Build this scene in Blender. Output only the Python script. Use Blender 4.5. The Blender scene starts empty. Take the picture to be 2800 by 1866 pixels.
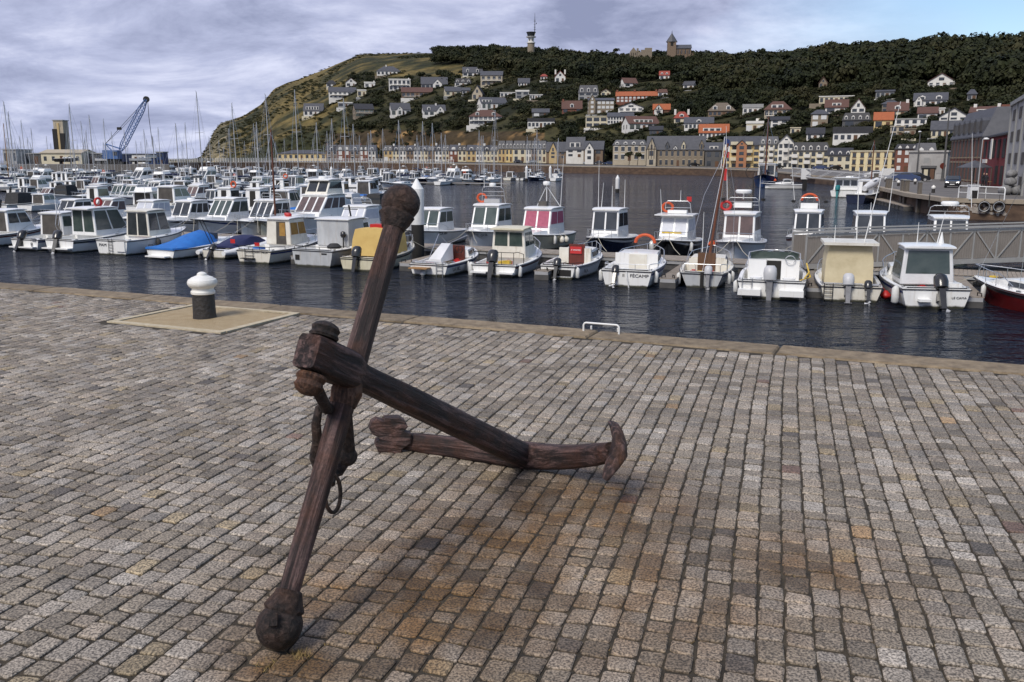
import bpy, math, random, re
import numpy as np
from mathutils import Vector, Matrix, noise

RND = random.Random(11)
scene = bpy.context.scene
COL = scene.collection

# ------------------------------------------------------------------ camera
CAM_Z, FPX, HOR = 2.2, 2420.0, 438.0          # metres, pixels of a 2800 px wide picture
PITCH = math.atan((933 - HOR) / FPX)
cam_data = bpy.data.cameras.new('camera')
cam_data.sensor_width = 36.0
cam_data.lens = FPX / 2800.0 * 36.0
cam_data.clip_start, cam_data.clip_end = 0.1, 20000.0
cam = bpy.data.objects.new('camera', cam_data)
cam.location = (0, 0, CAM_Z)
cam.rotation_euler = (math.pi / 2 - PITCH, 0, 0)
COL.objects.link(cam)
scene.camera = cam

# ------------------------------------------------------------------ sky and sun
SUN_EL, SUN_AZ = math.radians(47), math.radians(-146)      # azimuth clockwise from straight ahead
world = bpy.data.worlds.new('World')
scene.world = world
world.use_nodes = True
wn, wl = world.node_tree.nodes, world.node_tree.links
wn.clear()
w_out = wn.new('ShaderNodeOutputWorld')
w_bg = wn.new('ShaderNodeBackground')
w_bg.inputs['Strength'].default_value = 0.072
w_sky = wn.new('ShaderNodeTexSky')
w_sky.sky_type = 'NISHITA'
w_sky.sun_disc = False
w_sky.sun_elevation = SUN_EL
w_sky.sun_rotation = SUN_AZ
w_sky.air_density, w_sky.dust_density, w_sky.ozone_density = 1.0, 0.6, 3.0
w_tc = wn.new('ShaderNodeTexCoord')
w_sep = wn.new('ShaderNodeSeparateXYZ')
wl.new(w_tc.outputs['Generated'], w_sep.inputs[0])
# project the view direction on a flat cloud deck so that streaks flatten towards the horizon
w_zz = wn.new('ShaderNodeMath'); w_zz.operation = 'MAXIMUM'; w_zz.inputs[1].default_value = 0.0
wl.new(w_sep.outputs['Z'], w_zz.inputs[0])
w_za = wn.new('ShaderNodeMath'); w_za.operation = 'ADD'; w_za.inputs[1].default_value = 0.26
wl.new(w_zz.outputs[0], w_za.inputs[0])
w_dx = wn.new('ShaderNodeMath'); w_dx.operation = 'DIVIDE'
w_dy = wn.new('ShaderNodeMath'); w_dy.operation = 'DIVIDE'
wl.new(w_sep.outputs['X'], w_dx.inputs[0]); wl.new(w_za.outputs[0], w_dx.inputs[1])
wl.new(w_sep.outputs['Y'], w_dy.inputs[0]); wl.new(w_za.outputs[0], w_dy.inputs[1])
w_comb = wn.new('ShaderNodeCombineXYZ')
wl.new(w_dx.outputs[0], w_comb.inputs['X']); wl.new(w_dy.outputs[0], w_comb.inputs['Y'])
w_map = wn.new('ShaderNodeMapping')
w_map.inputs['Scale'].default_value = (0.80, 1.0, 1.0)
w_map.inputs['Rotation'].default_value = (0, 0, 0.10)
wl.new(w_comb.outputs[0], w_map.inputs['Vector'])
w_n1 = wn.new('ShaderNodeTexNoise')
w_n1.inputs['Scale'].default_value = 2.3
w_n1.inputs['Detail'].default_value = 9
w_n1.inputs['Roughness'].default_value = 0.62
w_n1.inputs['Distortion'].default_value = 0.35
wl.new(w_map.outputs[0], w_n1.inputs['Vector'])
w_n2 = wn.new('ShaderNodeTexNoise')
w_n2.inputs['Scale'].default_value = 0.42
w_n2.inputs['Detail'].default_value = 5
w_n2.inputs['Roughness'].default_value = 0.5
wl.new(w_map.outputs[0], w_n2.inputs['Vector'])
w_rc = wn.new('ShaderNodeValToRGB')                       # cloud brightness
w_rc.color_ramp.elements[0].position = 0.34
w_rc.color_ramp.elements[0].color = (2.0, 2.25, 3.4, 1)
w_rc.color_ramp.elements[1].position = 0.64
w_rc.color_ramp.elements[1].color = (5.2, 5.45, 6.8, 1)
e = w_rc.color_ramp.elements.new(0.5); e.color = (3.45, 3.75, 5.2, 1)
wl.new(w_n1.outputs['Fac'], w_rc.inputs['Fac'])
# the cloud deck breaks up towards the east (right)
w_cx = wn.new('ShaderNodeMath'); w_cx.operation = 'MULTIPLY_ADD'
w_cx.inputs[1].default_value = -1.0; w_cx.inputs[2].default_value = 0.48
wl.new(w_sep.outputs['X'], w_cx.inputs[0])
w_ca = wn.new('ShaderNodeMath'); w_ca.operation = 'ADD'
wl.new(w_cx.outputs[0], w_ca.inputs[0]); wl.new(w_n2.outputs['Fac'], w_ca.inputs[1])
w_cr = wn.new('ShaderNodeMapRange')
w_cr.inputs['From Min'].default_value = 0.56; w_cr.inputs['From Max'].default_value = 0.78
wl.new(w_ca.outputs[0], w_cr.inputs['Value'])
w_mix = wn.new('ShaderNodeMix'); w_mix.data_type = 'RGBA'
wl.new(w_cr.outputs[0], w_mix.inputs['Factor'])
wl.new(w_sky.outputs[0], w_mix.inputs[6]); wl.new(w_rc.outputs[0], w_mix.inputs[7])
wl.new(w_mix.outputs[2], w_bg.inputs['Color'])
wl.new(w_bg.outputs[0], w_out.inputs[0])

sun_data = bpy.data.lights.new('sun', 'SUN')
sun_data.energy, sun_data.angle, sun_data.color = 1.5, math.radians(20), (1.0, 0.94, 0.85)
sun = bpy.data.objects.new('sun', sun_data)
sdir = Vector((math.sin(SUN_AZ) * math.cos(SUN_EL), math.cos(SUN_AZ) * math.cos(SUN_EL), math.sin(SUN_EL)))
sun.rotation_euler = sdir.to_track_quat('Z', 'Y').to_euler()
sun.location = (0, 0, 60)
COL.objects.link(sun)

vs = scene.view_settings
vs.view_transform, vs.look, vs.gamma, vs.use_curve_mapping = 'Standard', 'None', 1.0, False
vs.exposure = 1.0
scene.cycles.max_bounces = 6
scene.cycles.transparent_max_bounces = 6
scene.cycles.caustics_reflective = scene.cycles.caustics_refractive = False

# ------------------------------------------------------------------ pixel <-> place
CP, SP = math.cos(PITCH), math.sin(PITCH)
def ray(px, py):
    a, b = (px - 1400) / FPX, (933 - py) / FPX
    return Vector((a, CP + b * SP, -SP + b * CP))
def at(px, py, z):
    r = ray(px, py); k = (z - CAM_Z) / r.z
    return Vector((r.x * k, r.y * k, z))
def atY(px, py, Y):
    r = ray(px, py); k = Y / r.y
    return Vector((r.x * k, Y, CAM_Z + r.z * k))
def proj(p):
    z = p[2] - CAM_Z
    d = p[1] * CP - z * SP
    return 1400 + FPX * p[0] / d, 933 - FPX * (p[1] * SP + z * CP) / d, d

# ------------------------------------------------------------------ mesh and object helpers
def link(o, parent=None):
    COL.objects.link(o)
    if parent is not None: o.parent = parent
    return o
def tag(o, label=None, cat=None, group=None, kind=None):
    for k, v in (('label', label), ('category', cat), ('group', group), ('kind', kind)):
        if v: o[k] = v
    return o
def thing(name, label, cat, loc=(0, 0, 0), rz=0.0, group=None):
    o = bpy.data.objects.new(name, None)
    o.empty_display_size = 0.2
    o.location = loc; o.rotation_euler = (0, 0, rz)
    link(o); tag(o, label, cat, group)
    return o

class MB:
    def __init__(s): s.v, s.f = [], []
    def add(s, vs_, fs_):
        n = len(s.v)
        s.v += [tuple(p) for p in vs_]
        s.f += [tuple(i + n for i in q) for q in fs_]
        return s
    def hexa(s, b, t):          # four bottom and four top points, counter-clockwise seen from above
        return s.add(list(b) + list(t), [(3, 2, 1, 0), (4, 5, 6, 7), (0, 1, 5, 4), (1, 2, 6, 5), (2, 3, 7, 6), (3, 0, 4, 7)])
    def box(s, x0, x1, y0, y1, z0, z1):
        return s.hexa([(x0, y0, z0), (x1, y0, z0), (x1, y1, z0), (x0, y1, z0)], [(x0, y0, z1), (x1, y0, z1), (x1, y1, z1), (x0, y1, z1)])
    def bar(s, a, b, w, h=None):
        a, b = Vector(a), Vector(b); h = h or w
        d = (b - a).normalized()
        up = Vector((0, 0, 1)) if abs(d.z) < 0.95 else Vector((1, 0, 0))
        x = d.cross(up).normalized() * w / 2; y = x.cross(d).normalized() * h / 2
        return s.hexa([a - x - y, a + x - y, b + x - y, b - x - y], [a - x + y, a + x + y, b + x + y, b - x + y])
    def tube(s, pts, r, n=6, closed=False, caps=True):
        pts = [Vector(p) for p in pts]; m = len(pts)
        rs = r if isinstance(r, (list, tuple)) else [r] * m
        rings = []; up = None
        for i in range(m):
            if closed: d = pts[(i + 1) % m] - pts[i - 1]
            else: d = pts[min(i + 1, m - 1)] - pts[max(i - 1, 0)]
            d.normalize()
            if up is None: up = d.orthogonal().normalized()
            up = (up - d * up.dot(d))
            up = up.normalized() if up.length > 1e-6 else d.orthogonal().normalized()
            w = d.cross(up)
            rings.append([pts[i] + (up * math.cos(2 * math.pi * k / n) + w * math.sin(2 * math.pi * k / n)) * rs[i] for k in range(n)])
        return s.loft(rings, cap=caps and not closed, loop=closed)
    def loft(s, rings, cap=True, loop=False, ring_closed=True):
        n = len(rings[0]); base = len(s.v); m = len(rings)
        for r in rings: s.v += [tuple(p) for p in r]
        for i in range(m if loop else m - 1):
            a, b = base + i * n, base + ((i + 1) % m) * n
            for k in range(n if ring_closed else n - 1):
                k2 = (k + 1) % n
                s.f.append((a + k, a + k2, b + k2, b + k))
        if cap and ring_closed:
            s.f.append(tuple(base + k for k in reversed(range(n))))
            s.f.append(tuple(base + (m - 1) * n + k for k in range(n)))
        return s
    def lathe(s, prof, n=16, c=(0, 0, 0), M=None):
        rings = []
        for r, z in prof:
            ring = [Vector((r * math.cos(2 * math.pi * k / n), r * math.sin(2 * math.pi * k / n), z)) for k in range(n)]
            if M is not None: ring = [M @ p for p in ring]
            rings.append([p + Vector(c) for p in ring])
        return s.loft(rings)
    def prism(s, poly, vec):
        vec = Vector(vec); poly = [Vector(p) for p in poly]
        return s.loft([poly, [p + vec for p in poly]])
    def mesh(s, name, mat, smooth=False):
        me = bpy.data.meshes.new(name)
        me.from_pydata(s.v, [], s.f)
        if mat is not None: me.materials.append(mat)
        if smooth:
            me.polygons.foreach_set('use_smooth', [True] * len(me.polygons))
            me.set_sharp_from_angle(angle=math.radians(38 if smooth is True else smooth))
        return me
    def build(s, name, mat, parent=None, smooth=False, loc=None, rot=None, bevel=0):
        import bmesh
        me = s.mesh(name, mat, smooth)
        bm = bmesh.new(); bm.from_mesh(me); bmesh.ops.recalc_face_normals(bm, faces=bm.faces)
        if bevel: bmesh.ops.bevel(bm, geom=list(bm.edges), offset=bevel, segments=2, profile=.5, affect='EDGES')
        bm.to_mesh(me); bm.free()
        o = bpy.data.objects.new(name, me)
        if loc is not None: o.location = loc
        if rot is not None: o.rotation_euler = rot
        return link(o, parent)

def copy_tree(o, parent=None):
    c = o.copy(); link(c); c.parent = parent
    for ch in o.children: copy_tree(ch, c)
    return c

def text(parent, body, loc, size, ex, ey, mat, name='lettering', shear=0.0):
    """flat lettering; ex = reading direction, ey = up direction, in the parent's frame"""
    cu = bpy.data.curves.new(name, 'FONT')
    cu.body = body; cu.size = size; cu.align_x = 'CENTER'; cu.align_y = 'CENTER'; cu.extrude = 0.004; cu.shear = shear
    cu.materials.append(mat)
    o = bpy.data.objects.new(name, cu)
    ex, ey = Vector(ex).normalized(), Vector(ey).normalized(); ez = ex.cross(ey)
    M = Matrix((ex, ey, ez)).transposed().to_4x4(); M.translation = Vector(loc)
    link(o)
    me = bpy.data.meshes.new_from_object(o.evaluated_get(bpy.context.evaluated_depsgraph_get()))
    bpy.data.objects.remove(o); me.name = name
    o = bpy.data.objects.new(name, me)
    o.matrix_local = M
    return link(o, parent)

def lerp(a, b, t): return a + (b - a) * t
def interp(x, tab):
    if x <= tab[0][0]: return tab[0][1]
    for (a, va), (b, vb) in zip(tab, tab[1:]):
        if x <= b: return va + (vb - va) * (x - a) / (b - a)
    return tab[-1][1]
def fbm(x, y, o=4, s=1.0):
    v, a = 0.0, 0.5
    for i in range(o):
        v += a * noise.noise(Vector((x * s, y * s, 3.7 * i))); a *= 0.5; s *= 2.0
    return v

# ------------------------------------------------------------------ materials
def mat(name, col, rough=0.6, col2=None, nscale=3.0, namt=1.0, bump=0.0, bscale=None, metal=0.0, stretch=(1, 1, 1), spec=0.5, detail=5, coat=0.0, rand=0.0, hullstain=0.0):
    m = bpy.data.materials.new(name); m.use_nodes = True
    nt = m.node_tree; b = nt.nodes['Principled BSDF']
    b.inputs['Roughness'].default_value = rough
    b.inputs['Metallic'].default_value = metal
    b.inputs['Specular IOR Level'].default_value = spec
    b.inputs['Coat Weight'].default_value = coat
    b.inputs['Base Color'].default_value = (*col, 1)
    if col2 is not None or bump:
        tc = nt.nodes.new('ShaderNodeTexCoord'); mp = nt.nodes.new('ShaderNodeMapping')
        mp.inputs['Scale'].default_value = stretch
        nt.links.new(tc.outputs['Object'], mp.inputs['Vector'])
    if col2 is not None:
        n = nt.nodes.new('ShaderNodeTexNoise'); n.inputs['Scale'].default_value = nscale; n.inputs['Detail'].default_value = detail
        n.inputs['Roughness'].default_value = 0.62
        nt.links.new(mp.outputs[0], n.inputs['Vector'])
        r = nt.nodes.new('ShaderNodeValToRGB')
        r.color_ramp.elements[0].position = 0.5 - 0.22 / max(namt, 0.2); r.color_ramp.elements[0].color = (*col, 1)
        r.color_ramp.elements[1].position = 0.5 + 0.22 / max(namt, 0.2); r.color_ramp.elements[1].color = (*col2, 1)
        nt.links.new(n.outputs['Fac'], r.inputs['Fac'])
        out = r.outputs[0]
        if rand:
            oi = nt.nodes.new('ShaderNodeObjectInfo'); hs = nt.nodes.new('ShaderNodeHueSaturation')
            mr = nt.nodes.new('ShaderNodeMapRange'); mr.inputs['To Min'].default_value = 1 - rand; mr.inputs['To Max'].default_value = 1 + rand
            nt.links.new(oi.outputs['Random'], mr.inputs['Value']); nt.links.new(mr.outputs[0], hs.inputs['Value'])
            nt.links.new(out, hs.inputs['Color']); out = hs.outputs[0]
        if hullstain:          # weed at the waterline and rusty runs down the sides
            sx = nt.nodes.new('ShaderNodeSeparateXYZ'); nt.links.new(tc.outputs['Object'], sx.inputs[0])
            nb = nt.nodes.new('ShaderNodeTexNoise'); nb.inputs['Scale'].default_value = 5; nt.links.new(tc.outputs['Object'], nb.inputs['Vector'])
            ad = nt.nodes.new('ShaderNodeMath'); ad.operation = 'MULTIPLY_ADD'; ad.inputs[1].default_value = -.12; nt.links.new(nb.outputs['Fac'], ad.inputs[0]); nt.links.new(sx.outputs['Z'], ad.inputs[2])
            m1 = nt.nodes.new('ShaderNodeMapRange'); m1.inputs['From Min'].default_value = .075; m1.inputs['From Max'].default_value = .0; nt.links.new(ad.outputs[0], m1.inputs['Value'])
            x1 = nt.nodes.new('ShaderNodeMix'); x1.data_type = 'RGBA'; x1.inputs[7].default_value = (.045, .045, .03, 1)
            nt.links.new(m1.outputs[0], x1.inputs['Factor']); nt.links.new(out, x1.inputs[6])
            mp2 = nt.nodes.new('ShaderNodeMapping'); mp2.inputs['Scale'].default_value = (7, 7, .55); nt.links.new(tc.outputs['Object'], mp2.inputs['Vector'])
            n3 = nt.nodes.new('ShaderNodeTexNoise'); n3.inputs['Scale'].default_value = 1.0; n3.inputs['Detail'].default_value = 5; n3.inputs['Roughness'].default_value = .7; nt.links.new(mp2.outputs[0], n3.inputs['Vector'])
            m2 = nt.nodes.new('ShaderNodeMapRange'); m2.inputs['From Min'].default_value = .56; m2.inputs['From Max'].default_value = .74; m2.inputs['To Max'].default_value = hullstain; nt.links.new(n3.outputs['Fac'], m2.inputs['Value'])
            x2 = nt.nodes.new('ShaderNodeMix'); x2.data_type = 'RGBA'; x2.inputs[7].default_value = (.36, .29, .19, 1)
            nt.links.new(m2.outputs[0], x2.inputs['Factor']); nt.links.new(x1.outputs[2], x2.inputs[6]); out = x2.outputs[2]
        nt.links.new(out, b.inputs['Base Color'])
    if bump:
        n2 = nt.nodes.new('ShaderNodeTexNoise'); n2.inputs['Scale'].default_value = bscale or nscale * 3; n2.inputs['Detail'].default_value = 6
        nt.links.new(mp.outputs[0], n2.inputs['Vector'])
        bp = nt.nodes.new('ShaderNodeBump'); bp.inputs['Strength'].default_value = min(1.0, bump); bp.inputs['Distance'].default_value = 0.02 * max(1, bump)
        nt.links.new(n2.outputs['Fac'], bp.inputs['Height']); nt.links.new(bp.outputs[0], b.inputs['Normal'])
    return m
MAT = {}
def PM(key, *a, **k):
    MAT[key] = mat(key, *a, **k); return MAT[key]
PM('gel', (.86, .86, .84), .28, (.76, .76, .74), 1.2, .8, coat=.2, hullstain=.35)
PM('gel_old', (.78, .76, .68), .4, (.62, .58, .49), 2.2, .8, hullstain=.75)
PM('gel_cream', (.70, .66, .50), .4, (.58, .53, .38), 1.6, .8, hullstain=.7)
PM('gel_grey', (.55, .57, .58), .5, (.36, .37, .38), 2.5, .8, stretch=(1, 1, .3), hullstain=.6)
PM('deck', (.62, .60, .54), .6, (.74, .73, .69), 2.5, .8)
PM('navy', (.012, .018, .045), .25, (.02, .025, .05), 2, coat=.3)
PM('black_hull', (.012, .012, .014), .3, (.03, .03, .03), 3)
PM('blue_hull', (.01, .035, .14), .4, (.02, .05, .12), 3)
PM('red_hull', (.16, .012, .012), .3, (.10, .01, .012), 2)
PM('green_hull', (.02, .10, .09), .4, (.03, .14, .12), 2)
PM('antifoul', (.04, .03, .03), .8, (.07, .06, .05), 4)
PM('trim', (.03, .03, .035), .5)
PM('glass', (.020, .025, .028), .06, (.05, .055, .06), 1.5, spec=.8)
PM('glass_green', (.03, .05, .045), .08, (.08, .10, .09), 1.5, spec=.8)
PM('curtain_pink', (.42, .10, .16), .7, (.30, .06, .11), 6)
PM('curtain_white', (.55, .57, .62), .5, (.42, .44, .50), 3)
PM('curtain_ochre', (.42, .24, .05), .7, (.25, .13, .03), 4)
PM('curtain_brown', (.14, .09, .085), .4, (.07, .05, .05), 3)
PM('canvas_blue', (.02, .17, .52), .75, (.015, .12, .42), 3, bump=.5, bscale=2)
PM('canvas_navy', (.008, .012, .06), .8, (.015, .02, .08), 3)
PM('canvas_cream', (.62, .54, .36), .75, (.46, .39, .24), 1.7, bump=.5, bscale=2.5)
PM('canvas_white', (.72, .72, .72), .7, (.58, .58, .58), 1.5, bump=.6, bscale=2)
PM('canvas_yellow', (.62, .44, .15), .75, (.50, .33, .10), 1.5, bump=.5, bscale=2)
PM('canvas_black', (.02, .02, .022), .8, (.04, .04, .04), 4)
PM('steel', (.55, .56, .57), .3, metal=.8)
PM('alu', (.50, .50, .50), .45, (.40, .40, .40), 5, metal=.4)
PM('white_paint', (.80, .80, .78), .45, (.68, .68, .66), 5)
PM('motor_black', (.018, .018, .02), .25, (.03, .03, .03), 5, coat=.3)
PM('leg_grey', (.16, .16, .165), .45, (.24, .24, .25), 5)
PM('motor_grey', (.42, .43, .44), .4, (.55, .55, .56), 3)
PM('rubber', (.025, .025, .025), .85, (.05, .05, .05), 6)
PM('fender_white', (.72, .72, .70), .5, (.55, .55, .52), 4)
PM('orange', (.62, .10, .02), .55, (.5, .07, .02), 4)
PM('red', (.50, .015, .012), .5, (.38, .02, .02), 4)
PM('yellow', (.70, .48, .06), .5, (.6, .4, .05), 4)
PM('teal', (.01, .16, .17), .6)
PM('wood_mast', (.16, .055, .025), .5, (.09, .03, .015), 3, stretch=(3, 3, .2))
PM('wood_door', (.16, .035, .022), .45, (.08, .02, .015), 4, stretch=(5, 5, .3))
PM('wood_brown', (.14, .07, .035), .6, (.08, .04, .02), 4, stretch=(5, 5, .3))
PM('wood_tan', (.40, .22, .08), .6, (.28, .15, .06), 4)
PM('interior', (.10, .09, .08), .8, (.04, .035, .03), 2)
PM('dark', (.015, .014, .013), .8)
PM('rope', (.45, .42, .34), .9)
PM('pontoon_deck', (.20, .165, .13), .85, (.30, .26, .215), 3, stretch=(1, 1, 1), bump=.3, rand=.15)
PM('pontoon_float', (.05, .05, .05), .8, (.09, .085, .08), 3)
PM('letter_black', (.02, .02, .025), .5)
PM('letter_blue', (.02, .04, .15), .5)
PM('letter_white', (.8, .8, .8), .5)
PM('letter_red', (.5, .03, .03), .5)
# ================================================================== SETTING
WZ = -2.8                                         # water level
EA, ED, EM = Vector((-9.14, 15.96)), Vector((.913, -.408)), Vector((.408, .913))   # quay edge: point, along, outwards
ED.normalize(); EM = Vector((-ED.y, ED.x))
def edge(s, d, z=0.0):
    p = EA + ED * s + EM * d
    return Vector((p.x, p.y, z))
def edist(x, y): return (Vector((x, y)) - EA).dot(EM)

# ---- water
def water_material():
    m = bpy.data.materials.new('harbour_water'); m.use_nodes = True
    nt = m.node_tree; b = nt.nodes['Principled BSDF']
    b.inputs['Base Color'].default_value = (.004, .007, .014, 1)
    b.inputs['Roughness'].default_value = .09
    b.inputs['Specular IOR Level'].default_value = .5
    b.inputs['IOR'].default_value = 1.33
    tc = nt.nodes.new('ShaderNodeTexCoord')
    def nz(scale, st, rot, det):
        mp = nt.nodes.new('ShaderNodeMapping'); mp.inputs['Scale'].default_value = st; mp.inputs['Rotation'].default_value = (0, 0, rot)
        nt.links.new(tc.outputs['Object'], mp.inputs['Vector'])
        n = nt.nodes.new('ShaderNodeTexNoise'); n.inputs['Scale'].default_value = scale; n.inputs['Detail'].default_value = det; n.inputs['Roughness'].default_value = .6
        nt.links.new(mp.outputs[0], n.inputs['Vector']); return n
    a = nz(1.1, (.55, 1.3, 1), .35, 4); c = nz(4.2, (.7, 1.1, 1), -.2, 3)
    ad = nt.nodes.new('ShaderNodeMath'); ad.operation = 'MULTIPLY_ADD'; ad.inputs[1].default_value = .34
    nt.links.new(c.outputs['Fac'], ad.inputs[0]); nt.links.new(a.outputs['Fac'], ad.inputs[2])
    lo = nz(.22, (.5, 1.5, 1), .2, 2)
    ad2 = nt.nodes.new('ShaderNodeMath'); ad2.operation = 'MULTIPLY_ADD'; ad2.inputs[1].default_value = 2.2
    nt.links.new(lo.outputs['Fac'], ad2.inputs[0]); nt.links.new(ad.outputs[0], ad2.inputs[2]); ad = ad2
    # calm lanes and ruffled lanes
    g = nz(.035, (.5, 2.2, 1), .15, 3)
    mr = nt.nodes.new('ShaderNodeMapRange'); mr.inputs['From Min'].default_value = .36; mr.inputs['From Max'].default_value = .62
    mr.inputs['To Min'].default_value = .45; mr.inputs['To Max'].default_value = 1.0
    nt.links.new(g.outputs['Fac'], mr.inputs['Value'])
    bp = nt.nodes.new('ShaderNodeBump'); bp.inputs['Distance'].default_value = .85
    nt.links.new(mr.outputs[0], bp.inputs['Strength']); nt.links.new(ad.outputs[0], bp.inputs['Height'])
    nt.links.new(bp.outputs[0], b.inputs['Normal'])
    return m
MAT['water'] = water_material()
wb = MB(); wb.add([(-6000, -50, WZ), (6000, -50, WZ), (6000, 9000, WZ), (-6000, 9000, WZ)], [(0, 1, 2, 3)])
tag(wb.build('water', MAT['water']), 'dark blue rippled harbour water between the quays', 'water', kind='structure')

# ---- near quay: body, coping stones, granite setts
def sett_material():
    m = bpy.data.materials.new('granite_sett'); m.use_nodes = True
    nt = m.node_tree; b = nt.nodes['Principled BSDF']; N = nt.nodes.new; L = nt.links.new
    b.inputs['Roughness'].default_value = .72
    at_ = N('ShaderNodeAttribute'); at_.attribute_name = 'Col'
    geo = N('ShaderNodeNewGeometry')
    def nz(scale, det=4, r=.6):
        n = N('ShaderNodeTexNoise'); n.inputs['Scale'].default_value = scale; n.inputs['Detail'].default_value = det; n.inputs['Roughness'].default_value = r
        L(geo.outputs['Position'], n.inputs['Vector']); return n
    sp = nz(85, 2, .6)
    mr = N('ShaderNodeMapRange'); mr.inputs['From Min'].default_value = .38; mr.inputs['From Max'].default_value = .63
    mr.inputs['To Min'].default_value = .38; mr.inputs['To Max'].default_value = 1.8
    L(sp.outputs['Fac'], mr.inputs['Value'])
    bl = nz(1.3, 6, .7)
    mr2 = N('ShaderNodeMapRange'); mr2.inputs['From Min'].default_value = .3; mr2.inputs['From Max'].default_value = .7
    mr2.inputs['To Min'].default_value = .55; mr2.inputs['To Max'].default_value = 1.15
    L(bl.outputs['Fac'], mr2.inputs['Value'])
    mu = N('ShaderNodeMath'); mu.operation = 'MULTIPLY'; L(mr.outputs[0], mu.inputs[0]); L(mr2.outputs[0], mu.inputs[1])
    mc = N('ShaderNodeMix'); mc.data_type = 'RGBA'; mc.blend_type = 'MULTIPLY'; mc.inputs['Factor'].default_value = 1
    L(at_.outputs['Color'], mc.inputs[6]); L(mu.outputs[0], mc.inputs[7])
    # rust that has washed off the anchor: blotches round its foot, under the crown and along the fall of the ground
    mask = None
    for (x, y, r, w) in ((-.45, 4.2, 1.3, 1.0), (-.1, 4.9, 1.05, .95), (.45, 5.4, 1.2, .95), (1.6, 4.55, .9, .7), (-1.0, 3.6, .5, .9), (.6, 4.4, 1.5, .7)):
        d = N('ShaderNodeVectorMath'); d.operation = 'DISTANCE'; d.inputs[1].default_value = (x, y, 0)
        L(geo.outputs['Position'], d.inputs[0])
        k = N('ShaderNodeMapRange'); k.inputs['From Min'].default_value = r; k.inputs['From Max'].default_value = r * .25
        k.inputs['To Min'].default_value = 0; k.inputs['To Max'].default_value = w
        L(d.outputs['Value'], k.inputs['Value'])
        if mask is None: mask = k.outputs[0]
        else:
            mx = N('ShaderNodeMath'); mx.operation = 'MAXIMUM'; L(mask, mx.inputs[0]); L(k.outputs[0], mx.inputs[1]); mask = mx.outputs[0]
    rn = nz(3.2, 5); rr = N('ShaderNodeMapRange'); rr.inputs['From Min'].default_value = .36; rr.inputs['From Max'].default_value = .66
    rr.inputs['To Min'].default_value = .55; rr.inputs['To Max'].default_value = 1.25
    L(rn.outputs['Fac'], rr.inputs['Value'])
    rm = N('ShaderNodeMath'); rm.operation = 'MULTIPLY'; rm.use_clamp = True; L(mask, rm.inputs[0]); L(rr.outputs[0], rm.inputs[1])
    rc = N('ShaderNodeMix'); rc.data_type = 'RGBA'; rc.blend_type = 'MULTIPLY'
    rc.inputs[7].default_value = (.56, .38, .20, 1)
    L(rm.outputs[0], rc.inputs['Factor']); L(mc.outputs[2], rc.inputs[6])
    L(rc.outputs[2], b.inputs['Base Color'])
    bp = N('ShaderNodeBump'); bp.inputs['Strength'].default_value = .8; bp.inputs['Distance'].default_value = .006
    L(nz(70, 5, .7).outputs['Fac'], bp.inputs['Height']); L(bp.outputs[0], b.inputs['Normal'])
    return m
MAT['sett'] = sett_material()
PM('joint', (.014, .012, .009), .95, (.075, .058, .036), 7, bump=.8, bscale=60)
PM('coping', (.11, .080, .048), .85, (.29, .225, .145), 6, bump=1.0, bscale=30, rand=.15)
PM('quay_face', (.13, .11, .09), .9, (.20, .17, .13), 1.5, bump=.5)
PM('sand_patch', (.33, .24, .13), .95, (.42, .33, .20), 6, bump=.8, bscale=80)
PM('pale_strip', (.56, .49, .36), .85, (.40, .33, .21), 9, bump=.5, bscale=50)

q = MB()
def edgepoly(d): return [edge(-70, d), edge(70, d)]
a, b_ = edge(-70, -.02), edge(70, -.02)
back = [Vector((60, -60, 0)), Vector((-75, -60, 0))]
BED = -.0115
top = [a, b_, back[0], back[1]]
q.add([(p.x, p.y, BED) for p in top] + [(p.x, p.y, -6) for p in (a, b_)], [(0, 3, 2, 1), (0, 1, 5, 4)])
quay = tag(q.build('quay', MAT['joint']), 'near quay paved with granite setts', 'quay', kind='structure')
# quay face below the coping
qf = MB(); s0 = -70
while s0 < 70:
    qf.hexa([edge(s0, -.6, -6), edge(s0 + 1.19, -.6, -6), edge(s0 + 1.19, .002, -6), edge(s0, .002, -6)], [edge(s0, -.6, -.20), edge(s0 + 1.19, -.6, -.20), edge(s0 + 1.19, .002, -.20), edge(s0, .002, -.20)])
    s0 += 1.2
tag(qf.build('quay_wall_face', MAT['quay_face'], quay), kind='stuff')
s0 = -14.0; lens = [2.45, 2.7, 2.3, 2.6]
k = 0
while s0 < 26:
    l = lens[k % 4]; k += 1; c = MB(); j = RND.uniform(-.004, .004); w = RND.uniform(-.006, .006)
    x0, x1 = s0 + .012, s0 + l - .012
    z1 = .012 + j
    outer = [edge(lerp(x0, x1, t / 4), .03 + w + RND.uniform(-.012, .012), 0) for t in range(5)]
    inner = [edge(lerp(x0, x1, t / 4), -.45 + RND.uniform(-.008, .008), 0) for t in range(5)]
    ring = inner + outer[::-1]
    cx = sum(ring, Vector()) / len(ring)
    def lvl(sh, z): return [Vector((p.x + (cx.x - p.x) * sh * (0 if False else 1), p.y + (cx.y - p.y) * sh, z)) for p in ring]
    c.loft([lvl(0, -.20), lvl(0, z1 - .022), [p + (Vector((cx.x, cx.y, z1)) - Vector((p.x, p.y, z1))).normalized() * .02 + Vector((0, 0, .022)) for p in lvl(0, z1 - .022)]])
    c.build('coping_stone', MAT['coping'], quay)
    s0 += l

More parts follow.
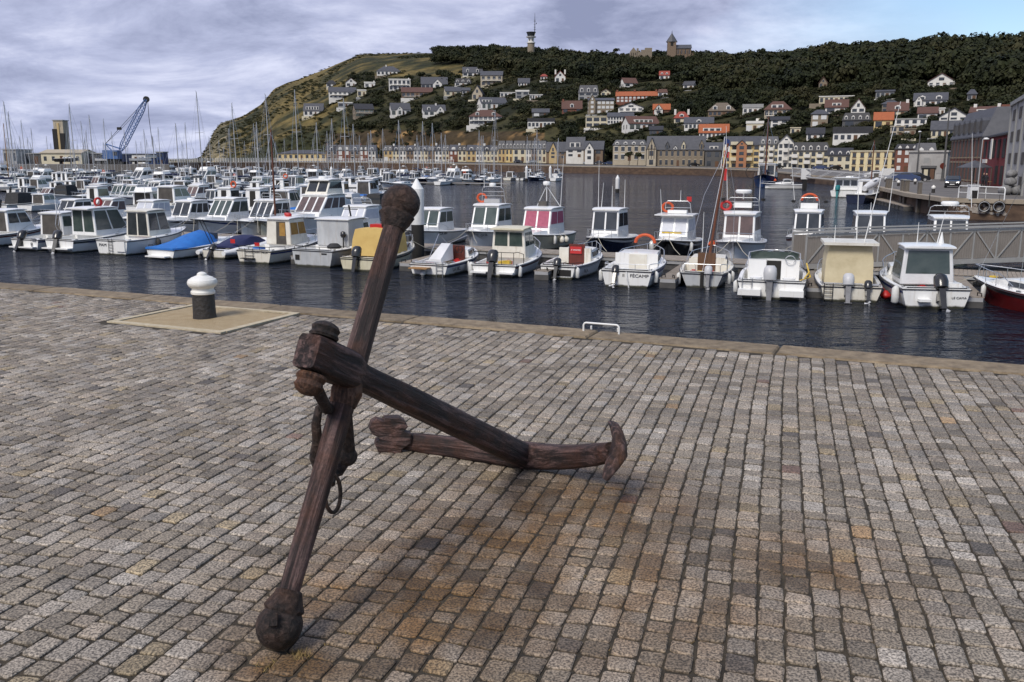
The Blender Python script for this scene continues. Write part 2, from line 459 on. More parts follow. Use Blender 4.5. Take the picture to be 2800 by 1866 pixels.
CAZ = math.radians(17)
QD, PD = Vector((math.sin(CAZ), math.cos(CAZ))), Vector((math.cos(CAZ), -math.sin(CAZ)))
PATCH_C = edge(5.9, 0); PATCH_C = Vector((-4.37, 12.42)); PH_A, PH_B = .98, .80
pm_d = edist(PATCH_C.x, PATCH_C.y); PATCH_C = PATCH_C + EM * (-1.27 - pm_d)
def in_patch(x, y, m=.0):
    d = Vector((x, y)) - PATCH_C
    return abs(d.dot(ED)) < PH_A + m and abs(d.dot(EM)) < PH_B + m
PAL = [((.295, .252, .200), 10), ((.325, .282, .230), 8), ((.265, .222, .168), 7), ((.29, .24, .185), 6), ((.205, .172, .132), 4), ((.350, .310, .260), 5), ((.245, .205, .155), 5), ((.37, .25, .14), .09), ((.19, .125, .095), .08), ((.14, .12, .10), .5), ((.31, .245, .155), 1.0)]
PALW = [w for _, w in PAL]
setts = []
def sett_geo(p0, p1, q0, q1):
    g = .0062
    cs = []
    hp, hq = (p1 - p0) / 2 - g, (q1 - q0) / 2 - g * 1.25; mp, mq = (p0 + p1) / 2, (q0 + q1) / 2
    for sx, sy in ((-1, -1), (1, -1), (1, 1), (-1, 1)):
        jx, jy = RND.uniform(-.006, .005), RND.uniform(-.008, .007); c1, c2 = RND.uniform(.004, .020), RND.uniform(.004, .020)
        a_, b2 = (mp + sx * hp + jx - sx * c1, mq + sy * hq + jy), (mp + sx * hp + jx, mq + sy * hq + jy - sy * c2)
        if sx * sy > 0: a_, b2 = b2, a_
        cs += [PD * a_[0] + QD * a_[1], PD * b2[0] + QD * b2[1]]
    c = sum(cs, Vector((0, 0))) / 8
    z = .0045 * fbm(c.x * .7, c.y * .7) + RND.uniform(-.0030, .0030)
    tx, ty = RND.uniform(-.020, .020), RND.uniform(-.020, .020)
    v = [(p.x, p.y, -.03) for p in cs]
    v += [(p.x, p.y, z - .006) for p in cs]
    ins = RND.uniform(.007, .013)
    for p in cs:
        d = c - p; r = p + d.normalized() * ins
        v.append((r.x, r.y, z + tx * (r.x - c.x) + ty * (r.y - c.y)))
    col = RND.choices(PAL, PALW)[0][0]; f = RND.uniform(.72, 1.16)
    return c, v, tuple(min(1, x * f) for x in col)
SF = [(i, (i + 1) % 8, 8 + (i + 1) % 8, 8 + i) for i in range(8)] + [(8 + i, 8 + (i + 1) % 8, 16 + (i + 1) % 8, 16 + i) for i in range(8)] + [tuple(range(16, 24))]
p = -17.0
while p < 14:
    w = RND.uniform(.120, .138); qv = -2.0 + RND.uniform(0, .2); wob = RND.uniform(0, 6)
    while qv < 19:
        l = RND.choice((.115, .125, .135, .145, .155, .17, .19))
        c = PD * (p + w / 2) + QD * (qv + l / 2)
        sh = .05 * noise.noise(Vector((qv * .30, p * .12, 1.3))) + .008 * noise.noise(Vector((qv * 2.2, p * .9, 7.0)))
        if c.y > 1.9 and abs(c.x) < .68 * c.y + 2.2 and edist(c.x, c.y) < -.455 - .06 and not in_patch(c.x, c.y, .12):
            setts.append(sett_geo(p + sh, p + sh + w, qv, qv + l))
        qv += l
    p += w
setts.sort(key=lambda s: s[0].y + .15 * abs(s[0].x) if abs(s[0].x) < .56 * s[0].y and s[0].y > 3.35 else 99)
def colour_attr(me, cols, per):
    a_ = me.color_attributes.new('Col', 'FLOAT_COLOR', 'CORNER')
    arr = np.ones((len(me.loops), 4), dtype=np.float32)
    arr[:, :3] = np.repeat(np.array(cols, dtype=np.float32), per, axis=0)
    a_.data.foreach_set('color', arr.ravel())
for c, v, col in setts[:300]:
    me = bpy.data.meshes.new('sett'); me.from_pydata([(x - c.x, y - c.y, z) for x, y, z in v], [], SF); me.materials.append(MAT['sett'])
    colour_attr(me, [col], 72)
    o = bpy.data.objects.new('sett', me); o.location = (c.x, c.y, 0); link(o, quay)
VV, FF = [], []
for c, v, col in setts[300:]:
    n = len(VV); VV += v; FF += [tuple(i + n for i in f) for f in SF]
me = bpy.data.meshes.new('setts'); me.from_pydata(VV, [], FF); me.materials.append(MAT['sett'])
colour_attr(me, [s[2] for s in setts[300:]], 72)
tag(link(bpy.data.objects.new('setts', me), quay), kind='stuff')
# sandy square round the bollard with its pale kerb strips
def P2(a_, b2, z): 
    r = PATCH_C + ED * a_ + EM * b2
    return Vector((r.x, r.y, z))
pt = MB(); ns = 10
for i in range(ns + 1):
    for j in range(ns + 1):
        x, y = -PH_A + .08 + (2 * PH_A - .16) * i / ns, -PH_B + .08 + (2 * PH_B - .16) * j / ns
        pt.v.append(tuple(P2(x, y, -.004 + .008 * noise.noise(Vector((x * 2, y * 2, 0))))))
for i in range(ns):
    for j in range(ns):
        pt.f.append((i * (ns + 1) + j, (i + 1) * (ns + 1) + j, (i + 1) * (ns + 1) + j + 1, i * (ns + 1) + j + 1))
pt.build('sand_patch', MAT['sand_patch'], quay)
for (a0, a1, b0, b1) in ((-PH_A - .03, PH_A + .03, -PH_B - .03, -PH_B + .075), (-PH_A - .03, PH_A + .03, PH_B - .04, PH_B + .03), (-PH_A - .03, -PH_A + .065, -PH_B + .08, PH_B - .045), (PH_A - .065, PH_A + .04, -PH_B + .08, PH_B - .045)):
    MB().hexa([P2(a0, b0, -.05), P2(a1, b0, -.05), P2(a1, b1, -.05), P2(a0, b1, -.05)], [P2(a0, b0, .010), P2(a1, b0, .008), P2(a1, b1, .010), P2(a0, b1, .009)]).build('kerb_strip', MAT['pale_strip'], quay)

# ---- town quay, street and hill: tables keyed by horizontal bearing u = X / Y
def U(px, py=438): r = ray(px, py); return r.x / r.y
LIP = [(U(x), y, z) for x, y, z in [(330, 400, 1.0), (560, 430, 1.2), (800, 450, 1.2), (1000, 450, 1.0), (1200, 430, .6), (1583, 343, -.1), (1900, 301, -.35), (2060, 263, -.6), (2230, 195, -1.1), (2349, 170, -1.1), (2390, 118, -1.1), (2454, 102, -1.1), (2509, 89, -1.1), (2620, 77.5, -1.1), (2776, 75, -1.1), (2950, 72, -1.1), (3300, 66, -1.1)]]
BAS = [(U(x), y, z) for x, y, z in [(330, 700, -4.0), (545, 660, -3.2), (600, 640, 1.0), (760, 580, 1.8), (1100, 500, 1.8), (1480, 400, 1.0), (1800, 345, .1), (2200, 285, -.5), (2470, 255, -.8), (2777, 235, -.9), (3300, 225, -.9)]]
def lipY(u): return interp(u, [(a, b) for a, b, c in LIP])
def lipZ(u): return interp(u, [(a, c) for a, b, c in LIP])
def basY(u): return interp(u, [(a, b) for a, b, c in BAS])
def basZ(u): return interp(u, [(a, c) for a, b, c in BAS])
SKY = [(440, 366), (462, 362), (470, 348), (482, 325), (490, 305), (505, 284), (560, 266), (600, 240), (630, 204), (660, 190), (700, 178), (750, 158), (800, 136), (830, 125), (900, 123), (1000, 122), (1100, 124), (1200, 126), (1300, 134), (1365, 143), (1420, 145), (1500, 142), (1600, 145), (1680, 149), (1800, 145), (1900, 137), (2000, 131), (2100, 128), (2200, 125), (2335, 123), (2800, 112)]
SKYT = []
for x, y in SKY:
    r = ray(x * 1.19, y * 1.19); SKYT.append((r.x / r.y, r.z / r.y))
SPROF = [(-1, 0), (0, 0), (.03, .03), (.045, .09), (.075, .235), (.12, .33), (.2, .48), (.3, .64), (.45, .80), (.65, .93), (.9, 1.0)]
def tz(X, Y):
    """height of the hill at X, Y"""
    u = X / Y; Yb = basY(u); g = Y / Yb - 1
    if g <= 0: return basZ(u)
    tb = (basZ(u) - CAM_Z) / Yb
    gg = min(g, .9)
    s = interp(gg + .012 * noise.noise(Vector((X * .02, Y * .02, 0))), SPROF)
    t = tb + (max(interp(u, SKYT), tb) - tb) * s
    z = CAM_Z + Yb * (1 + gg) * t
    if g > .9: z -= (g - .9) * Yb * .03
    else: z += 1.1 * fbm(X, Y, 3, .03) * min(1, g * 12) * (1 - .7 * min(1, g / .9))
    return z
def hill_hit(px, py):
    """the hill point seen at a pixel"""
    r = ray(px, py); u = r.x / r.y; Yb = basY(u)
    Y = Yb * 1.002
    while Y < Yb * 1.95:
        X = r.x / r.y * Y; z = CAM_Z + r.z / r.y * Y
        if z <= tz(X, Y): return Vector((X, Y, tz(X, Y)))
        Y += Yb * .002
    return Vector((u * Y, Y, tz(u * Y, Y)))

def vcol_material(name, rough, nscale, bump=.5):
    m = bpy.data.materials.new(name); m.use_nodes = True
    nt = m.node_tree; b = nt.nodes['Principled BSDF']; N = nt.nodes.new; L = nt.links.new
    b.inputs['Roughness'].default_value = rough; b.inputs['Specular IOR Level'].default_value = .2
    a_ = N('ShaderNodeAttribute'); a_.attribute_name = 'Col'
    tc = N('ShaderNodeTexCoord'); n = N('ShaderNodeTexNoise'); n.inputs['Scale'].default_value = nscale; n.inputs['Detail'].default_value = 7; n.inputs['Roughness'].default_value = .68
    L(tc.outputs['Object'], n.inputs['Vector'])
    mr = N('ShaderNodeMapRange'); mr.inputs['From Min'].default_value = .32; mr.inputs['From Max'].default_value = .68; mr.inputs['To Min'].default_value = .45; mr.inputs['To Max'].default_value = 1.6
    L(n.outputs['Fac'], mr.inputs['Value'])
    mx = N('ShaderNodeMix'); mx.data_type = 'RGBA'; mx.blend_type = 'MULTIPLY'; mx.inputs['Factor'].default_value = 1
    L(a_.outputs['Color'], mx.inputs[6]); L(mr.outputs[0], mx.inputs[7]); L(mx.outputs[2], b.inputs['Base Color'])
    bp = N('ShaderNodeBump'); bp.inputs['Strength'].default_value = bump; bp.inputs['Distance'].default_value = .8
    L(n.outputs['Fac'], bp.inputs['Height']); L(bp.outputs[0], b.inputs['Normal'])
    return m
MAT['hill'] = vcol_material('hill_grass', .95, .16)
u0, u1 = U(420), U(3250)
NU, NG = 420, 170
HV, HF, HC = [], [], []
def is_meadow(dx, dy):      # displayed pixel (photograph at 2353 wide)
    if dx < 700: return True
    if dy < 175 and dx < 1080 and dy > 105: return dx < 1000 or dy > 150
    if dx < 860 and dy > 160: return dx < 800 or dy > 300
    return False
for i in range(NU + 1):
    u = lerp(u0, u1, i / NU); Yb = basY(u)
    for j in range(NG + 1):
        g = -.03 + 1.6 * (j / NG) ** 1.35
        Y = Yb * (1 + g); X = u * Y; z = tz(X, Y) - (.15 if g < .004 else 0)
        HV.append((X, Y, z))
        px, py, _ = proj((X, Y, z)); dx, dy = px / 1.19, py / 1.19
        n1, n2 = fbm(X, Y, 4, .012), fbm(X + 300, Y, 3, .05)
        if is_meadow(dx, dy):
            k = max(0, min(1, .42 + 2.6 * n1 + 2.2 * n2))
            c = [lerp(a_, b2, k) for a_, b2 in zip((.026, .028, .010), (.140, .105, .036))]
            if dx < 520: c = [lerp(c[i2], (.30, .26, .18)[i2], max(0, min(1, .5 + 2 * n2)) * .6) for i2 in range(3)]
        else:
            k = max(0, min(1, .4 + 1.2 * n1 + n2))
            c = [lerp(a_, b2, k) for a_, b2 in zip((.012, .014, .006), (.055, .050, .020))]
        # bare sandy scarp above the quay houses
        if .035 < g < .10 and 760 < dx < 1250:
            n3 = fbm(X, Y + 70, 4, .09); k = max(0, min(1, (n3 * 4.5 + n2 * 2.5 + n1 * 2.0 - .8)))
            c = [lerp(a_, b2, k) for a_, b2 in zip((.045, .032, .016), (.33, .20, .08))]
        HC.append((*c, 1))
for i in range(NU):
    for j in range(NG):
        a_ = i * (NG + 1) + j
        HF.append((a_, a_ + NG + 1, a_ + NG + 2, a_ + 1))
me = bpy.data.meshes.new('hill'); me.from_pydata(HV, [], HF); me.materials.append(MAT['hill'])
ca = me.color_attributes.new('Col', 'FLOAT_COLOR', 'POINT'); ca.data.foreach_set('color', np.array(HC, dtype=np.float32).ravel())
me.polygons.foreach_set('use_smooth', [True] * len(me.polygons))
tag(link(bpy.data.objects.new('hill', me)), 'steep hillside with meadow, scrub and houses above the harbour', 'hill', kind='structure')

PM('street', (.10, .095, .09), .85, (.17, .155, .14), .4, bump=.2)
PM('harbour_wall', (.15, .095, .06), .9, (.045, .028, .02), .6, bump=.6, stretch=(1, 1, 2.2))
PM('harbour_wall_lip', (.36, .31, .24), .85, (.28, .23, .17), 1)
st, hw, lp = MB(), MB(), MB()
NS = 160; prev = None
rows = []
for i in range(NS + 1):
    u = lerp(U(340), U(3200), i / NS)
    yl, zl = lipY(u), lipZ(u); px = 1400 + u * 2470
    yb, zb = basY(u) * 1.012, basZ(u)
    if px < 720: yb, zb = lerp(yl + 16, yb, max(0, (px - 640) / 80)), max(zb, zl)
    rows.append((u, yl, zl, yb, zb))
for (u, yl, zl, yb, zb) in rows:
    st.v += [(u * yl, yl, zl), (u * (yl * .8 + yb * .2), yl * .8 + yb * .2, lerp(zl, zb, .15)), (u * yb, yb, zb)]
for i in range(NS):
    for k in range(2): st.f.append((3 * i + k, 3 * i + 3 + k, 3 * i + 4 + k, 3 * i + 1 + k))
tag(st.build('street', MAT['street']), 'street and open quayside along the far side of the harbour', 'street', kind='structure')
for (ua, ya, za, _, _), (ub, yb2, zb2, _, _) in zip(rows, rows[1:]):
    A, B = Vector((ua * ya, ya, za)), Vector((ub * yb2, yb2, zb2))
    hw.add([(A.x, A.y, -6), (B.x, B.y, -6), (B.x, B.y, zb2 - .25), (A.x, A.y, za - .25)], [(0, 1, 2, 3)])
    d = (B - A); n = Vector((d.y, -d.x, 0)).normalized()
    if n.y > 0 and abs(n.y) > abs(n.x) * .1: n = -n
    lp.hexa([A + n * .12 - Vector((0, 0, .3)), B + n * .12 - Vector((0, 0, .3)), B - n * .8 - Vector((0, 0, .3)), A - n * .8 - Vector((0, 0, .3))],
            [A + n * .12 + Vector((0, 0, .06)), B + n * .12 + Vector((0, 0, .06)), B - n * .8 + Vector((0, 0, .06)), A - n * .8 + Vector((0, 0, .06))])
hwall = tag(hw.build('harbour_wall', MAT['harbour_wall']), 'brown stone harbour wall along the town quay', 'harbour wall', kind='structure')
tag(lp.build('wall_coping', MAT['harbour_wall_lip'], hwall), kind='stuff')
# railing along the far promenade
rl = thing('promenade_railing', 'long pale railing on the far promenade behind the marina', 'railing')
ra, po = MB(), MB(); pts = []
for i in range(0, 241):
    u = lerp(U(400), U(1240), i / 240); y = lipY(u) + .6; pts.append(Vector((u * y, y, lipZ(u) + .06)))
for h in (.55, 1.15, 1.75): ra.tube([p + Vector((0, 0, h)) for p in pts[::6]], .07, 4)
for p_ in pts[::2]: po.box(p_.x - .09, p_.x + .09, p_.y - .06, p_.y + .06, p_.z, p_.z + 1.9)
ra.build('rail', MAT['white_paint'], rl); tag(po.build('posts', MAT['white_paint'], rl), kind='stuff')
# ================================================================== ANCHOR
def rust_material(name, stretch, base=(.034, .020, .018), hi=(.135, .082, .073), rust=(.13, .045, .018), ramt=.45):
    m = bpy.data.materials.new(name); m.use_nodes = True
    nt = m.node_tree; b = nt.nodes['Principled BSDF']; N = nt.nodes.new; L = nt.links.new
    b.inputs['Roughness'].default_value = .62; b.inputs['Specular IOR Level'].default_value = .4
    tc = N('ShaderNodeTexCoord'); mp = N('ShaderNodeMapping'); mp.inputs['Scale'].default_value = stretch
    L(tc.outputs['Object'], mp.inputs['Vector'])
    def nz(src, s, d, r=.6, dist=0):
        n = N('ShaderNodeTexNoise'); n.inputs['Scale'].default_value = s; n.inputs['Detail'].default_value = d; n.inputs['Roughness'].default_value = r; n.inputs['Distortion'].default_value = dist
        L(src, n.inputs['Vector']); return n.outputs['Fac']
    grain = nz(mp.outputs[0], 30, 7, .7, .6); fine = nz(tc.outputs['Object'], 60, 5, .7); big = nz(tc.outputs['Object'], 4.5, 4)
    r = N('ShaderNodeValToRGB'); r.color_ramp.elements[0].position = .41; r.color_ramp.elements[0].color = (*[c * .35 for c in base], 1)
    r.color_ramp.elements[1].position = .62; r.color_ramp.elements[1].color = (*hi, 1)
    e_ = r.color_ramp.elements.new(.5); e_.color = (*base, 1)
    L(grain, r.inputs['Fac'])
    rr = N('ShaderNodeMapRange'); rr.inputs['From Min'].default_value = .46; rr.inputs['From Max'].default_value = .70; rr.inputs['To Max'].default_value = ramt
    L(big, rr.inputs['Value'])
    mx = N('ShaderNodeMix'); mx.data_type = 'RGBA'; mx.inputs[7].default_value = (*rust, 1)
    L(rr.outputs[0], mx.inputs['Factor']); L(r.outputs[0], mx.inputs[6])
    ml = N('ShaderNodeMix'); ml.data_type = 'RGBA'; ml.blend_type = 'MULTIPLY'; ml.inputs['Factor'].default_value = 1
    mr = N('ShaderNodeMapRange'); mr.inputs['From Min'].default_value = .3; mr.inputs['From Max'].default_value = .7; mr.inputs['To Min'].default_value = .6; mr.inputs['To Max'].default_value = 1.4
    L(fine, mr.inputs['Value']); L(mx.outputs[2], ml.inputs[6]); L(mr.outputs[0], ml.inputs[7])
    L(ml.outputs[2], b.inputs['Base Color'])
    b1 = N('ShaderNodeBump'); b1.inputs['Strength'].default_value = 1; b1.inputs['Distance'].default_value = .022; L(grain, b1.inputs['Height'])
    b2 = N('ShaderNodeBump'); b2.inputs['Strength'].default_value = .8; b2.inputs['Distance'].default_value = .004; L(fine, b2.inputs['Height']); L(b1.outputs[0], b2.inputs['Normal'])
    L(b2.outputs[0], b.inputs['Normal'])
    return m
MAT['rust_grain'] = rust_material('rust_grain', (1, 1, .06))
MAT['rust_cast'] = rust_material('rust_cast', (1, 1, 1), (.022, .014, .011), (.055, .036, .030), (.12, .05, .02), .3)
MAT['rust_orange'] = rust_material('rust_orange', (1, 1, .3), (.075, .035, .020), (.15, .085, .055), (.20, .075, .022), .7)
anchor = thing('anchor', 'big rusty iron anchor propped on the cobbled quay', 'anchor', (0, 5, 0))
AO = Vector((0, 5, 0))
def frame(o, origin, zdir, xref=(0, 0, 1)):
    """put a child whose long axis is local z"""
    z = Vector(zdir).normalized(); x = Vector(xref); x = (x - z * x.dot(z)).normalized(); y = z.cross(x)
    M = Matrix((x, y, z)).transposed().to_4x4(); M.translation = Vector(origin) - AO
    o.matrix_local = M; return o
B0 = at(764, 1712, .118)                 # centre of the lower ball
B1 = B0 + (atY(1096, 556, 4.70) - B0)    # centre of the upper ball
SD = (B1 - B0).normalized(); SL = (B1 - B0).length
CR = Vector((.075, 6.13, .10))           # crown, where shank and arms meet
def rock(prof_fn, z0, z1, nz_, nk, amp, seed, sq=0.0):
    """long bar along z with an uneven, faintly squared section; prof_fn(t) -> (rx, ry)"""
    rings = []
    for i in range(nz_ + 1):
        t = i / nz_; z = lerp(z0, z1, t); rx, ry = prof_fn(t); ring = []
        for k in range(nk):
            a_ = 2 * math.pi * k / nk; c, s = math.cos(a_), math.sin(a_)
            q_ = sq(t) if callable(sq) else sq; f = 1 + (1 / max(abs(c), abs(s)) - 1) * q_
            n = 1 + amp * (noise.noise(Vector((c * 3 + seed, s * 3, z * 2.5))) + .6 * noise.noise(Vector((c * 9, s * 9 + seed, z * 1.2))))
            ring.append(Vector((rx * c * f * n, ry * s * f * n, z)))
        rings.append(ring)
    return MB().loft(rings)
def ball(R, seed, collar):
    """hammered ball with a collar below it, at the top end of local z"""
    prof = []
    for i in range(17):
        a_ = math.pi * i / 16; prof.append((max(.002, R * math.sin(a_)), -R * math.cos(a_)))
    mb = MB(); rings = []
    for r, z in prof:
        ring = []
        for k in range(28):
            a_ = 2 * math.pi * k / 28; d = Vector((r * math.cos(a_), r * math.sin(a_), z))
            n = 1 + .035 * noise.noise(d * 14 + Vector((seed, 0, 0))) + .018 * noise.noise(d * 40 + Vector((0, seed, 0)))
            ring.append(d * n)
        rings.append(ring)
    mb.loft(rings)
    rings = []
    for r, z in ((.050, -R * 1.55), (.060, -R * 1.50), (.066, -R * 1.30), (.078, -R * 1.0), (.088, -R * .75), (.07, -R * .4)):
        ring = []
        for k in range(22):
            a_ = 2 * math.pi * k / 22; n = 1 + .16 * noise.noise(Vector((math.cos(a_) * 2.5 + seed, math.sin(a_) * 2.5, z * 22)))
            ring.append(Vector((r * n * math.cos(a_), r * n * math.sin(a_), z)))
        rings.append(ring)
    if collar: mb.loft(rings)
    return mb
def stock_r(t):
    m = 1 - abs(t - .6) / .62
    r = lerp(.045, .060, max(0, m)); return (r, r)
o = rock(stock_r, 0, SL, 44, 20, .05, 1.0, .35).build('stock', MAT['rust_grain'], anchor, smooth=60); frame(o, B0, SD, (1, 0, 0))
o = ball(.101, 2, True).build('stock_ball', MAT['rust_cast'], anchor, smooth=60); frame(o, B1, SD, (1, 0, 0))
o = ball(.106, 5, True).build('stock_ball', MAT['rust_cast'], anchor, smooth=60); frame(o, B0, -SD, (1, 0, 0))
# shank: from the crown up past the stock to the shackle eye
HS = B0 + SD * (SL * .565)
SH = (HS - CR).normalized(); LH = (HS - CR).length
def shank_r(t):
    return interp(t, [(0, .094), (.1, .090), (.5, .080), (.8, .069), (.84, .068), (.86, .084), (.9, .088), (.94, .086), (1, .080)]), interp(t, [(0, .080), (.8, .068), (.84, .062), (.88, .088), (.92, .086), (.97, .074), (1, .062)])
EYE = .30
o = rock(shank_r, -.02, LH + EYE + .09, 60, 28, .05, 3.3, lambda t: .38 if t < .82 else lerp(.38, .85, min(1, (t - .82) / .06))).build('shank', MAT['rust_grain'], anchor, smooth=60)
frame(o, CR, SH, SD)
o = ball(.090, 12, False).build('crown', MAT['rust_grain'], anchor, smooth=60); frame(o, CR + Vector((.01, .01, -.008)), SH)
# collar where the stock runs through the shank
o = rock(lambda t: (lerp(.062, .078, 1 - abs(2 * t - 1)),) * 2, -.17, -.03, 8, 18, .10, 7, .2).build('stock_collar', MAT['rust_orange'], anchor, smooth=60); frame(o, HS, SD, (1, 0, 0))
# shackle pin with its two domed heads, parallel to the stock
PE = HS + SH * EYE
def head(z0, s):
    pr = [(.001, 0), (.066, 0), (.072, .012), (.062, .028), (.064, .034), (.069, .048), (.055, .066), (.03, .078), (.001, .082)]
    return [(r, z0 + s * z) for r, z in pr]
mb = MB(); mb.lathe(head(.088, 1), 20); o = mb.build('pin_head', MAT['rust_cast'], anchor, smooth=40); frame(o, PE, SD, (1, 0, 0))
mb = MB(); mb.lathe(head(-.092, -1.25), 20); o = mb.build('pin_head', MAT['rust_orange'], anchor, smooth=40); frame(o, PE, SD, (1, 0, 0))
# shackle hanging from the pin behind the stock: a long bow with a lug, and a small ring below
def world_tube(name, pts, r, m, n=10, closed=False):
    mb = MB(); mb.tube([Vector(p) - AO for p in pts], r, n, closed); return mb.build(name, m, anchor, smooth=60)
dep = 4.15
def PX(x, y, Y): return atY(x, y, Y)
world_tube('shackle_hook', [PX(868, 1068, 4.02), PX(882, 1095, 4.03), PX(893, 1118, 4.08), PX(908, 1118, 4.2), PX(915, 1092, 4.3), PX(908, 1082, 4.3)], [.030, .028, .028, .026, .024, .022], MAT['rust_cast'])
world_tube('shackle_bow', [PX(910, 1100, 4.28), PX(872, 1118, 4.22), PX(864, 1160, 4.2), PX(868, 1205, 4.2), PX(864, 1250, 4.2), PX(872, 1280, 4.24), PX(898, 1300, 4.32), PX(925, 1290, 4.4), PX(952, 1240, 4.42), PX(950, 1190, 4.40), PX(945, 1110, 4.36)], [.022, .022, .024, .026, .034, .030, .026, .03, .040, .034, .03], MAT['rust_cast'], 12)
o = ball(.052, 9, False).build('shackle_lug', MAT['rust_cast'], anchor, smooth=60); frame(o, PX(950, 1248, 4.42), (.1, 0, -1))
ringp = []
for k in range(22):
    a_ = 2 * math.pi * k / 22; ringp.append(PX(910 + 21 * math.cos(a_), 1350 + 52 * math.sin(a_), 4.22 + .03 * math.cos(a_)))
world_tube('ring', ringp, .0105, MAT['rust_cast'], 8, True)
world_tube('ring_strap', [PX(915, 1255, 4.36), PX(912, 1300, 4.3), PX(908, 1325, 4.24)], .016, MAT['rust_cast'])
# arms: one raised to the right with its palm, one lying back to the left
TR = CR + (atY(1672, 1236, 5.55) - CR); TL = atY(1100, 1206, 6.55)
def arm(tip, bulge, radii, nm, seed):
    A, B = CR, tip; mid = (A + B) / 2 + bulge; rings = []; n = 20
    pts = [A * (1 - t) ** 2 + mid * 2 * t * (1 - t) + B * t * t for t in [i / n for i in range(n + 1)]]
    up0 = Vector((0, 0, 1)); L = MB()
    for i, pnt in enumerate(pts):
        d = (pts[min(i + 1, n)] - pts[max(i - 1, 0)]).normalized(); w = d.cross(up0).normalized(); up = w.cross(d); t = i / n
        rv, rw = interp(t, radii[0]), interp(t, radii[1]); ring = []
        for k in range(18):
            a_ = 2 * math.pi * k / 18; c, s = math.cos(a_), math.sin(a_); f = 1 + (1 / max(abs(c), abs(s)) - 1) * .45
            nn = 1 + .06 * noise.noise(Vector((c * 3 + seed, s * 3, t * 4))) + .04 * noise.noise(Vector((c * 9, s * 9 + seed, t * 3)))
            ring.append(pnt - AO + (up * s * rv + w * c * rw) * f * nn)
        rings.append(ring)
    z = (B - A).normalized(); x = (up0 - z * up0.dot(z)).normalized(); Mx = Matrix((x, z.cross(x), z)).transposed().to_4x4(); Mx.translation = A - AO; Mi = Mx.inverted()
    L.loft([[Mi @ p for p in r_] for r_ in rings]); o = L.build(nm, MAT['rust_grain'], anchor, smooth=60); o.matrix_local = Mx; return o
MAT['rust_arm'] = rust_material('rust_arm', (.10, 1.0, 1.0))
arm(TR, Vector((.10, .16, -.10)), ([(0, .100), (.4, .088), (.85, .074), (1, .066)], [(0, .08), (1, .05)]), 'arm', 2.0)
arm(TL, Vector((-.05, .10, -.03)), ([(0, .095), (.5, .082), (.8, .076), (1, .06)], [(0, .08), (1, .045)]), 'arm', 5.0)
# right palm, seen nearly edge-on: a thick curved blade standing across the arm
def blade(path, half, thick, across, nm):
    mb = MB(); rings = []
    for (pnt, h, th) in zip(path, half, thick):
        c = Vector(pnt) - AO; ring = []
        for k in range(16):
            a_ = 2 * math.pi * k / 16
            ring.append(c + Vector(across[0]) * math.cos(a_) * th + Vector(across[1]) * math.sin(a_) * h)
        rings.append(ring)
    mb.loft(rings); return mb.build(nm, MAT['rust_arm2'], anchor, smooth=60)
MAT['rust_arm2'] = rust_material('rust_arm2', (1.0, 1.0, .15), rust=(.17, .065, .02), ramt=.55)
yb = 5.52
path = [PX(x, y, yb + dy) for x, y, dy in [(1657, 1306, -.10), (1663, 1292, -.09), (1676, 1268, -.05), (1692, 1238, 0), (1694, 1205, .04), (1686, 1176, .08), (1678, 1160, .10)]]
blade(path, [.05, .07, .085, .10, .10, .085, .06], [.026, .034, .050, .060, .050, .046, .040], ((.95, -.1, -.25), (.05, .9, .1)), 'palm')
# left palm: a broken, notched plate facing the camera
out_px = [(1105, 1180), (1116, 1168), (1108, 1152), (1092, 1142), (1052, 1143), (1050, 1152), (1030, 1146), (1016, 1154), (1009, 1172), (1018, 1188), (1034, 1196), (1044, 1208), (1028, 1208), (1026, 1218), (1034, 1236), (1046, 1247), (1075, 1249), (1096, 1244), (1100, 1230), (1114, 1220), (1124, 1214), (1126, 1188)]
front = [PX(x, y, 6.50 - (x - 1060) * .0006) - AO for x, y in out_px]
cen = sum(front, Vector()) / len(front)
mb = MB(); dv = Vector((-.02, .075, .0))
rings = [[cen + (p_ - cen) * .95 - Vector((0, .010, 0)) for p_ in front], [cen + (p_ - cen) * 1.0 for p_ in front], [cen + (p_ - cen) * 1.0 + dv for p_ in front], [cen + (p_ - cen) * .9 + dv * 1.3 for p_ in front]]
mb.loft(rings); mb.build('palm', MAT['rust_arm'], anchor)
# iron strap plate on the lower ball
mb = MB(); mb.hexa([(-.028, -.020, 0), (.028, -.020, 0), (.028, .020, 0), (-.028, .020, 0)], [(-.026, -.018, .02), (.03, -.018, .014), (.026, .018, .016), (-.028, .018, .022)])
o = mb.build('strap_plate', MAT['rust_cast'], anchor); frame(o, B0 + Vector((.0, -.085, .075)), (.1, -.75, .55))

# ---- mooring bollard
bx = at(560, 868, 0)
bol = thing('mooring_bollard', 'black mooring bollard with white domed cap on sandy square', 'bollard', (bx.x, bx.y, 0))
PM('bollard_black', (.016, .015, .015), .6, (.034, .029, .025), 9, bump=.7, bscale=25)
PM('bollard_white', (.82, .82, .79), .5, (.66, .64, .58), 5, bump=.3, bscale=30)
MB().lathe([(.001, -.02), (.165, -.02), (.158, .05), (.152, .33), (.150, .345)], 32).build('post', MAT['bollard_black'], bol, smooth=40)
MB().lathe([(.150, .335), (.166, .345), (.168, .375), (.150, .395), (.148, .42), (.160, .43), (.190, .455), (.206, .485), (.206, .515), (.192, .545), (.155, .566), (.148, .574), (.140, .576), (.085, .598), (.068, .604), (.066, .624), (.045, .644), (.02, .652), (.001, .654)], 32).build('cap', MAT['bollard_white'], bol, smooth=32)

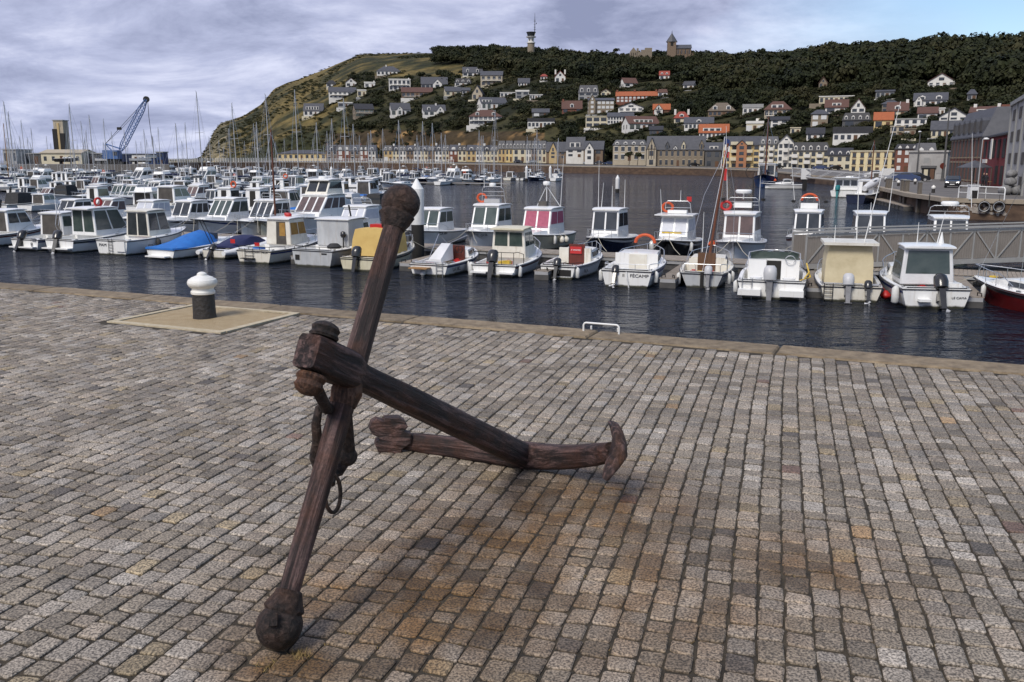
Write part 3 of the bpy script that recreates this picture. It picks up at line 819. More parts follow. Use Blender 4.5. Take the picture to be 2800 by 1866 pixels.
# ---- white ladder handle at the quay edge
la, lb = at(1588, 912, 0), at(1682, 922, 0)
la, lb = edge((Vector((la.x, la.y)) - EA).dot(ED), -.10, 0), edge((Vector((lb.x, lb.y)) - EA).dot(ED), -.10, 0)
ld = thing('quay_ladder', 'white tubular ladder handle at the edge of the quay', 'ladder', la)
d = lb - la; mb = MB(); h = .125
mb.tube([Vector((0, 0, -.02)), Vector((0, 0, h - .03)), d * .03 + Vector((0, 0, h - .008)), d * .07 + Vector((0, 0, h)), d * .93 + Vector((0, 0, h)), d * .97 + Vector((0, 0, h - .008)), d + Vector((0, 0, h - .03)), d + Vector((0, 0, -.02))], .013, 10)
mb.build('handle', MAT['white_paint'], ld, smooth=60)
em = Vector((EM.x, EM.y, 0))
mb = MB()
for t in (.12, .88): mb.tube([d * t + em * .14 + Vector((0, 0, .06)), d * t + em * .18 + Vector((0, 0, -.3)), d * t + em * .18 + Vector((0, 0, -3.2))], .014, 8)
mb.build('stile', MAT['white_paint'], ld, smooth=60)
for i in range(10):
    MB().tube([d * .12 + em * .18 + Vector((0, 0, -.25 - .3 * i)), d * .88 + em * .18 + Vector((0, 0, -.25 - .3 * i))], .011, 6).build('rung', MAT['white_paint'], ld)

# ---- dry grass in the joints by the anchor's foot
PM('dry_grass', (.20, .13, .045), .9, (.30, .22, .09), 20)
gv = MB(); rg = random.Random(5)
def tuft(c, n, h, sp):
    for _ in range(n):
        a_ = rg.uniform(0, 6.28); r = rg.uniform(0, sp); b0 = Vector((c[0] + r * math.cos(a_), c[1] + r * math.sin(a_), -.01))
        l = Vector((rg.uniform(-1, 1), rg.uniform(-1, 1), rg.uniform(.35, 1.1))).normalized() * h * rg.uniform(.5, 1.2)
        w = Vector((-l.y, l.x, 0)).normalized() * .0022
        gv.add([b0 - w, b0 + w, b0 + l], [(0, 1, 2)])
tuft((B0.x + .10, B0.y - .05), 150, .045, .05); tuft((B0.x - .02, B0.y - .13), 90, .03, .08)
for _ in range(60):
    c = at(rg.uniform(800, 2600), rg.uniform(1250, 1800), 0); tuft((c.x, c.y), 10, .018, .03)
tag(gv.build('dry_grass', MAT['dry_grass']), 'tufts of dry grass in the joints by the anchor foot', 'grass', kind='stuff')
# ================================================================== BOATS
BAZ = math.radians(20)                         # heading of the berthed boats
RP, RD, RN = Vector((-24.7, 49.0)), Vector((.895, -.446)).normalized(), Vector((.446, .895)).normalized()
def rowpt(px, off, py=438):
    """point on the water on the berth line that lies 'off' metres behind the first sterns"""
    u = U(px); P = RP + RN * off
    k = (u * P.y - P.x) / (RD.x - u * RD.y)
    p_ = P + RD * k
    return Vector((p_.x, p_.y, WZ))
def bil(f, u, v): return (f[0] * (1 - u) + f[1] * u) * (1 - v) + (f[3] * (1 - u) + f[2] * u) * v
def pane(parent, face, u0, u1, v0, v1, m, name='window', off=.012, th=.02):
    face = [Vector(p) for p in face]
    n = (face[1] - face[0]).cross(face[3] - face[0]).normalized()
    c = [bil(face, a_, b2) for a_, b2 in ((u0, v0), (u1, v0), (u1, v1), (u0, v1))]
    mb = MB(); mb.hexa([p + n * (off - th) for p in c], [p + n * off for p in c])
    return mb.build(name, m, parent)
def panes(parent, face, n, v0, v1, m, margin=.06, gap=.05, name='window', off=.012):
    w = (1 - 2 * margin - gap * (n - 1)) / n
    for i in range(n): pane(parent, face, margin + i * (w + gap), margin + i * (w + gap) + w, v0, v1, m, name, off)

R1 = 'boats berthed stern-out along the near pontoon'
R2 = 'boats berthed bow-in on the far side of the near pontoon'
class Boat:
    def __init__(s, name, label, cat, loc, az, L=6.0, B=2.3, fb=.75, bow=1.15, hull='gel', deck='gel', group=None, transom=.88, cockpit=(.06, .5), floor=.25, strip='trim', rub=True, nst=12, antifoul=True, flare=.86, lod=0, stripe=None):
        if stripe is None and group in (R1, R2): stripe = random.Random(label + 's').choice(('letter_blue', 'trim', None, 'wood_door', None, 'motor_grey'))
        s.L, s.B, s.fb, s.bow, s.tr, s.lod = L, B, fb, bow, transom, lod
        s.t = thing(name, label, cat, loc, math.pi / 2 - az, group)
        s.flare = flare; s.t.scale = ((.88, 1, .84) if group == R1 else (.92, 1, .86)) if group in (R1, R2) else (1, 1, .92)
        st = [i / nst for i in range(nst + 1)]
        rings = []
        for q in st:
            b2, h = s.hb(q), s.hh(q); x = q * L
            zc = .10 + (h - .25) * max(0, (q - .45) / .55) ** 2.2
            bc = b2 * flare * (1 - .45 * q ** 4)
            zk = -.35 + .55 * max(0, (q - .72) / .28) ** 2
            xr = 1 - .10 * q ** 4
            rings.append([(x, b2, h), (x * lerp(1, xr, .4), lerp(b2, bc, .5) * 1.01, lerp(h, zc, .5)), (x * xr, bc, zc), (x * xr, bc * .93, -.05 + .3 * max(0, q - .7)), (x * xr, 0, zk)] + [(x * xr, -bc * .93, -.05 + .3 * max(0, q - .7)), (x * xr, -bc, zc), (x * lerp(1, xr, .4), -lerp(b2, bc, .5) * 1.01, lerp(h, zc, .5)), (x, -b2, h)])
        hb_ = MB(); hb_.loft(rings, cap=False, ring_closed=False)
        hb_.f.append(tuple(range(9)))
        s.hull = hb_.build('hull', MAT[hull], s.t, smooth=30)
        # deck with a sunk cockpit
        c0, c1 = cockpit
        ds = sorted(set([q for q in st] + [c0, c1])); rings = []
        for q in ds:
            for rep in ((0, 1) if q in (c0, c1) else (0,)):
                inside = (c0 < q < c1) or (q == c0 and rep == 1) or (q == c1 and rep == 0)
                b2, h = s.hb(q), s.hh(q); x = q * L; i2 = max(b2 - .13, b2 * .5)
                zf = floor if inside else h + .05
                rings.append([(x, b2, h), (x, i2, h + .02), (x, i2 - .02 if i2 > .1 else i2 * .8, zf), (x, -(i2 - .02) if i2 > .1 else -i2 * .8, zf), (x, -i2, h + .02), (x, -b2, h)])
        MB().loft(rings, cap=False, ring_closed=False).build('deck', MAT[deck], s.t)
        if rub:
            mb = MB()
            for sg in (1, -1): mb.tube([(q * L, sg * (s.hb(q) + .015), s.hh(q) - .06) for q in st], .028, 5)
            mb.tube([(-.01, s.hb(0), s.hh(0) - .06), (-.01, -s.hb(0), s.hh(0) - .06)], .026, 5)
            mb.build('rub_rail', MAT[strip], s.t)
        if stripe:
            mb = MB()
            for sg in (1, -1):
                rg_ = []
                for q in st[:-1]:
                    zc = .10 + (s.hh(q) - .25) * max(0, (q - .45) / .55) ** 2.2; bc = s.hb(q) * flare * (1 - .45 * q ** 4); rr = []
                    for k in (.18, .32): rr.append((q * L * lerp(1, 1 - .10 * q ** 4, k * .8), sg * (lerp(s.hb(q), lerp(s.hb(q), bc, .5) * 1.01, k * 2) + .012), lerp(s.hh(q), zc, k)))
                    rg_.append(rr)
                mb.loft(rg_, cap=False, ring_closed=False)
            mb.build('hull_stripe', MAT[stripe], s.t)
        if group in (R1, R2):
            for sg in (1, -1):
                a_, e_ = Vector((L * .97, sg * .12, s.bow)), Vector((L + 1.0, sg * .9, .55)); m_ = (a_ + e_) / 2 - Vector((0, 0, .12))
                MB().tube([a_, m_, e_], .016, 4).build('mooring_line', MAT['rope'], s.t)
        if group == R1:
            rc_ = random.Random(label); x0_, x1_ = cockpit[0] * L + .25, cockpit[1] * L - .3
            for _ in range(rc_.randint(3, 5)):
                x, y = rc_.uniform(x0_, x1_), rc_.uniform(-B * .3, B * .3); kd = rc_.choice(('crate', 'bucket', 'jerrycan', 'rope_coil'))
                if kd == 'crate': MB().box(x - .22, x + .22, y - .16, y + .16, floor, floor + rc_.uniform(.2, .4)).build('crate', MAT[rc_.choice(('gel_old', 'canvas_blue', 'yellow', 'teal', 'motor_grey'))], s.t)
                elif kd == 'bucket': MB().lathe([(.001, floor), (.11, floor), (.15, floor + .3), (.13, floor + .3), (.10, floor + .05), (.001, floor + .05)], 10, (x, y, 0)).build('bucket', MAT[rc_.choice(('motor_black', 'orange', 'gel_old', 'canvas_blue'))], s.t)
                elif kd == 'jerrycan': MB().box(x - .09, x + .09, y - .16, y + .16, floor, floor + .36).box(x - .03, x + .03, y - .08, y + .08, floor + .37, floor + .42).build('jerrycan', MAT[rc_.choice(('red', 'motor_black'))], s.t)
                else: MB().tube([(x + .2 * math.cos(k * .7) * (1 - k * .01), y + .2 * math.sin(k * .7), floor + .02 + k * .006) for k in range(26)], .02, 4).build('rope_coil', MAT['rope'], s.t)
            for q in (.04, .5):
                for sg in (1, -1): MB().box(q * L - .10, q * L + .10, sg * (s.hb(q) - .07) - .02, sg * (s.hb(q) - .07) + .02, s.hh(q) + .02, s.hh(q) + .07).build('cleat', MAT['steel'], s.t)
    def hb(s, q):
        B2 = s.B / 2
        if q < .4:
            t = q / .4; return B2 * lerp(s.tr, 1, t * (2 - t))
        return max(.025, B2 * (1 - ((q - .4) / .6) ** 2.3))
    def hh(s, q): return lerp(s.fb, s.bow, max(0, q - .1) ** 1.6)
    def cabin(s, x0, x1, z0, z1, wb=None, wt=None, rf=.5, rr=.05, wall='gel', roof='gel', glass='glass', front=2, side=2, rear=None, sv=(.42, .88), fv=(.2, .9), ov=(.12, .15), rname='roof', rth=.07, sm=.06, rearm='interior', roofbuild=True, rv=(.1, .92)):
        wb = wb or s.B / 2 - .28; wt = wt or wb - .1
        A = [Vector(p) for p in ((x0, -wb, z0), (x1, -wb * .82, z0), (x1, wb * .82, z0), (x0, wb, z0))]
        T = [Vector(p) for p in ((x0 + rr, -wt, z1), (x1 - rf, -wt * .86, z1), (x1 - rf, wt * .86, z1), (x0 + rr, wt, z1))]
        c = MB().hexa(A, T).build('cabin', MAT[wall], s.t, smooth=25, bevel=.05)
        faces = dict(star=(A[0], A[1], T[1], T[0]), front=(A[1], A[2], T[2], T[1]), port=(A[2], A[3], T[3], T[2]), rear=(A[3], A[0], T[0], T[3]))
        g = MAT[glass]
        if side:
            panes(s.t, faces['star'], side, *sv, g, sm); panes(s.t, faces['port'], side, *sv, g, sm)
        if front: panes(s.t, faces['front'], front, *fv, g, .07, .06)
        if rear == 'open': pane(s.t, faces['rear'], .10, .90, .04, .93, MAT[rearm], 'doorway')
        elif rear == 'door': pane(s.t, faces['rear'], .30, .68, .03, .90, MAT[rearm], 'door', .02, .04)
        elif isinstance(rear, int): panes(s.t, faces['rear'], rear, *rv, g, .08, .06)
        if roofbuild:
            o0, o1 = ov; X0, X1 = x0 + rr - o0, x1 - rf + o1; w = wt + .06
            rings = []
            for q, dz in ((0, -.02), (.12, .015), (.5, .05), (.85, .03), (1, -.03)):
                x = lerp(X0, X1, q); ww = w * (1 if q < .6 else lerp(1, .84, (q - .6) / .4))
                rings.append([(x, -ww, z1 + dz), (x, -ww, z1 + dz + rth * .7), (x, -ww * .8, z1 + dz + rth * 1.1), (x, 0, z1 + dz + rth * 1.35), (x, ww * .8, z1 + dz + rth * 1.1), (x, ww, z1 + dz + rth * .7), (x, ww, z1 + dz)])
            s.roof = MB().loft(rings).build(rname, MAT[roof], s.t, smooth=40)
        s.faces, s.A, s.T = faces, A, T
        return c
    def trunk(s, x0, x1, h, w=None, wins=3, m='gel', glass='glass'):
        """low coachroof forward"""
        w = w or s.B / 2 - .35; rings = []
        for q in (0, .5, 1):
            x = lerp(x0, x1, q); ww = min(w, max(.1, s.hb(x / s.L) - .2)); z0 = s.hh(x / s.L) - .02; z1 = z0 + h * (1 if q < .9 else .45)
            rings.append([(x, -ww, z0), (x, -ww * .9, z1), (x, 0, z1 + .05), (x, ww * .9, z1), (x, ww, z0)])
        MB().loft(rings).build('coachroof', MAT[m], s.t, smooth=40)
        for sg in (1, -1):
            for i in range(wins):
                qa, qb = .08 + i * .8 / wins / 1.1, .08 + (i + .72) * .8 / wins / 1.1
                ps = []
                for q in (qa, qb):
                    x = lerp(x0, x1, q); ww = min(w, max(.1, s.hb(x / s.L) - .2)); z0 = s.hh(x / s.L)
                    ps.append((Vector((x, sg * (ww * .975 + .012), z0 + h * .28)), Vector((x, sg * (ww * .925 + .012), z0 + h * .74))))
                mb = MB(); d = Vector((0, sg * .015, 0))
                b4 = [ps[0][0], ps[1][0], ps[1][1], ps[0][1]]
                mb.hexa([p - d for p in b4], [p + d for p in b4]); mb.build('window', MAT[glass], s.t)
    def motor(s, y=0, tilt=25, m='motor_black', sc=1.0, x=-.22, turn=0, z=None):
        z = s.fb * .55 if z is None else z
        o = bpy.data.objects.new('outboard_motor', None)
        rings = []
        for zz, rx, ry, cx in ((.30, .13, .10, 0), (.34, .19, .145, -.01), (.55, .21, .155, -.02), (.72, .18, .14, 0), (.80, .11, .09, .02)):
            rings.append([(cx + rx * math.cos(a_) * (1 if abs(math.cos(a_)) < .8 else .94), ry * math.sin(a_), zz) for a_ in [2 * math.pi * k / 14 for k in range(14)]])
        o = MB().loft(rings).build('outboard_motor', MAT[m], s.t, smooth=40)
        o.location = (x, y, z); o.rotation_euler = (0, math.radians(tilt), math.radians(turn)); o.scale = (sc * 1.15, sc * 1.3, sc * 1.1)
        lg = MB(); lg.hexa([(-.07, -.05, -.55), (.10, -.05, -.55), (.10, .05, -.55), (-.07, .05, -.55)], [(-.10, -.07, .32), (.12, -.07, .32), (.12, .07, .32), (-.10, .07, .32)])
        lg.box(.08, .22, -.09, .09, -.05, .22); lg.box(-.14, .12, -.10, .10, -.38, -.36)
        lg.build('motor_leg', MAT[m if m != 'motor_grey' else 'leg_grey'], o)
        pr = MB(); pr.lathe([(.001, -.22), (.045, -.16), (.055, 0), (.05, .12), (.001, .2)], 10, (0, 0, -.55), Matrix.Rotation(math.pi / 2, 3, 'Y'))
        for k in range(3):
            a_ = 2 * math.pi * k / 3; d = Vector((0, math.cos(a_), math.sin(a_))); e2 = Vector((0, -d.z, d.y))
            pr.hexa([Vector((-.17, 0, -.55)) + d * .03 - e2 * .02, Vector((-.15, 0, -.55)) + d * .03 + e2 * .02, Vector((-.14, 0, -.55)) + d * .14 + e2 * .05, Vector((-.18, 0, -.55)) + d * .14 - e2 * .05],
                    [Vector((-.16, 0, -.55)) + d * .03 - e2 * .02, Vector((-.14, 0, -.55)) + d * .03 + e2 * .02, Vector((-.13, 0, -.55)) + d * .14 + e2 * .05, Vector((-.17, 0, -.55)) + d * .14 - e2 * .05])
        pr.build('propeller', MAT['motor_grey'], o)
        return o
    def sternrail(s, h=.45, depth=.9, m='steel', gap=False):
        mb = MB(); z = s.fb; b0, b1 = s.hb(0) - .06, s.hb(depth / s.L) - .06
        top = [(depth, b1, z + h * .75), (depth * .4, b0 + .02, z + h), (.06, b0 - .05, z + h), (.06, -b0 + .05, z + h), (depth * .4, -b0 - .02, z + h), (depth, -b1, z + h * .75)]
        mb.tube([(depth, b1, z)] + top + [(depth, -b1, z)], .018, 5)
        for yy in (b0 - .06, -b0 + .06, b0 * .35, -b0 * .35): mb.tube([(.06, yy, z), (.06, yy, z + h)], .015, 4)
        mb.build('stern_rail', MAT[m], s.t)
    def bowrail(s, x0=.5, h=.5, m='steel', n=4):
        mb = MB(); qs = [lerp(x0, .99, i / 7) for i in range(8)]
        def pt(q, sg, z): return (q * s.L, sg * max(.05, s.hb(q) - .08), s.hh(q) + z)
        L_ = [pt(q, 1, h * min(1, (q - x0) * 6 + .35)) for q in qs]; R_ = [pt(q, -1, h * min(1, (q - x0) * 6 + .35)) for q in qs]
        mb.tube(L_ + R_[::-1], .016, 5)
        for i in range(n):
            q = lerp(x0 + .03, .95, i / (n - 1))
            for sg in (1, -1): mb.tube([pt(q, sg, 0), pt(q, sg, h * min(1, (q - x0) * 6 + .35))], .013, 4)
        mb.build('bow_rail', MAT[m], s.t)
    def fender(s, q, sg, m='fender_white', r=.09, l=.42, z=None):
        z = s.hh(q) - .35 if z is None else z
        y = sg * (s.hb(q) + r * .8)
        mb = MB(); mb.lathe([(.001, -l / 2 - r * .8), (r * .6, -l / 2 - r * .5), (r, -l / 2), (r, l / 2), (r * .6, l / 2 + r * .5), (r * .3, l / 2 + r * .9), (.001, l / 2 + r)], 10, (q * s.L, y, z))
        mb.tube([(q * s.L, y, z + l / 2 + r * .8), (q * s.L, sg * (s.hb(q) - .05), s.hh(q) + .05)], .012, 4)
        mb.build('fender', MAT[m], s.t, smooth=50)
    def ladder(s, y, z0=-.2, n=4, m='steel', w=.3):
        mb = MB(); z1 = s.fb
        for yy in (y - w / 2, y + w / 2): mb.tube([(-.06, yy, z0), (-.06, yy, z1 + .1)], .016, 5)
        for i in range(n): mb.tube([(-.06, y - w / 2, lerp(z0 + .05, z1 - .1, i / (n - 1))), (-.06, y + w / 2, lerp(z0 + .05, z1 - .1, i / (n - 1)))], .015, 4)
        mb.build('boarding_ladder', MAT[m], s.t)
    def aerial(s, x, y, z, h, lean=(0, 0), m='white_paint', r=.014):
        MB().tube([(x, y, z), (x + lean[0] * .5, y + lean[1] * .5, z + h * .5), (x + lean[0], y + lean[1], z + h)], [r * 1.4, r, r * .6], 5).build('aerial', MAT[m], s.t)
    def lifering(s, x, y, z, ax='x', r=.30, m='orange', half=False):
        mb = MB(); pts = []
        n = 14
        for k in range(n + (1 if half else 0)):
            a_ = (math.pi * k / n) if half else 2 * math.pi * k / n
            pts.append((x, y + r * math.cos(a_), z + r * math.sin(a_)) if ax == 'x' else (x + r * math.cos(a_), y, z + r * math.sin(a_)))
        mb.tube(pts, .075, 8, closed=not half); mb.build('lifebuoy', MAT[m], s.t, smooth=50)
    def radar(s, x, z, w=.28, h=.16, y=0, post=.0):
        mb = MB(); mb.lathe([(.001, 0), (w * .9, 0), (w, h * .3), (w, h * .7), (w * .85, h), (.001, h * 1.05)], 14, (x, y, z + post))
        if post: mb.tube([(x, y, z), (x, y, z + post)], .035, 6)
        mb.build('radar', MAT['gel'], s.t, smooth=40)
    def arch(s, x, z0, h, w, back=.2, m='steel', cross=1):
        mb = MB(); mb.tube([(x - back * .2, w, z0), (x + back * .5, w * .92, z0 + h * .8), (x + back, w * .75, z0 + h), (x + back, -w * .75, z0 + h), (x + back * .5, -w * .92, z0 + h * .8), (x - back * .2, -w, z0)], .022, 6)
        for i in range(cross): mb.tube([(x + back * .3, w * .94, z0 + h * (.45 + .25 * i)), (x + back * .3, -w * .94, z0 + h * (.45 + .25 * i))], .016, 5)
        mb.build('arch', MAT[m], s.t)
    def mast(s, x, h, m='alu', r=.06, z0=None, lean=(0, 0), boom=True, stays=True, spread=True, cover='canvas_navy', boomlen=None):
        z0 = s.hh(x / s.L) if z0 is None else z0
        top = Vector((x + lean[0], lean[1], z0 + h))
        def on(t): return Vector((x + lean[0] * t, lean[1] * t, z0 + h * t))
        MB().tube([on(0), on(.5), on(1)], [r, r * .92, r * .7], 6).build('mast', MAT[m], s.t, smooth=60)
        if stays:
            mb = MB(); rr = max(.008, r * .16)
            mb.tube([on(.98), (s.L * .98, 0, s.bow)], rr, 3); mb.tube([on(.98), (.05, 0, s.fb)], rr, 3)
            for sg in (1, -1): mb.tube([on(.96), (on(.55).x, on(.55).y + sg * s.B * .3, on(.55).z), (x - .2, sg * s.B * .46, s.hh(x / s.L))], rr, 3)
            mb.build('rigging', MAT['steel'], s.t)
        if spread:
            MB().tube([(on(.55).x, on(.55).y - s.B * .3, on(.55).z), (on(.55).x, on(.55).y + s.B * .3, on(.55).z)], r * .35, 4).build('spreader', MAT['alu'], s.t)
            MB().tube([on(1), on(1) + Vector((-.25, 0, .12))], r * .2, 3).build('wind_vane', MAT['dark'], s.t)
        if boom:
            bl = boomlen or x * .8
            MB().tube([(x - .05, 0, z0 + .75), (x - bl, 0, z0 + .80)], [r * .8, r * .6], 6).build('boom', MAT['alu'], s.t)
            MB().tube([(x - .1, 0, z0 + .9), (x - bl * .5, 0, z0 + .94), (x - bl * .95, 0, z0 + .9)], [r * 1.8, r * 1.7, r * .9], 7).build('sail_cover', MAT[cover], s.t, smooth=60)
    def box(s, name, m, *a): return MB().box(*a).build(name, MAT[m], s.t)
    def stern_text(s, body, y, z, size, m='letter_black'): text(s.t, body, (-.02, y, z), size, (0, -1, 0), (0, 0, 1), MAT[m])
    def side_text(s, body, q, z, size, sg=-1, m='letter_black', shear=0):
        """lettering on the hull side"""
        a_, b2 = Vector((q * s.L, sg * s.hb(q), 0)), Vector(((q + .12) * s.L, sg * s.hb(q + .12), 0))
        d = (b2 - a_).normalized() * (1 if sg < 0 else -1); n = Vector((d.y, -d.x, 0)); n = n if n.y * sg > 0 else -n
        text(s.t, body, (a_ + b2) / 2 + n * .02 + Vector((0, 0, z)), size, d, (0, n.y * -.1, 1), MAT[m], shear=shear)
    def canopy(s, x0, x1, z0, z1, m, w=None, rr=.25, rf=.1, crown=.12, name='canopy'):
        w = w or s.B / 2 - .15; rings = []
        for q in (0, .25, .6, 1):
            xb, xt = lerp(x0, x1, q), lerp(x0 + rr, x1 - rf, q); zz = z1 + crown * math.sin(math.pi * (.25 + .6 * q)) - crown * .6
            rings.append([(xb, -w, z0), (lerp(xb, xt, .6), -w * .97, lerp(z0, zz, .6)), (xt, -w * .86, zz), (xt, 0, zz + .07), (xt, w * .86, zz), (lerp(xb, xt, .6), w * .97, lerp(z0, zz, .6)), (xb, w, z0)])
        return MB().loft(rings).build(name, MAT[m], s.t, smooth=35)

def P_(px, py): return at(px, py, WZ)
deg = math.radians
# ---- first row, left to right -------------------------------------------------
b = Boat('motor_boat', 'white cabin boat cut by the left picture edge, letter B on its transom', 'boat', P_(70, 686), deg(22), 6.2, 2.4, .78, 1.25, group=R1, cockpit=(.05, .42))
b.cabin(2.1, 4.5, .85, 2.35, rf=.9, wall='gel', glass='glass_green', side=2, rear='open'); b.motor(.25, 28, sc=1.15); b.bowrail(.45, .45)
b.ladder(-.75, .8, 6); b.stern_text('B', -.55, .42, .34); b.side_text('B', .12, .45, .3)
MB().tube([(2.0, -.75, .8), (1.7, -.75, 1.6), (2.0, -.75, 3.0)], .02, 5).tube([(2.25, -.75, .8), (1.95, -.75, 1.6), (2.25, -.75, 3.0)], .02, 5).tube([(1.7, -.75, 1.6), (1.95, -.75, 1.6)], .015, 4).tube([(1.8, -.75, 2.1), (2.05, -.75, 2.1)], .015, 4).tube([(1.92, -.75, 2.6), (2.17, -.75, 2.6)], .015, 4).build('ladder', MAT['steel'], b.t)
b.box('swim_platform', 'gel', -.35, 0, -.9, .9, .22, .30); b.aerial(3, .4, 2.4, 1.6)

b = Boat('motor_boat', 'white boat whose stern is just cut off by the left picture edge', 'boat', P_(-75, 676), deg(22), 6.4, 2.4, .8, 1.3, group=R1, cockpit=(.05, .4))
b.cabin(2.0, 4.4, .9, 2.4, rf=.8, glass='glass', side=2, rear='open'); b.bowrail(.45, .45); b.motor(0, 20, sc=1.1)

b = Boat('motor_boat', 'white wheelhouse boat with tall green-tinted glass beside the PAM boat', 'boat', P_(165, 691), deg(24), 6.6, 2.5, .85, 1.35, group=R1, cockpit=(.05, .34), floor=.3)
b.cabin(1.9, 4.9, .95, 2.75, rf=1.0, rr=.0, wall='gel', glass='glass_green', side=2, rear=2, sv=(.22, .93), rv=(.15, .93), ov=(.5, .1), sm=.03); b.motor(.1, 32, sc=1.25, turn=20); b.bowrail(.5, .45)
b.lifering(3.0, -.2, 3.15, 'y', .26, 'red'); b.side_text('MUSTIFISH II', .16, .62, .16, m='letter_blue'); b.box('swim_platform', 'gel', -.4, 0, -1.0, 1.0, .25, .33)
b.fender(.3, -1)

b = Boat('motor_boat', 'white boat named PAM on its transom with dark wheelhouse doors', 'boat', P_(308, 698), deg(22), 6.4, 2.5, .95, 1.4, group=R1, cockpit=(.05, .36), floor=.35)
b.cabin(2.15, 4.3, 1.0, 2.65, wb=.85, rf=.5, wall='gel_old', roof='gel_old', glass='glass', side=2, rear=2, sv=(.25, .92), rv=(.06, .93), sm=.04)
b.stern_text('PAM', .62, .62, .27); b.ladder(.05, .05, 5, 'dark', .26); b.box('stern_locker', 'gel', -.08, 0, -.95, -.35, .25, .88); b.bowrail(.5, .5)
b.fender(.35, -1, 'rubber', .14, .3); b.aerial(3, 0, 2.7, 1.8)

b = Boat('covered_boat', 'white motor boat under a bright blue tarpaulin', 'boat', P_(440, 708), deg(27), 6.3, 2.3, .62, .95, group=R1, cockpit=(.05, .5))
rings = []
for x, z, w in ((-.08, .68, .98), (.5, .78, 1.06), (1.4, 1.0, 1.08), (2.4, 1.42, 1.0), (3.1, 1.55, .9), (3.7, 1.35, .75), (4.1, 1.02, .6)):
    rings.append([(x, -w - .04, .56), (x, -w, .68), (x, -w * .6, lerp(.68, z, .75)), (x, 0, z + .03 * math.sin(9 * x)), (x, w * .6, lerp(.68, z, .75)), (x, w, .68), (x, w + .04, .56)])
MB().loft(rings).build('tarpaulin', MAT['canvas_blue'], b.t, smooth=45)
b.box('windscreen', 'glass', 3.75, 3.8, -.7, .7, .95, 1.35); b.box('swim_platform', 'gel', -.45, 0, -.7, .7, .12, .2); b.bowrail(.62, .3); b.trunk(3.9, 5.4, .2, .7, 0)
MB().tube([(3.0, -1.1, .7), (2.2, -1.1, 2.3)], .022, 5).tube([(2.75, -1.1, .7), (1.95, -1.1, 2.3)], .022, 5).build('boat_hook', MAT['dark'], b.t)

b = Boat('inflatable_boat', 'white inflatable under a navy cover with a small black outboard', 'boat', P_(585, 708), deg(24), 5.2, 1.9, .5, .75, group=R1, hull='gel_old', rub=False, cockpit=(.1, .7))
mb = MB(); pts = [(-.25, .85, .38), (1, .88, .4), (2.6, .86, .45), (3.9, .68, .55), (4.8, .34, .68), (5.15, 0, .74), (4.8, -.34, .68), (3.9, -.68, .55), (2.6, -.86, .45), (1, -.88, .4), (-.25, -.85, .38)]
mb.tube(pts, [.14, .26, .27, .26, .22, .2, .22, .26, .27, .26, .14], 10); mb.build('tube', MAT['gel'], b.t, smooth=60)
rings = []
for x, z, w in ((.8, .72, .75), (1.6, 1.0, .85), (2.6, 1.28, .82), (3.4, 1.2, .7), (4.2, .9, .45)): rings.append([(x, -w, .6), (x, -w * .7, z * .92), (x, 0, z), (x, w * .7, z * .92), (x, w, .6)])
MB().loft(rings).build('cover', MAT['canvas_navy'], b.t, smooth=45)
b.motor(.1, 38, sc=.85)
b.box('ensign', 'red', .9, .92, -.75, -.45, .9, 1.15)

b = Boat('motor_boat', 'old white wheelhouse boat with brown doorway and ochre curtains', 'boat', P_(695, 721), deg(24), 6.4, 2.4, .78, 1.25, hull='gel_old', group=R1, cockpit=(.05, .38), floor=.3)
b.cabin(2.2, 4.1, .9, 2.45, wb=.8, rf=.35, wall='gel_old', roof='gel', glass='curtain_ochre', side=2, rear=None, sv=(.4, .86), front=2)
pane(b.t, b.faces['rear'], .42, .82, .02, .90, MAT['interior'], 'doorway'); pane(b.t, b.faces['rear'], .56, .80, .35, .86, MAT['curtain_ochre'], 'curtain', .02)
b.trunk(4.1, 5.6, .3, .75, 0); b.sternrail(.2, 1.2, 'dark'); b.bowrail(.5, .45); b.stern_text('SAINT MICH', -.45, .66, .15)
b.box('swim_step', 'dark', -.3, -.02, -.1, .65, .28, .32); b.ladder(.25, .2, 3, 'dark', .5)
b.box('ensign', 'red', .25, .27, -.2, .1, 1.0, 1.2); b.box('crate', 'canvas_blue', .35, .75, -.2, .3, .78, .9)
for yy in (.35, -.25): MB().lathe([(.001, 0), (.16, 0), (.18, .15), (.15, .2), (.001, .2)], 10, (3.2 + yy, yy * .8, 2.55)).build('roof_pot', MAT['red'], b.t)

b = Boat('work_boat', 'grey-white boxy work boat with a plain slab cabin', 'boat', P_(855, 730), deg(25), 6.6, 2.5, .95, 1.35, hull='gel_grey', deck='gel', group=R1, cockpit=(.04, .3), floor=.4, transom=.95)
b.cabin(1.9, 3.6, 1.0, 2.55, wb=.95, wt=.95, rf=0.0, rr=0, wall='gel_grey', roof='gel', front=0, side=0, ov=(.1, .3), rth=.05)
b.cabin(3.6, 4.7, 1.0, 2.45, wb=.85, rf=.45, wall='gel', roof='gel', front=2, side=1, ov=(.0, .15))
b.stern_text('H CN', 0, -9, .2); b.side_text('H CN 70', .45, .95, .24); b.sternrail(.18, .9, 'dark'); b.box('exhaust_grating', 'dark', -.02, .0, .75, 1.0, .35, .65); b.box('vent', 'dark', -.02, 0, -.85, -.55, .72, .80)
mb = MB(); mb.lathe([(.001, 0), (.10, .0), (.15, .1), (.13, .3), (.05, .36), (.001, .36)], 10, (1.7, -.75, 1.55)); mb.tube([(1.7, -.75, .95), (1.7, -.75, 1.6)], .035, 6); mb.build('spare_outboard', MAT['motor_black'], b.t, smooth=50)
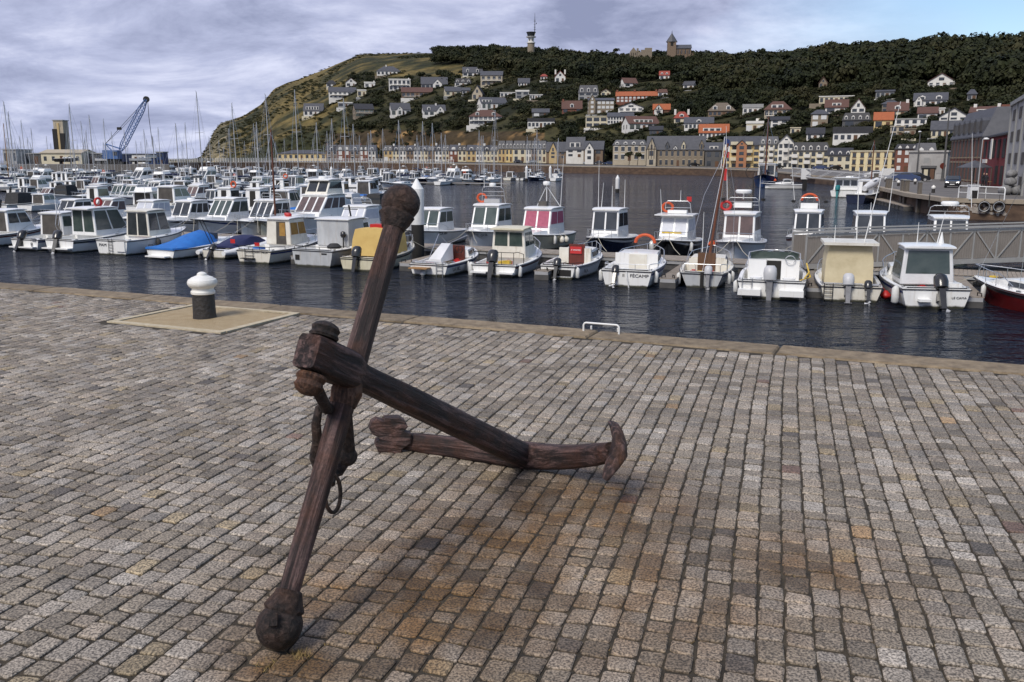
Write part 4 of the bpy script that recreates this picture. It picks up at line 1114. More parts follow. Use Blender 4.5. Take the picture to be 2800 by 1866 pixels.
MB().lathe([(.001, 0), (.34, 0), (.36, .12), (.2, .28), (.001, .3)], 12, (1.3, -.45, .95)).build('net_heap', MAT['canvas_black'], b.t)
b.fender(.05, 1)
MB().tube([(3.9, .1, 2.5), (3.7, .1, 3.3)], .05, 5).tube([(3.75, -.4, 3.05), (3.75, .5, 3.05)], .03, 4).build('signal_mast', MAT['dark'], b.t)

b = Boat('cuddy_boat', 'cream boat with a yellow canvas canopy behind the anchor stock', 'boat', P_(980, 742), deg(23), 5.8, 2.2, .7, 1.15, hull='gel_cream', deck='gel_old', group=R1, cockpit=(.05, .45))
b.canopy(1.0, 3.3, .72, 2.15, 'canvas_yellow'); b.motor(.05, 18, sc=1.15); b.trunk(3.2, 4.9, .38, .8, 2, 'gel_old', 'curtain_brown'); b.bowrail(.6, .45)
b.box('flare_box', 'red', 1.8, 2.4, -.4, .3, 2.2, 2.42); b.box('windscreen', 'curtain_brown', 3.15, 3.2, -.75, .75, 1.2, 1.95)

b = Boat('open_boat', 'low white open boat numbered LH 58 with a wooden stern board', 'boat', P_(1172, 755), deg(22), 5.6, 2.1, .62, .95, group=R1, cockpit=(.05, .55))
rings = []
for x, z, w in ((1.1, .75, .8), (1.7, 1.15, .8), (2.3, 1.5, .7), (2.6, 1.45, .6)): rings.append([(x, -w * .2, .6), (x, -w * .15, z), (x, w * .5, z), (x, w, .6)])
MB().loft(rings).build('cover', MAT['canvas_white'], b.t, smooth=50)
b.box('console', 'wood_door', 2.9, 3.0, -.55, .65, .5, 1.35); b.trunk(3.0, 4.8, .42, .75, 1)
mb = MB(); mb.tube([(2.72, -.35 + .2 * math.cos(a_), 1.15 + .2 * math.sin(a_)) for a_ in [k * .5236 for k in range(12)]], .02, 5, closed=True); mb.tube([(2.72, -.35, 1.0), (2.72, -.35, 1.34)], .02, 4); mb.build('steering_wheel', MAT['dark'], b.t)
mb = MB(); mb.tube([(1.8, .8, .65), (2.8, .7, 1.95), (2.9, .3, 1.4)], .018, 5); mb.tube([(2.9, .3, 1.4), (3.2, -.6, 1.9), (3.4, -.8, .9)], .018, 5); mb.build('canopy_frame', MAT['steel'], b.t)
b.sternrail(.12, .8); b.ladder(-.55, -.1, 4); b.box('stern_board', 'wood_tan', -.55, -.05, -.15, .75, .40, .46); b.side_text('LH 582', .09, .32, .26); b.fender(.36, -1); b.motor(.2, 10, 'motor_grey', .6, z=-.15)

b = Boat('motor_boat', 'white wheelhouse boat with black outboard and a tall stern rail', 'boat', P_(1350, 757), deg(21), 6.0, 2.35, .62, 1.15, hull='gel', group=R1, cockpit=(.02, .42), floor=.3)
b.cabin(2.0, 4.1, .75, 2.3, wb=.85, rf=.6, wall='gel_old', roof='gel_cream', glass='glass_green', front=2, side=2, rear=2, rv=(.42, .90), ov=(.3, .15)); b.motor(.05, 20, sc=1.25); b.sternrail(.65, 1.0, 'dark'); b.trunk(4.0, 5.3, .3, .7, 0); b.bowrail(.5, .5)
b.fender(.04, 1, r=.13, l=.6); b.fender(.05, -1); b.box('swim_platform', 'gel', -.35, 0, .25, 1.0, .2, .28); b.box('swim_platform', 'gel', -.35, 0, -1.0, -.25, .2, .28); b.box('yellow_crate', 'yellow', .4, .7, -.6, -.3, .62, .8)

b = Boat('sailing_boat', 'small white cuddy boat with a red-brown door and red sale sign', 'boat', P_(1524, 763), deg(24), 5.8, 2.1, .68, 1.05, group=R1, cockpit=(.04, .48), strip='trim', transom=.75)
b.trunk(2.6, 4.8, .5, .78, 2); b.box('door', 'wood_door', 2.5, 2.56, -.45, .3, .45, 1.55); b.box('coaming', 'gel_old', 2.45, 2.6, -.75, -.45, .5, 1.35); b.box('coaming', 'gel_old', 2.45, 2.6, .3, .75, .5, 1.35)
b.box('sale_sign', 'letter_red', 2.44, 2.49, -.32, .22, 1.05, 1.42); text(b.t, 'A VENDRE', (2.43, -.05, 1.24), .1, (0, -1, 0), (0, 0, 1), MAT['letter_white'])
b.box('stern_panel', 'dark', -.015, .0, -.62, .62, .15, .48); b.motor(.0, 24, sc=.85); b.bowrail(.6, .45); b.sternrail(.14, .8, 'dark'); b.side_text('R.A', .12, .35, .26); b.fender(.02, -1); b.box('seat', 'gel_old', .4, 2.3, .35, .75, .3, .62)

b = Boat('cuddy_boat', 'white cuddy boat lettered FECAMP across its transom', 'boat', P_(1712, 786), deg(20), 5.6, 2.25, .82, 1.15, group=R1, cockpit=(.05, .4), transom=.9)
b.trunk(2.1, 4.6, .55, .9, 1, 'gel'); b.box('bulkhead', 'gel', 2.08, 2.12, -.9, .9, .5, 1.42); b.box('hatch', 'gel_old', 2.05, 2.10, -.45, .30, .55, 1.36); b.motor(.45, 30, sc=.75)
b.stern_text('II', .12, .56, .2); b.stern_text('FÉCAMP', -.52, .56, .21); b.sternrail(.28, 1.3); b.bowrail(.5, .5); b.lifering(4.0, 0, 1.75, 'x', .42, 'orange', True); b.fender(.08, -1); b.fender(.06, 1)
MB().tube([(-.05, .0, .75), (-.1, -.05, .4), (-.08, -.12, .0), (-.06, -.2, -.2)], .03, 5).build('mooring_hose', MAT['white_paint'], b.t)

b = Boat('sailing_boat', 'cream sailing boat with a leaning varnished mast and wooden hatch', 'boat', P_(1918, 788), deg(18), 5.6, 2.1, .72, 1.05, hull='gel_grey', deck='gel_old', group=R1, cockpit=(.05, .45), transom=.78, flare=.75)
b.trunk(2.45, 4.6, .42, .78, 2, 'gel_old'); b.box('hatch', 'wood_brown', 2.4, 2.46, -.32, .42, .4, 1.42); b.box('bulkhead', 'gel_old', 2.43, 2.48, -.78, .78, .4, 1.12); b.motor(-.25, 14, 'motor_grey', .8); b.sternrail(.4, .9); b.bowrail(.55, .5); b.box('rudder', 'dark', -.12, 0, -.06, .06, -.2, .75)
for q, sg in ((.05, 1), (.12, -1), (.25, -1)): b.fender(q, sg)
b.mast(3.1, 5.6, 'wood_mast', .06, 1.15, (-.05, -.55), boom=False, spread=False, stays=True); b.aerial(3.0, .3, 1.4, 2.0)

b = Boat('console_boat', 'white open console boat with white outboard and yellow hose', 'boat', P_(2106, 819), deg(18), 5.8, 2.45, .8, 1.15, group=R1, cockpit=(.02, .55), floor=.28, transom=.97)
b.box('console', 'gel', 2.4, 2.75, .28, .95, .3, 1.45); b.box('console', 'gel', 2.4, 2.75, -.95, -.28, .3, 1.45); b.box('companionway', 'dark', 2.74, 2.78, -.26, .26, .4, 1.38); b.trunk(2.8, 4.9, .55, .9, 0)
MB().tube([(2.5, 1.0, 1.1), (2.75, .95, 1.75), (3.0, .5, 1.85), (3.05, -.5, 1.85), (2.75, -.95, 1.75), (2.5, -1.0, 1.1)], .02, 6).build('windscreen_frame', MAT['steel'], b.t)
b.box('windscreen', 'glass_green', 2.98, 3.0, -.9, .9, 1.42, 1.78)
for yy in (.6, -.6): MB().lathe([(.04, 0), (.05, .3), (.22, .34), (.24, .45), (.2, .46), (.001, .44)], 12, (1.6, yy, .3)).build('seat', MAT['gel'], b.t)
mb = MB(); mb.tube([(2.3, -.6 + .18 * math.cos(k * .5236), 1.5 + .18 * math.sin(k * .5236)) for k in range(12)], .018, 5, closed=True); mb.build('steering_wheel', MAT['steel'], b.t)
MAT['motor_white'] = MAT['motor_grey']; b.motor(.05, 6, 'motor_grey', 1.2); b.box('swim_platform', 'gel', -.45, 0, .35, 1.15, .2, .45); b.box('swim_platform', 'gel', -.45, 0, -1.15, -.3, .2, .45); b.ladder(.85, -.15, 3, 'steel', .35); b.stern_text('FM', -.95, .33, .14, 'letter_blue')
MB().tube([(.3, -1.15, .95), (1.2, -1.3, 1.1), (2.4, -1.2, 1.35), (1.0, -1.35, .9), (.2, -1.0, .85)], .03, 6).build('hose', MAT['yellow'], b.t); b.fender(.05, 1); b.bowrail(.55, .5)

b = Boat('canopy_boat', 'white boat under a stained cream canvas hood beside the gangway', 'boat', P_(2325, 826), deg(15), 5.6, 2.25, .68, 1.15, hull='gel_old', group=R1, cockpit=(.03, .5), floor=.3, transom=.92)
b.canopy(1.3, 3.2, .62, 2.3, 'canvas_cream', .85, .12, .0, .02); b.box('hood_roof', 'gel_old', 1.1, 3.3, -.95, .95, 2.3, 2.42); b.motor(.12, 16, 'motor_grey', 1.0); b.motor(-.55, 24, 'motor_black', .7); b.ladder(.78, -.15, 5, 'dark', .3); b.trunk(3.1, 4.8, .4, .8, 1); b.sternrail(.1, .6); b.bowrail(.5, .5)
b.side_text('KLEMO', .05, .45, .16); b.aerial(1.8, -.5, 2.42, 6.0, (.5, -.9)); b.aerial(1.8, .55, 2.42, .7); b.aerial(2.6, -.3, 2.42, 3.2, (.0, .1)); b.fender(.1, -1, 'red', .2, .05, .25)

b = Boat('canopy_boat', 'white boat with a clear-windowed canvas wheelhouse and black outboard', 'boat', P_(2556, 844), deg(8), 5.8, 2.4, .82, 1.25, group=R1, cockpit=(.03, .5), floor=.4, transom=.93)
b.cabin(1.2, 3.4, .8, 2.35, wb=.92, wt=.80, rf=.7, rr=.15, wall='canvas_white', roof='gel', glass='glass_green', front=2, side=1, rear=1, rv=(.30, .92), sv=(.15, .92), ov=(.2, .1)); b.motor(-.15, 30, sc=1.2); b.trunk(3.3, 5.0, .4, .85, 1); b.bowrail(.45, .55)
b.box('swim_platform', 'gel', -.3, 0, .2, .6, .3, .4); b.side_text('LH 1403', .05, .48, .16, 1); b.fender(.06, 1, r=.13, l=.55); b.aerial(2.2, .2, 2.45, .9); b.aerial(2.6, -.6, 2.45, 1.3, (.1, -.2)); b.box('swim_locker', 'gel', .3, .7, -.9, -.4, .8, 1.0)
b.stern_text('LE CAMA', -.75, .45, .12)
MB().lathe([(.001, .0), (.1, .02), (.02, .45), (.001, .5)], 8, (2.3, -.65, 2.45)).build('cone', MAT['white_paint'], b.t)

b = Boat('sailing_boat', 'white-decked boat with dark red hull at the right picture edge', 'boat', P_(2682, 822) - Vector((math.sin(deg(-22)), math.cos(deg(-22)), 0)) * 4.9, deg(-22), 6.0, 2.2, .7, 1.05, hull='red_hull', group=R1, cockpit=(.05, .4))
b.trunk(2.4, 4.6, .42, .75, 1, 'gel'); b.box('hatch', 'wood_door', 2.35, 2.42, -.3, .4, .4, 1.3); b.bowrail(.55, .55); b.fender(.8, 1); b.box('bow_locker', 'yellow', 4.9, 5.1, .0, .2, 1.08, 1.15)
b.mast(3.2, 6.5, 'alu', .06, 1.3, (0, 0), boom=False)

# ---- second row, bows towards the near pontoon ------------------------------
def row2(px, name, label, L=6.5, B=2.4, fb=.85, bow=1.3, off=9.6, az=None, **k):
    az = (BAZ if az is None else az) + math.pi
    p_ = rowpt(px, off); f = Vector((math.sin(az), math.cos(az), 0))
    return Boat(name, label, 'boat', p_ - f * L, az, L, B, fb, bow, group=R2, **k)
def simple(b, glass='glass', z1=2.35, front=2, side=2, x0=.30, x1=.66, rf=.8, wall='gel', roof='gel'):
    z0 = b.hh(.5) + .0
    b.cabin(b.L * x0, b.L * x1, z0, z1, rf=rf, front=front, side=side, glass=glass, wall=wall, roof=roof, fv=(.28, .92), rear='open'); b.trunk(b.L * (x1 - .04), b.L * .86, .28, .8, 0); b.bowrail(.5, .5)
b = row2(75, 'motor_boat', 'white cabin boat behind the left-edge boat, grey side windows'); simple(b); b.aerial(2, 0, 2.4, 2)
b = row2(170, 'motor_boat', 'white hardtop boat with brown-curtained windscreen behind the green-glass boat'); simple(b, 'curtain_brown', 2.5, rf=1.2); b.aerial(2, .4, 2.6, 1.4)
b = row2(290, 'motor_boat', 'white cabin boat with pale curtained panes behind PAM', L=6.8); simple(b, 'curtain_white', 2.45, side=3)
b = row2(395, 'motor_boat', 'white cabin boat with three grey side windows behind the blue tarpaulin', L=7); simple(b, 'glass', 2.5, side=3); b.radar(3, 2.6)
b = row2(492, 'motor_boat', 'white cruiser with rounded white hardtop and green-tinted windscreen', L=7.6, B=2.7, bow=1.5); simple(b, 'glass_green', 2.75, front=3, side=2, rf=1.3); b.radar(3.2, 2.85, .2, .1)
b = row2(612, 'motor_boat', 'white cruiser with flat visor roof and rope-hung bow rail', L=7.6, B=2.7, bow=1.5); simple(b, 'glass', 2.7, front=3, side=2, rf=1.2); b.arch(3.0, 2.75, .5, .8)
b = row2(735, 'motor_cruiser', 'large white cruiser with brown-curtained raked windscreen', L=9.5, B=3.2, fb=1.1, bow=1.7, off=12); simple(b, 'curtain_brown', 3.0, front=3, side=3, rf=1.6, x0=.25); b.cabin(2.5, 4.6, 3.05, 4.2, wb=1.1, rf=.7, wall='gel_old', glass='glass', front=2, side=1, rear='open', ov=(.4, .3)); b.radar(3.4, 4.3, .35, .2)
b = row2(672, 'sailing_boat', 'beige-hulled boat with a tall red-brown wooden mast', L=6.6, B=2.3, off=10.5, hull='gel_cream', bow=1.5); b.trunk(1.8, 4.4, .35, .8, 2); b.bowrail(.6, .5); b.mast(4.1, 6.8, 'wood_mast', .07, 1.3, boom=False, spread=False)
b = row2(880, 'motor_boat', 'white fishing cruiser with pale covered windscreen behind the work boat', L=7.0, B=2.6); simple(b, 'curtain_white', 2.45, front=3, side=1, rf=1.0); b.arch(2.6, 2.55, .5, .7, cross=2); b.side_text('FC 714', .72, .85, .2, 1)
b = row2(1010, 'motor_boat', 'white cabin boat half hidden behind the anchor ball', L=6.4); simple(b, 'glass', 2.35, rf=.6); b.arch(2.4, 2.45, .7, .6)
b = row2(1105, 'motor_boat', 'white boat numbered FCA 580 behind the white pile', L=6.6); simple(b, 'glass_green', 2.45, rf=.7); b.side_text('FCA 580', .58, .85, .26, 1, shear=.3); b.aerial(2.6, .3, 2.5, .9); b.side_text('FCA 580', .6, .85, .26, -1, shear=.3); b.box('red_cover', 'red', .2, 1.3, -1.1, -.3, .9, 1.55)
b = row2(1268, 'motor_boat', 'white wheelhouse boat with tubular radar arch and orange lifebuoy', L=7.0, B=2.6, off=10.5); simple(b, 'glass_green', 2.75, rf=.7); b.arch(2.7, 2.85, 1.15, .75, cross=2); b.box('roof_box', 'alu', 2.5, 2.9, -.55, .45, 2.9, 3.15); b.lifering(2.7, -.75, 3.2, 'x', .28); b.radar(2.85, 4.0, .2, .25); b.aerial(2.7, .5, 3.9, 1.6); b.aerial(2.7, -.6, 3.9, 2.2); b.side_text('CH 26', .8, .9, .2, 1)
b = row2(1416, 'motor_boat', 'cream-hulled wheelhouse boat with pink curtains and tripod mast', L=7.4, B=2.6, off=9.8, hull='gel_cream'); simple(b, 'curtain_pink', 2.65, rf=.6)
pane(b.t, b.faces['star'], .1, .9, .42, .88, MAT['glass'], 'window', .02)
MB().tube([(2.6, 0, 2.75), (2.6, 0, 4.2)], .03, 5).tube([(2.2, .7, 2.75), (2.6, .05, 4.0)], .022, 5).tube([(2.2, -.7, 2.75), (2.6, -.05, 4.0)], .022, 5).build('tripod_mast', MAT['white_paint'], b.t); b.radar(2.6, 4.15, .22, .25); b.aerial(2.6, .85, 2.7, 3.4, (0, .15)); b.fender(.55, 1, 'gel_old', .16, .2); b.fender(.45, 1, 'gel_old', .16, .2); b.fender(.66, 1); b.box('crate', 'interior', 2.9, 3.3, -.3, .2, 2.75, 3.1)
pass
b = row2(1622, 'motor_boat', 'navy-hulled wheelhouse boat with tall square white cabin', L=6.6, B=2.4, hull='navy', fb=.9, bow=1.3); simple(b, 'glass', 2.75, rf=.35, x0=.34, x1=.66); b.aerial(2.6, .7, 2.8, 1.8); b.aerial(2.6, 0, 2.8, 1.4); b.aerial(2.6, -.6, 2.8, 1.6, (0, .1)); b.aerial(2.5, -.8, 2.8, 3.0); b.box('vent', 'dark', 4.0, 4.1, .5, .7, 1.5, 1.9)
b = row2(1822, 'motor_boat', 'black-hulled fishing boat with white cabin and roof rack', L=6.4, B=2.4, hull='black_hull', fb=.85, bow=1.35); simple(b, 'curtain_white', 2.45, rf=.7, wall='gel'); b.box('hood_visor', 'gel', 2.0, 4.1, -1.0, 1.0, 2.52, 2.58); b.arch(2.7, 2.6, .75, .7, cross=1); b.lifering(2.7, -.55, 2.95, 'x', .27); b.box('roof_locker', 'gel', 2.6, 3.0, -.5, .5, 2.6, 2.8); b.aerial(2.8, -.85, 2.55, 1.5, (0, -.1)); b.aerial(2.6, .1, 3.3, .7); b.fender(.75, -1); b.fender(.6, -1); b.fender(.7, 1); b.box('yellow_band', 'yellow', 4.55, 4.6, -.5, .5, 1.5, 1.62); b.box('ensign', 'red', 2.4, 2.42, .4, .65, 3.3, 3.6)
b = row2(2012, 'fishing_boat', 'white wheelhouse fishing boat bristling with aerials, loop antenna and radar', L=7.0, B=2.5, fb=.9, bow=1.4); simple(b, 'curtain_brown', 2.7, rf=.25, x0=.32, x1=.62); b.arch(2.7, 2.8, .8, .85, cross=2); b.box('life_raft', 'gel', 2.5, 2.9, -.45, .45, 3.0, 3.3); b.radar(2.7, 3.5, .42, .22, post=.35); b.aerial(2.7, -.8, 3.2, 4.6, (0, -.25)); b.lifering(2.8, -.85, 3.1, 'x', .25, 'red')
mb = MB(); mb.tube([(2.7, .5, 2.8), (2.7, .45, 4.7)], .025, 5); mb.tube([(2.7, .45 + .4 * math.cos(k * .3927), 5.1 + .4 * math.sin(k * .3927)) for k in range(16)], .018, 5, closed=True); mb.build('loop_antenna', MAT['dark'], b.t)
for yy in (1.0, -1.0): MB().lathe([(.001, 0), (.1, .02), (.12, .15), (.001, .2)], 8, (2.9, yy, 3.4)).build('floodlight', MAT['dark'], b.t)
b.fender(.62, -1, 'orange', .22, .05, .9); b.aerial(2.7, .8, 3.3, 1.6); b.box('flag', 'red', 2.7, 2.72, -1.05, -.9, 4.6, 5.3)
b = row2(2215, 'motor_boat', 'white boat behind the gangway with orange lifebuoy on its roof rack', L=6.6, B=2.3, off=15); simple(b, 'glass', 2.6, rf=.5); b.arch(3.0, 2.7, .75, .55, cross=1); b.lifering(3.0, 0, 3.25, 'x', .42, 'orange', True); b.box('roof_locker', 'gel', 2.9, 3.2, -.45, .45, 2.75, 3.1); b.aerial(2.8, -.8, 3.2, 2.6, (0, -.3))
for yy in (.85, -.85): MB().lathe([(.001, 0), (.1, .02), (.12, .15), (.001, .2)], 8, (3.0, yy, 3.1)).build('floodlight', MAT['dark'], b.t)
b = row2(2400, 'motor_boat', 'white boat whose roof shows just above the middle of the gangway', L=6.4, B=2.4, off=14); simple(b, 'glass', 2.65, rf=.5, x0=.25); b.aerial(2.4, .9, 2.7, 2.6, (0, .1)); b.aerial(2.4, 0, 2.75, .5)
b = row2(2640, 'motor_boat', 'white boat with radar dome behind the right end of the gangway', L=6.8, B=2.5, off=13); simple(b, 'glass', 2.55, rf=.5, x0=.25); b.arch(2.6, 2.6, .6, .95, cross=1); b.radar(2.7, 3.2, .42, .25); b.aerial(2.6, 1.0, 3.1, 4.2, (0, -.3)); b.aerial(2.6, -.95, 3.1, .8, m='dark', r=.03)

# ---- crowded rows further out: prototypes copied along the berth lines --------
def proto(kind, v):
    z = (0, -500, 0)
    if kind == 'hardtop':
        b = Boat('motor_boat', '-', 'boat', z, 0, 6.8, 2.5, .85, 1.3, rub=bool(v % 2), nst=9, hull=('gel', 'gel', 'gel_old')[v % 3], stripe=(None, 'letter_blue', 'trim', None)[v % 4]); b.cabin(1.9, 4.4, 1.0, 2.4 + .1 * v, rf=1.0, front=2, side=2, rear='open', glass=('glass', 'glass_green', 'curtain_brown')[v % 3]); b.trunk(4.2, 5.8, .25, .8, 0)
        if v % 2: b.arch(2.3, 2.5, .7, .7)
        b.bowrail(.5, .5); b.fender(.3, 1); b.fender(.5, -1)
        if v == 3: b.box('deck_cover', 'canvas_blue', .4, 1.8, -.9, .9, .8, 1.05)
        b.aerial(2.4, .4, 2.5, 1.8)
    elif kind == 'wheelhouse':
        b = Boat('motor_boat', '-', 'boat', z, 0, 6.2, 2.4, .8, 1.25, rub=True, nst=9, hull=('gel', 'gel_old', 'gel')[v % 3], stripe=('wood_door', None, 'letter_blue')[v % 3]); b.cabin(2.4, 4.2, .95, 2.6, wb=.8, rf=.3, front=2, side=1, rear='door', rearm='dark'); b.trunk(4.1, 5.3, .25, .7, 0); b.aerial(3, -.4, 2.7, 2.2)
        b.bowrail(.55, .45); b.fender(.25, 1); b.motor(0, 20)
        if v == 1: b.lifering(3.0, -.7, 2.95, 'x', .26)
    elif kind == 'flybridge':
        b = Boat('motor_cruiser', '-', 'boat', z, 0, 9.0, 3.1, 1.1, 1.7, rub=False, nst=9); b.cabin(2.0, 6.0, 1.2, 2.9, rf=1.6, front=2, side=2, rear='open', ov=(.9, .1)); b.cabin(2.2, 4.6, 2.95, 3.5, wb=1.1, wt=1.0, rf=.5, front=0, side=0, roofbuild=False); b.trunk(5.8, 7.8, .3, .9, 1); b.arch(2.4, 3.5, .8, .9); b.radar(2.7, 4.3, .3, .2)
    elif kind == 'open':
        b = Boat('open_boat', '-', 'boat', z, 0, 5.2, 2.0, .65, .95, rub=True, nst=9, cockpit=(.05, .6)); b.box('windscreen', 'glass', 2.9, 2.95, -.75, .75, .9, 1.45); b.motor(0, 20)
        if v: b.canopy(1.2, 3.0, .65, 1.8, ('canvas_white', 'canvas_black', 'canvas_white')[v % 3])
    elif kind == 'sail':
        b = Boat('sailing_boat', '-', 'boat', z, 0, 8.0, 2.7, .85, 1.2, rub=False, nst=9, transom=.6, flare=.75, hull=('gel', 'gel', 'navy')[v % 3]); b.trunk(2.6, 5.6, .4, .85, 2); b.mast(4.6, 10 + v, 'alu', .095, 1.4, cover=('canvas_navy', 'canvas_white', 'canvas_black')[v % 3])
    return b.t
PROTO = {}
for kind, n in (('hardtop', 4), ('wheelhouse', 3), ('flybridge', 2), ('open', 3), ('sail', 3)): PROTO[kind] = [proto(kind, v) for v in range(n)]
LAB = {'hardtop': 'white hardtop motor boat', 'wheelhouse': 'small white wheelhouse boat', 'flybridge': 'large white flybridge cruiser', 'open': 'low open motor boat', 'sail': 'white sailing boat with bare aluminium mast'}
rb = random.Random(21)
XLIM = [(470, 1560), (490, 1555), (512, 1260), (524, 1000), (575, 985), (600, 960)]
nboat = 0
ROWN = 'third fourth fifth sixth seventh eighth ninth tenth eleventh twelfth thirteenth fourteenth'.split()
def ordn(n): return str(n) + ('th' if 10 <= n % 100 <= 20 else {1: 'st', 2: 'nd', 3: 'rd'}.get(n % 10, 'th'))
for ri, (off, flip) in enumerate(((25, 0), (36, 1), (54, 0), (65, 1), (86, 0), (97, 1), (122, 0), (133, 1), (165, 0), (176, 1), (225, 0), (237, 1))):
    place = ('in the third and fourth rows at left', 'in the third and fourth rows at left', 'in the middle rows of the crowded marina', 'in the middle rows of the crowded marina', 'in the middle rows of the crowded marina', 'in the middle rows of the crowded marina')[ri] if ri < 6 else 'among the far rows below the promenade'
    cnt = 0
    p_ = rowpt(-60, off)
    while True:
        w = rb.uniform(2.9, 3.7); p_ = p_ + Vector((RD.x, RD.y, 0)) * w
        px, py, dd = proj(p_)
        if px > interp(py, XLIM) or p_.y < 20: break
        gap = .08 if off < 100 else (.25 if off < 170 else .55)
        if rb.random() < gap: continue
        kinds = ['hardtop'] * 5 + ['wheelhouse'] * 3 + ['open'] * 4 + (['flybridge'] if off < 200 else []) + (['sail'] * 3 if off > 60 else [])
        kd = rb.choice(kinds); src = rb.choice(PROTO[kd])
        c = copy_tree(src); az = BAZ + (math.pi if flip else 0) + rb.uniform(-.05, .05)
        f = Vector((math.sin(az), math.cos(az), 0))
        if kd == 'flybridge': p_ = p_ + Vector((RD.x, RD.y, 0)) * .8
        c.location = p_ - (f * 7 if flip else Vector()) + f * rb.uniform(-.5, .5); c.rotation_euler = (0, 0, math.pi / 2 - az)
        ks = rb.uniform(.84, 1.12); c.scale = (ks * rb.uniform(.9, 1.05), ks, .92 * ks * (rb.uniform(.75, 1.15) if kd != 'sail' else 1.0))
        cnt += 1; c['label'] = LAB[kd] + ', ' + ordn(cnt) + ' boat from the left in the ' + ROWN[ri] + ' row'; c['group'] = 'boats ' + place; nboat += 1
# tall-masted yachts that stand out against sky and hill: (mast foot pixel x, mast top pixel y, mast lean, distance row)
MASTS = [(30, 268, 62, 'white yacht whose mast rises at the left picture edge'), (70, 322, 100, 'white yacht with short mast near the left picture edge'), (92, 345, 120, 'small white yacht with low mast left of the harbour tower'), (205, 275, 66, 'yacht with tall dark mast right of the harbour tower'), (232, 325, 112, 'yacht with a mast just left of the crane'), (292, 318, 105, 'yacht with a mast in front of the crane cab'), (312, 355, 140, 'small yacht with its mast beside the crane boom'), (405, 375, 150, 'small yacht with a low mast below the crane hook'), (552, 240, 84, 'white yacht with the tallest mast left of the headland'), (646, 272, 88, 'white yacht with mast against the end of the headland'), (738, 248, 84, 'white yacht with mast in front of the steep grassy slope'), (815, 234, 86, 'white yacht with bright mast before the yellow station building'), (700, 330, 126, 'small white yacht with short mast below the headland'), (945, 258, 92, 'white yacht with mast among the upper hillside houses'), (912, 316, 120, 'white yacht with paired stays right of the station building'), (1047, 345, 150, 'small white yacht with mast before the terraced houses'), (1352, 292, 150, 'white yacht with mast before the white-railed hillside house'), (1460, 372, 165, 'white yacht at the right end of the marina'), (1525, 372, 168, 'last white yacht at the right tip of the marina'), (1320, 365, 160, 'white yacht with thin mast before the long terrace'), (18, 330, 84, 'yacht with a brown wooden mast at the left edge')]
for i, (px, ty, off, lab) in enumerate(MASTS):
    p_ = rowpt(px, off); d = proj(p_)[2]
    foot = proj(p_)[1]
    h = (foot - ty) * d / FPX - 1.3
    src = PROTO['sail'][i % 3]; c = copy_tree(src); az = BAZ + (math.pi if i % 2 else 0) + rb.uniform(-.1, .1)
    f = Vector((math.sin(az), math.cos(az), 0)); c.location = p_ - f * 4.6; c.rotation_euler = (deg(rb.uniform(-1.2, 1.2)), 0, math.pi / 2 - az)
    c['label'] = lab; c['group'] = 'tall-masted yachts in the marina'
    for ch in c.children:
        n = ch.name.split('.')[0]
        if n in ('mast', 'rigging', 'spreader', 'wind_vane'):
            k = h / (10 + i % 3); z0 = 1.4
            ch.scale = (1, 1, k); ch.location = (0, 0, z0 * (1 - k)) if n != 'rigging' else (0, 0, 1.2 * (1 - k))
            if n == 'mast' and 'wooden' in lab:
                ch.data = ch.data.copy(); ch.data.materials[0] = MAT['wood_tan']
for l_ in PROTO.values():
    for o in l_:
        for ch in list(o.children):
            for g in list(ch.children): bpy.data.objects.remove(g)
            bpy.data.objects.remove(ch)
        bpy.data.objects.remove(o)

# ---- pontoons, fingers, piles, gangway ---------------------------------------
def pontoon(label, off, px0, px1, w=2.0, planks=True, step=.16):
    a_, b2 = rowpt(px0, off), rowpt(px1, off); d = (b2 - a_); Lp = d.length; d.normalize(); n = Vector((-d.y, d.x, 0))
    t = thing('floating_pontoon', label, 'pontoon', (a_.x, a_.y, WZ), math.atan2(d.y, d.x))
    MB().box(0, Lp, -w / 2 + .04, w / 2 - .04, .28, .44).build('frame', MAT['alu'], t)
    fl = MB(); x = .5
    while x < Lp - 2: fl.box(x, x + 2.2, -w / 2 + .1, w / 2 - .1, -.2, .28); x += 3.6
    tag(fl.build('floats', MAT['pontoon_float'], t), kind='stuff')
    pl = MB(); x = 0
    while x < Lp: pl.box(x + .008, x + step - .008, -w / 2, w / 2, .44, .475 + RND.uniform(-.003, .003)); x += step
    tag(pl.build('planks', MAT['pontoon_deck'], t), kind='stuff')
    return t
pontoon('long plank-decked pontoon between the two near rows of boats', 8.0, -60, 2950)
for off, px1, lb in ((30.5, 1000, 'pontoon between the third and fourth boat rows'), (59.5, 1020, 'pontoon in the middle of the marina'), (91.5, 1100, 'farther pontoon behind the middle boat rows'), (127.5, 1400, 'far pontoon reaching towards the open basin')):
    pontoon(lb, off, -60, px1, step=.5)
FING = [(120, 'first finger pontoon beside the letter B boat'), (372, 'finger pontoon between PAM and the blue tarpaulin'), (515, 'finger pontoon beside the inflatable boat'), (775, 'finger pontoon between the ochre-curtained boat and the work boat'), (1080, 'finger pontoon between the yellow canopy and the open boat'), (1460, 'finger pontoon right of the tall-railed boat'), (1815, 'finger pontoon between the FECAMP boat and the wooden-masted boat'), (2232, 'finger pontoon left of the cream-hooded boat'), (2680, 'finger pontoon left of the dark red hull')]
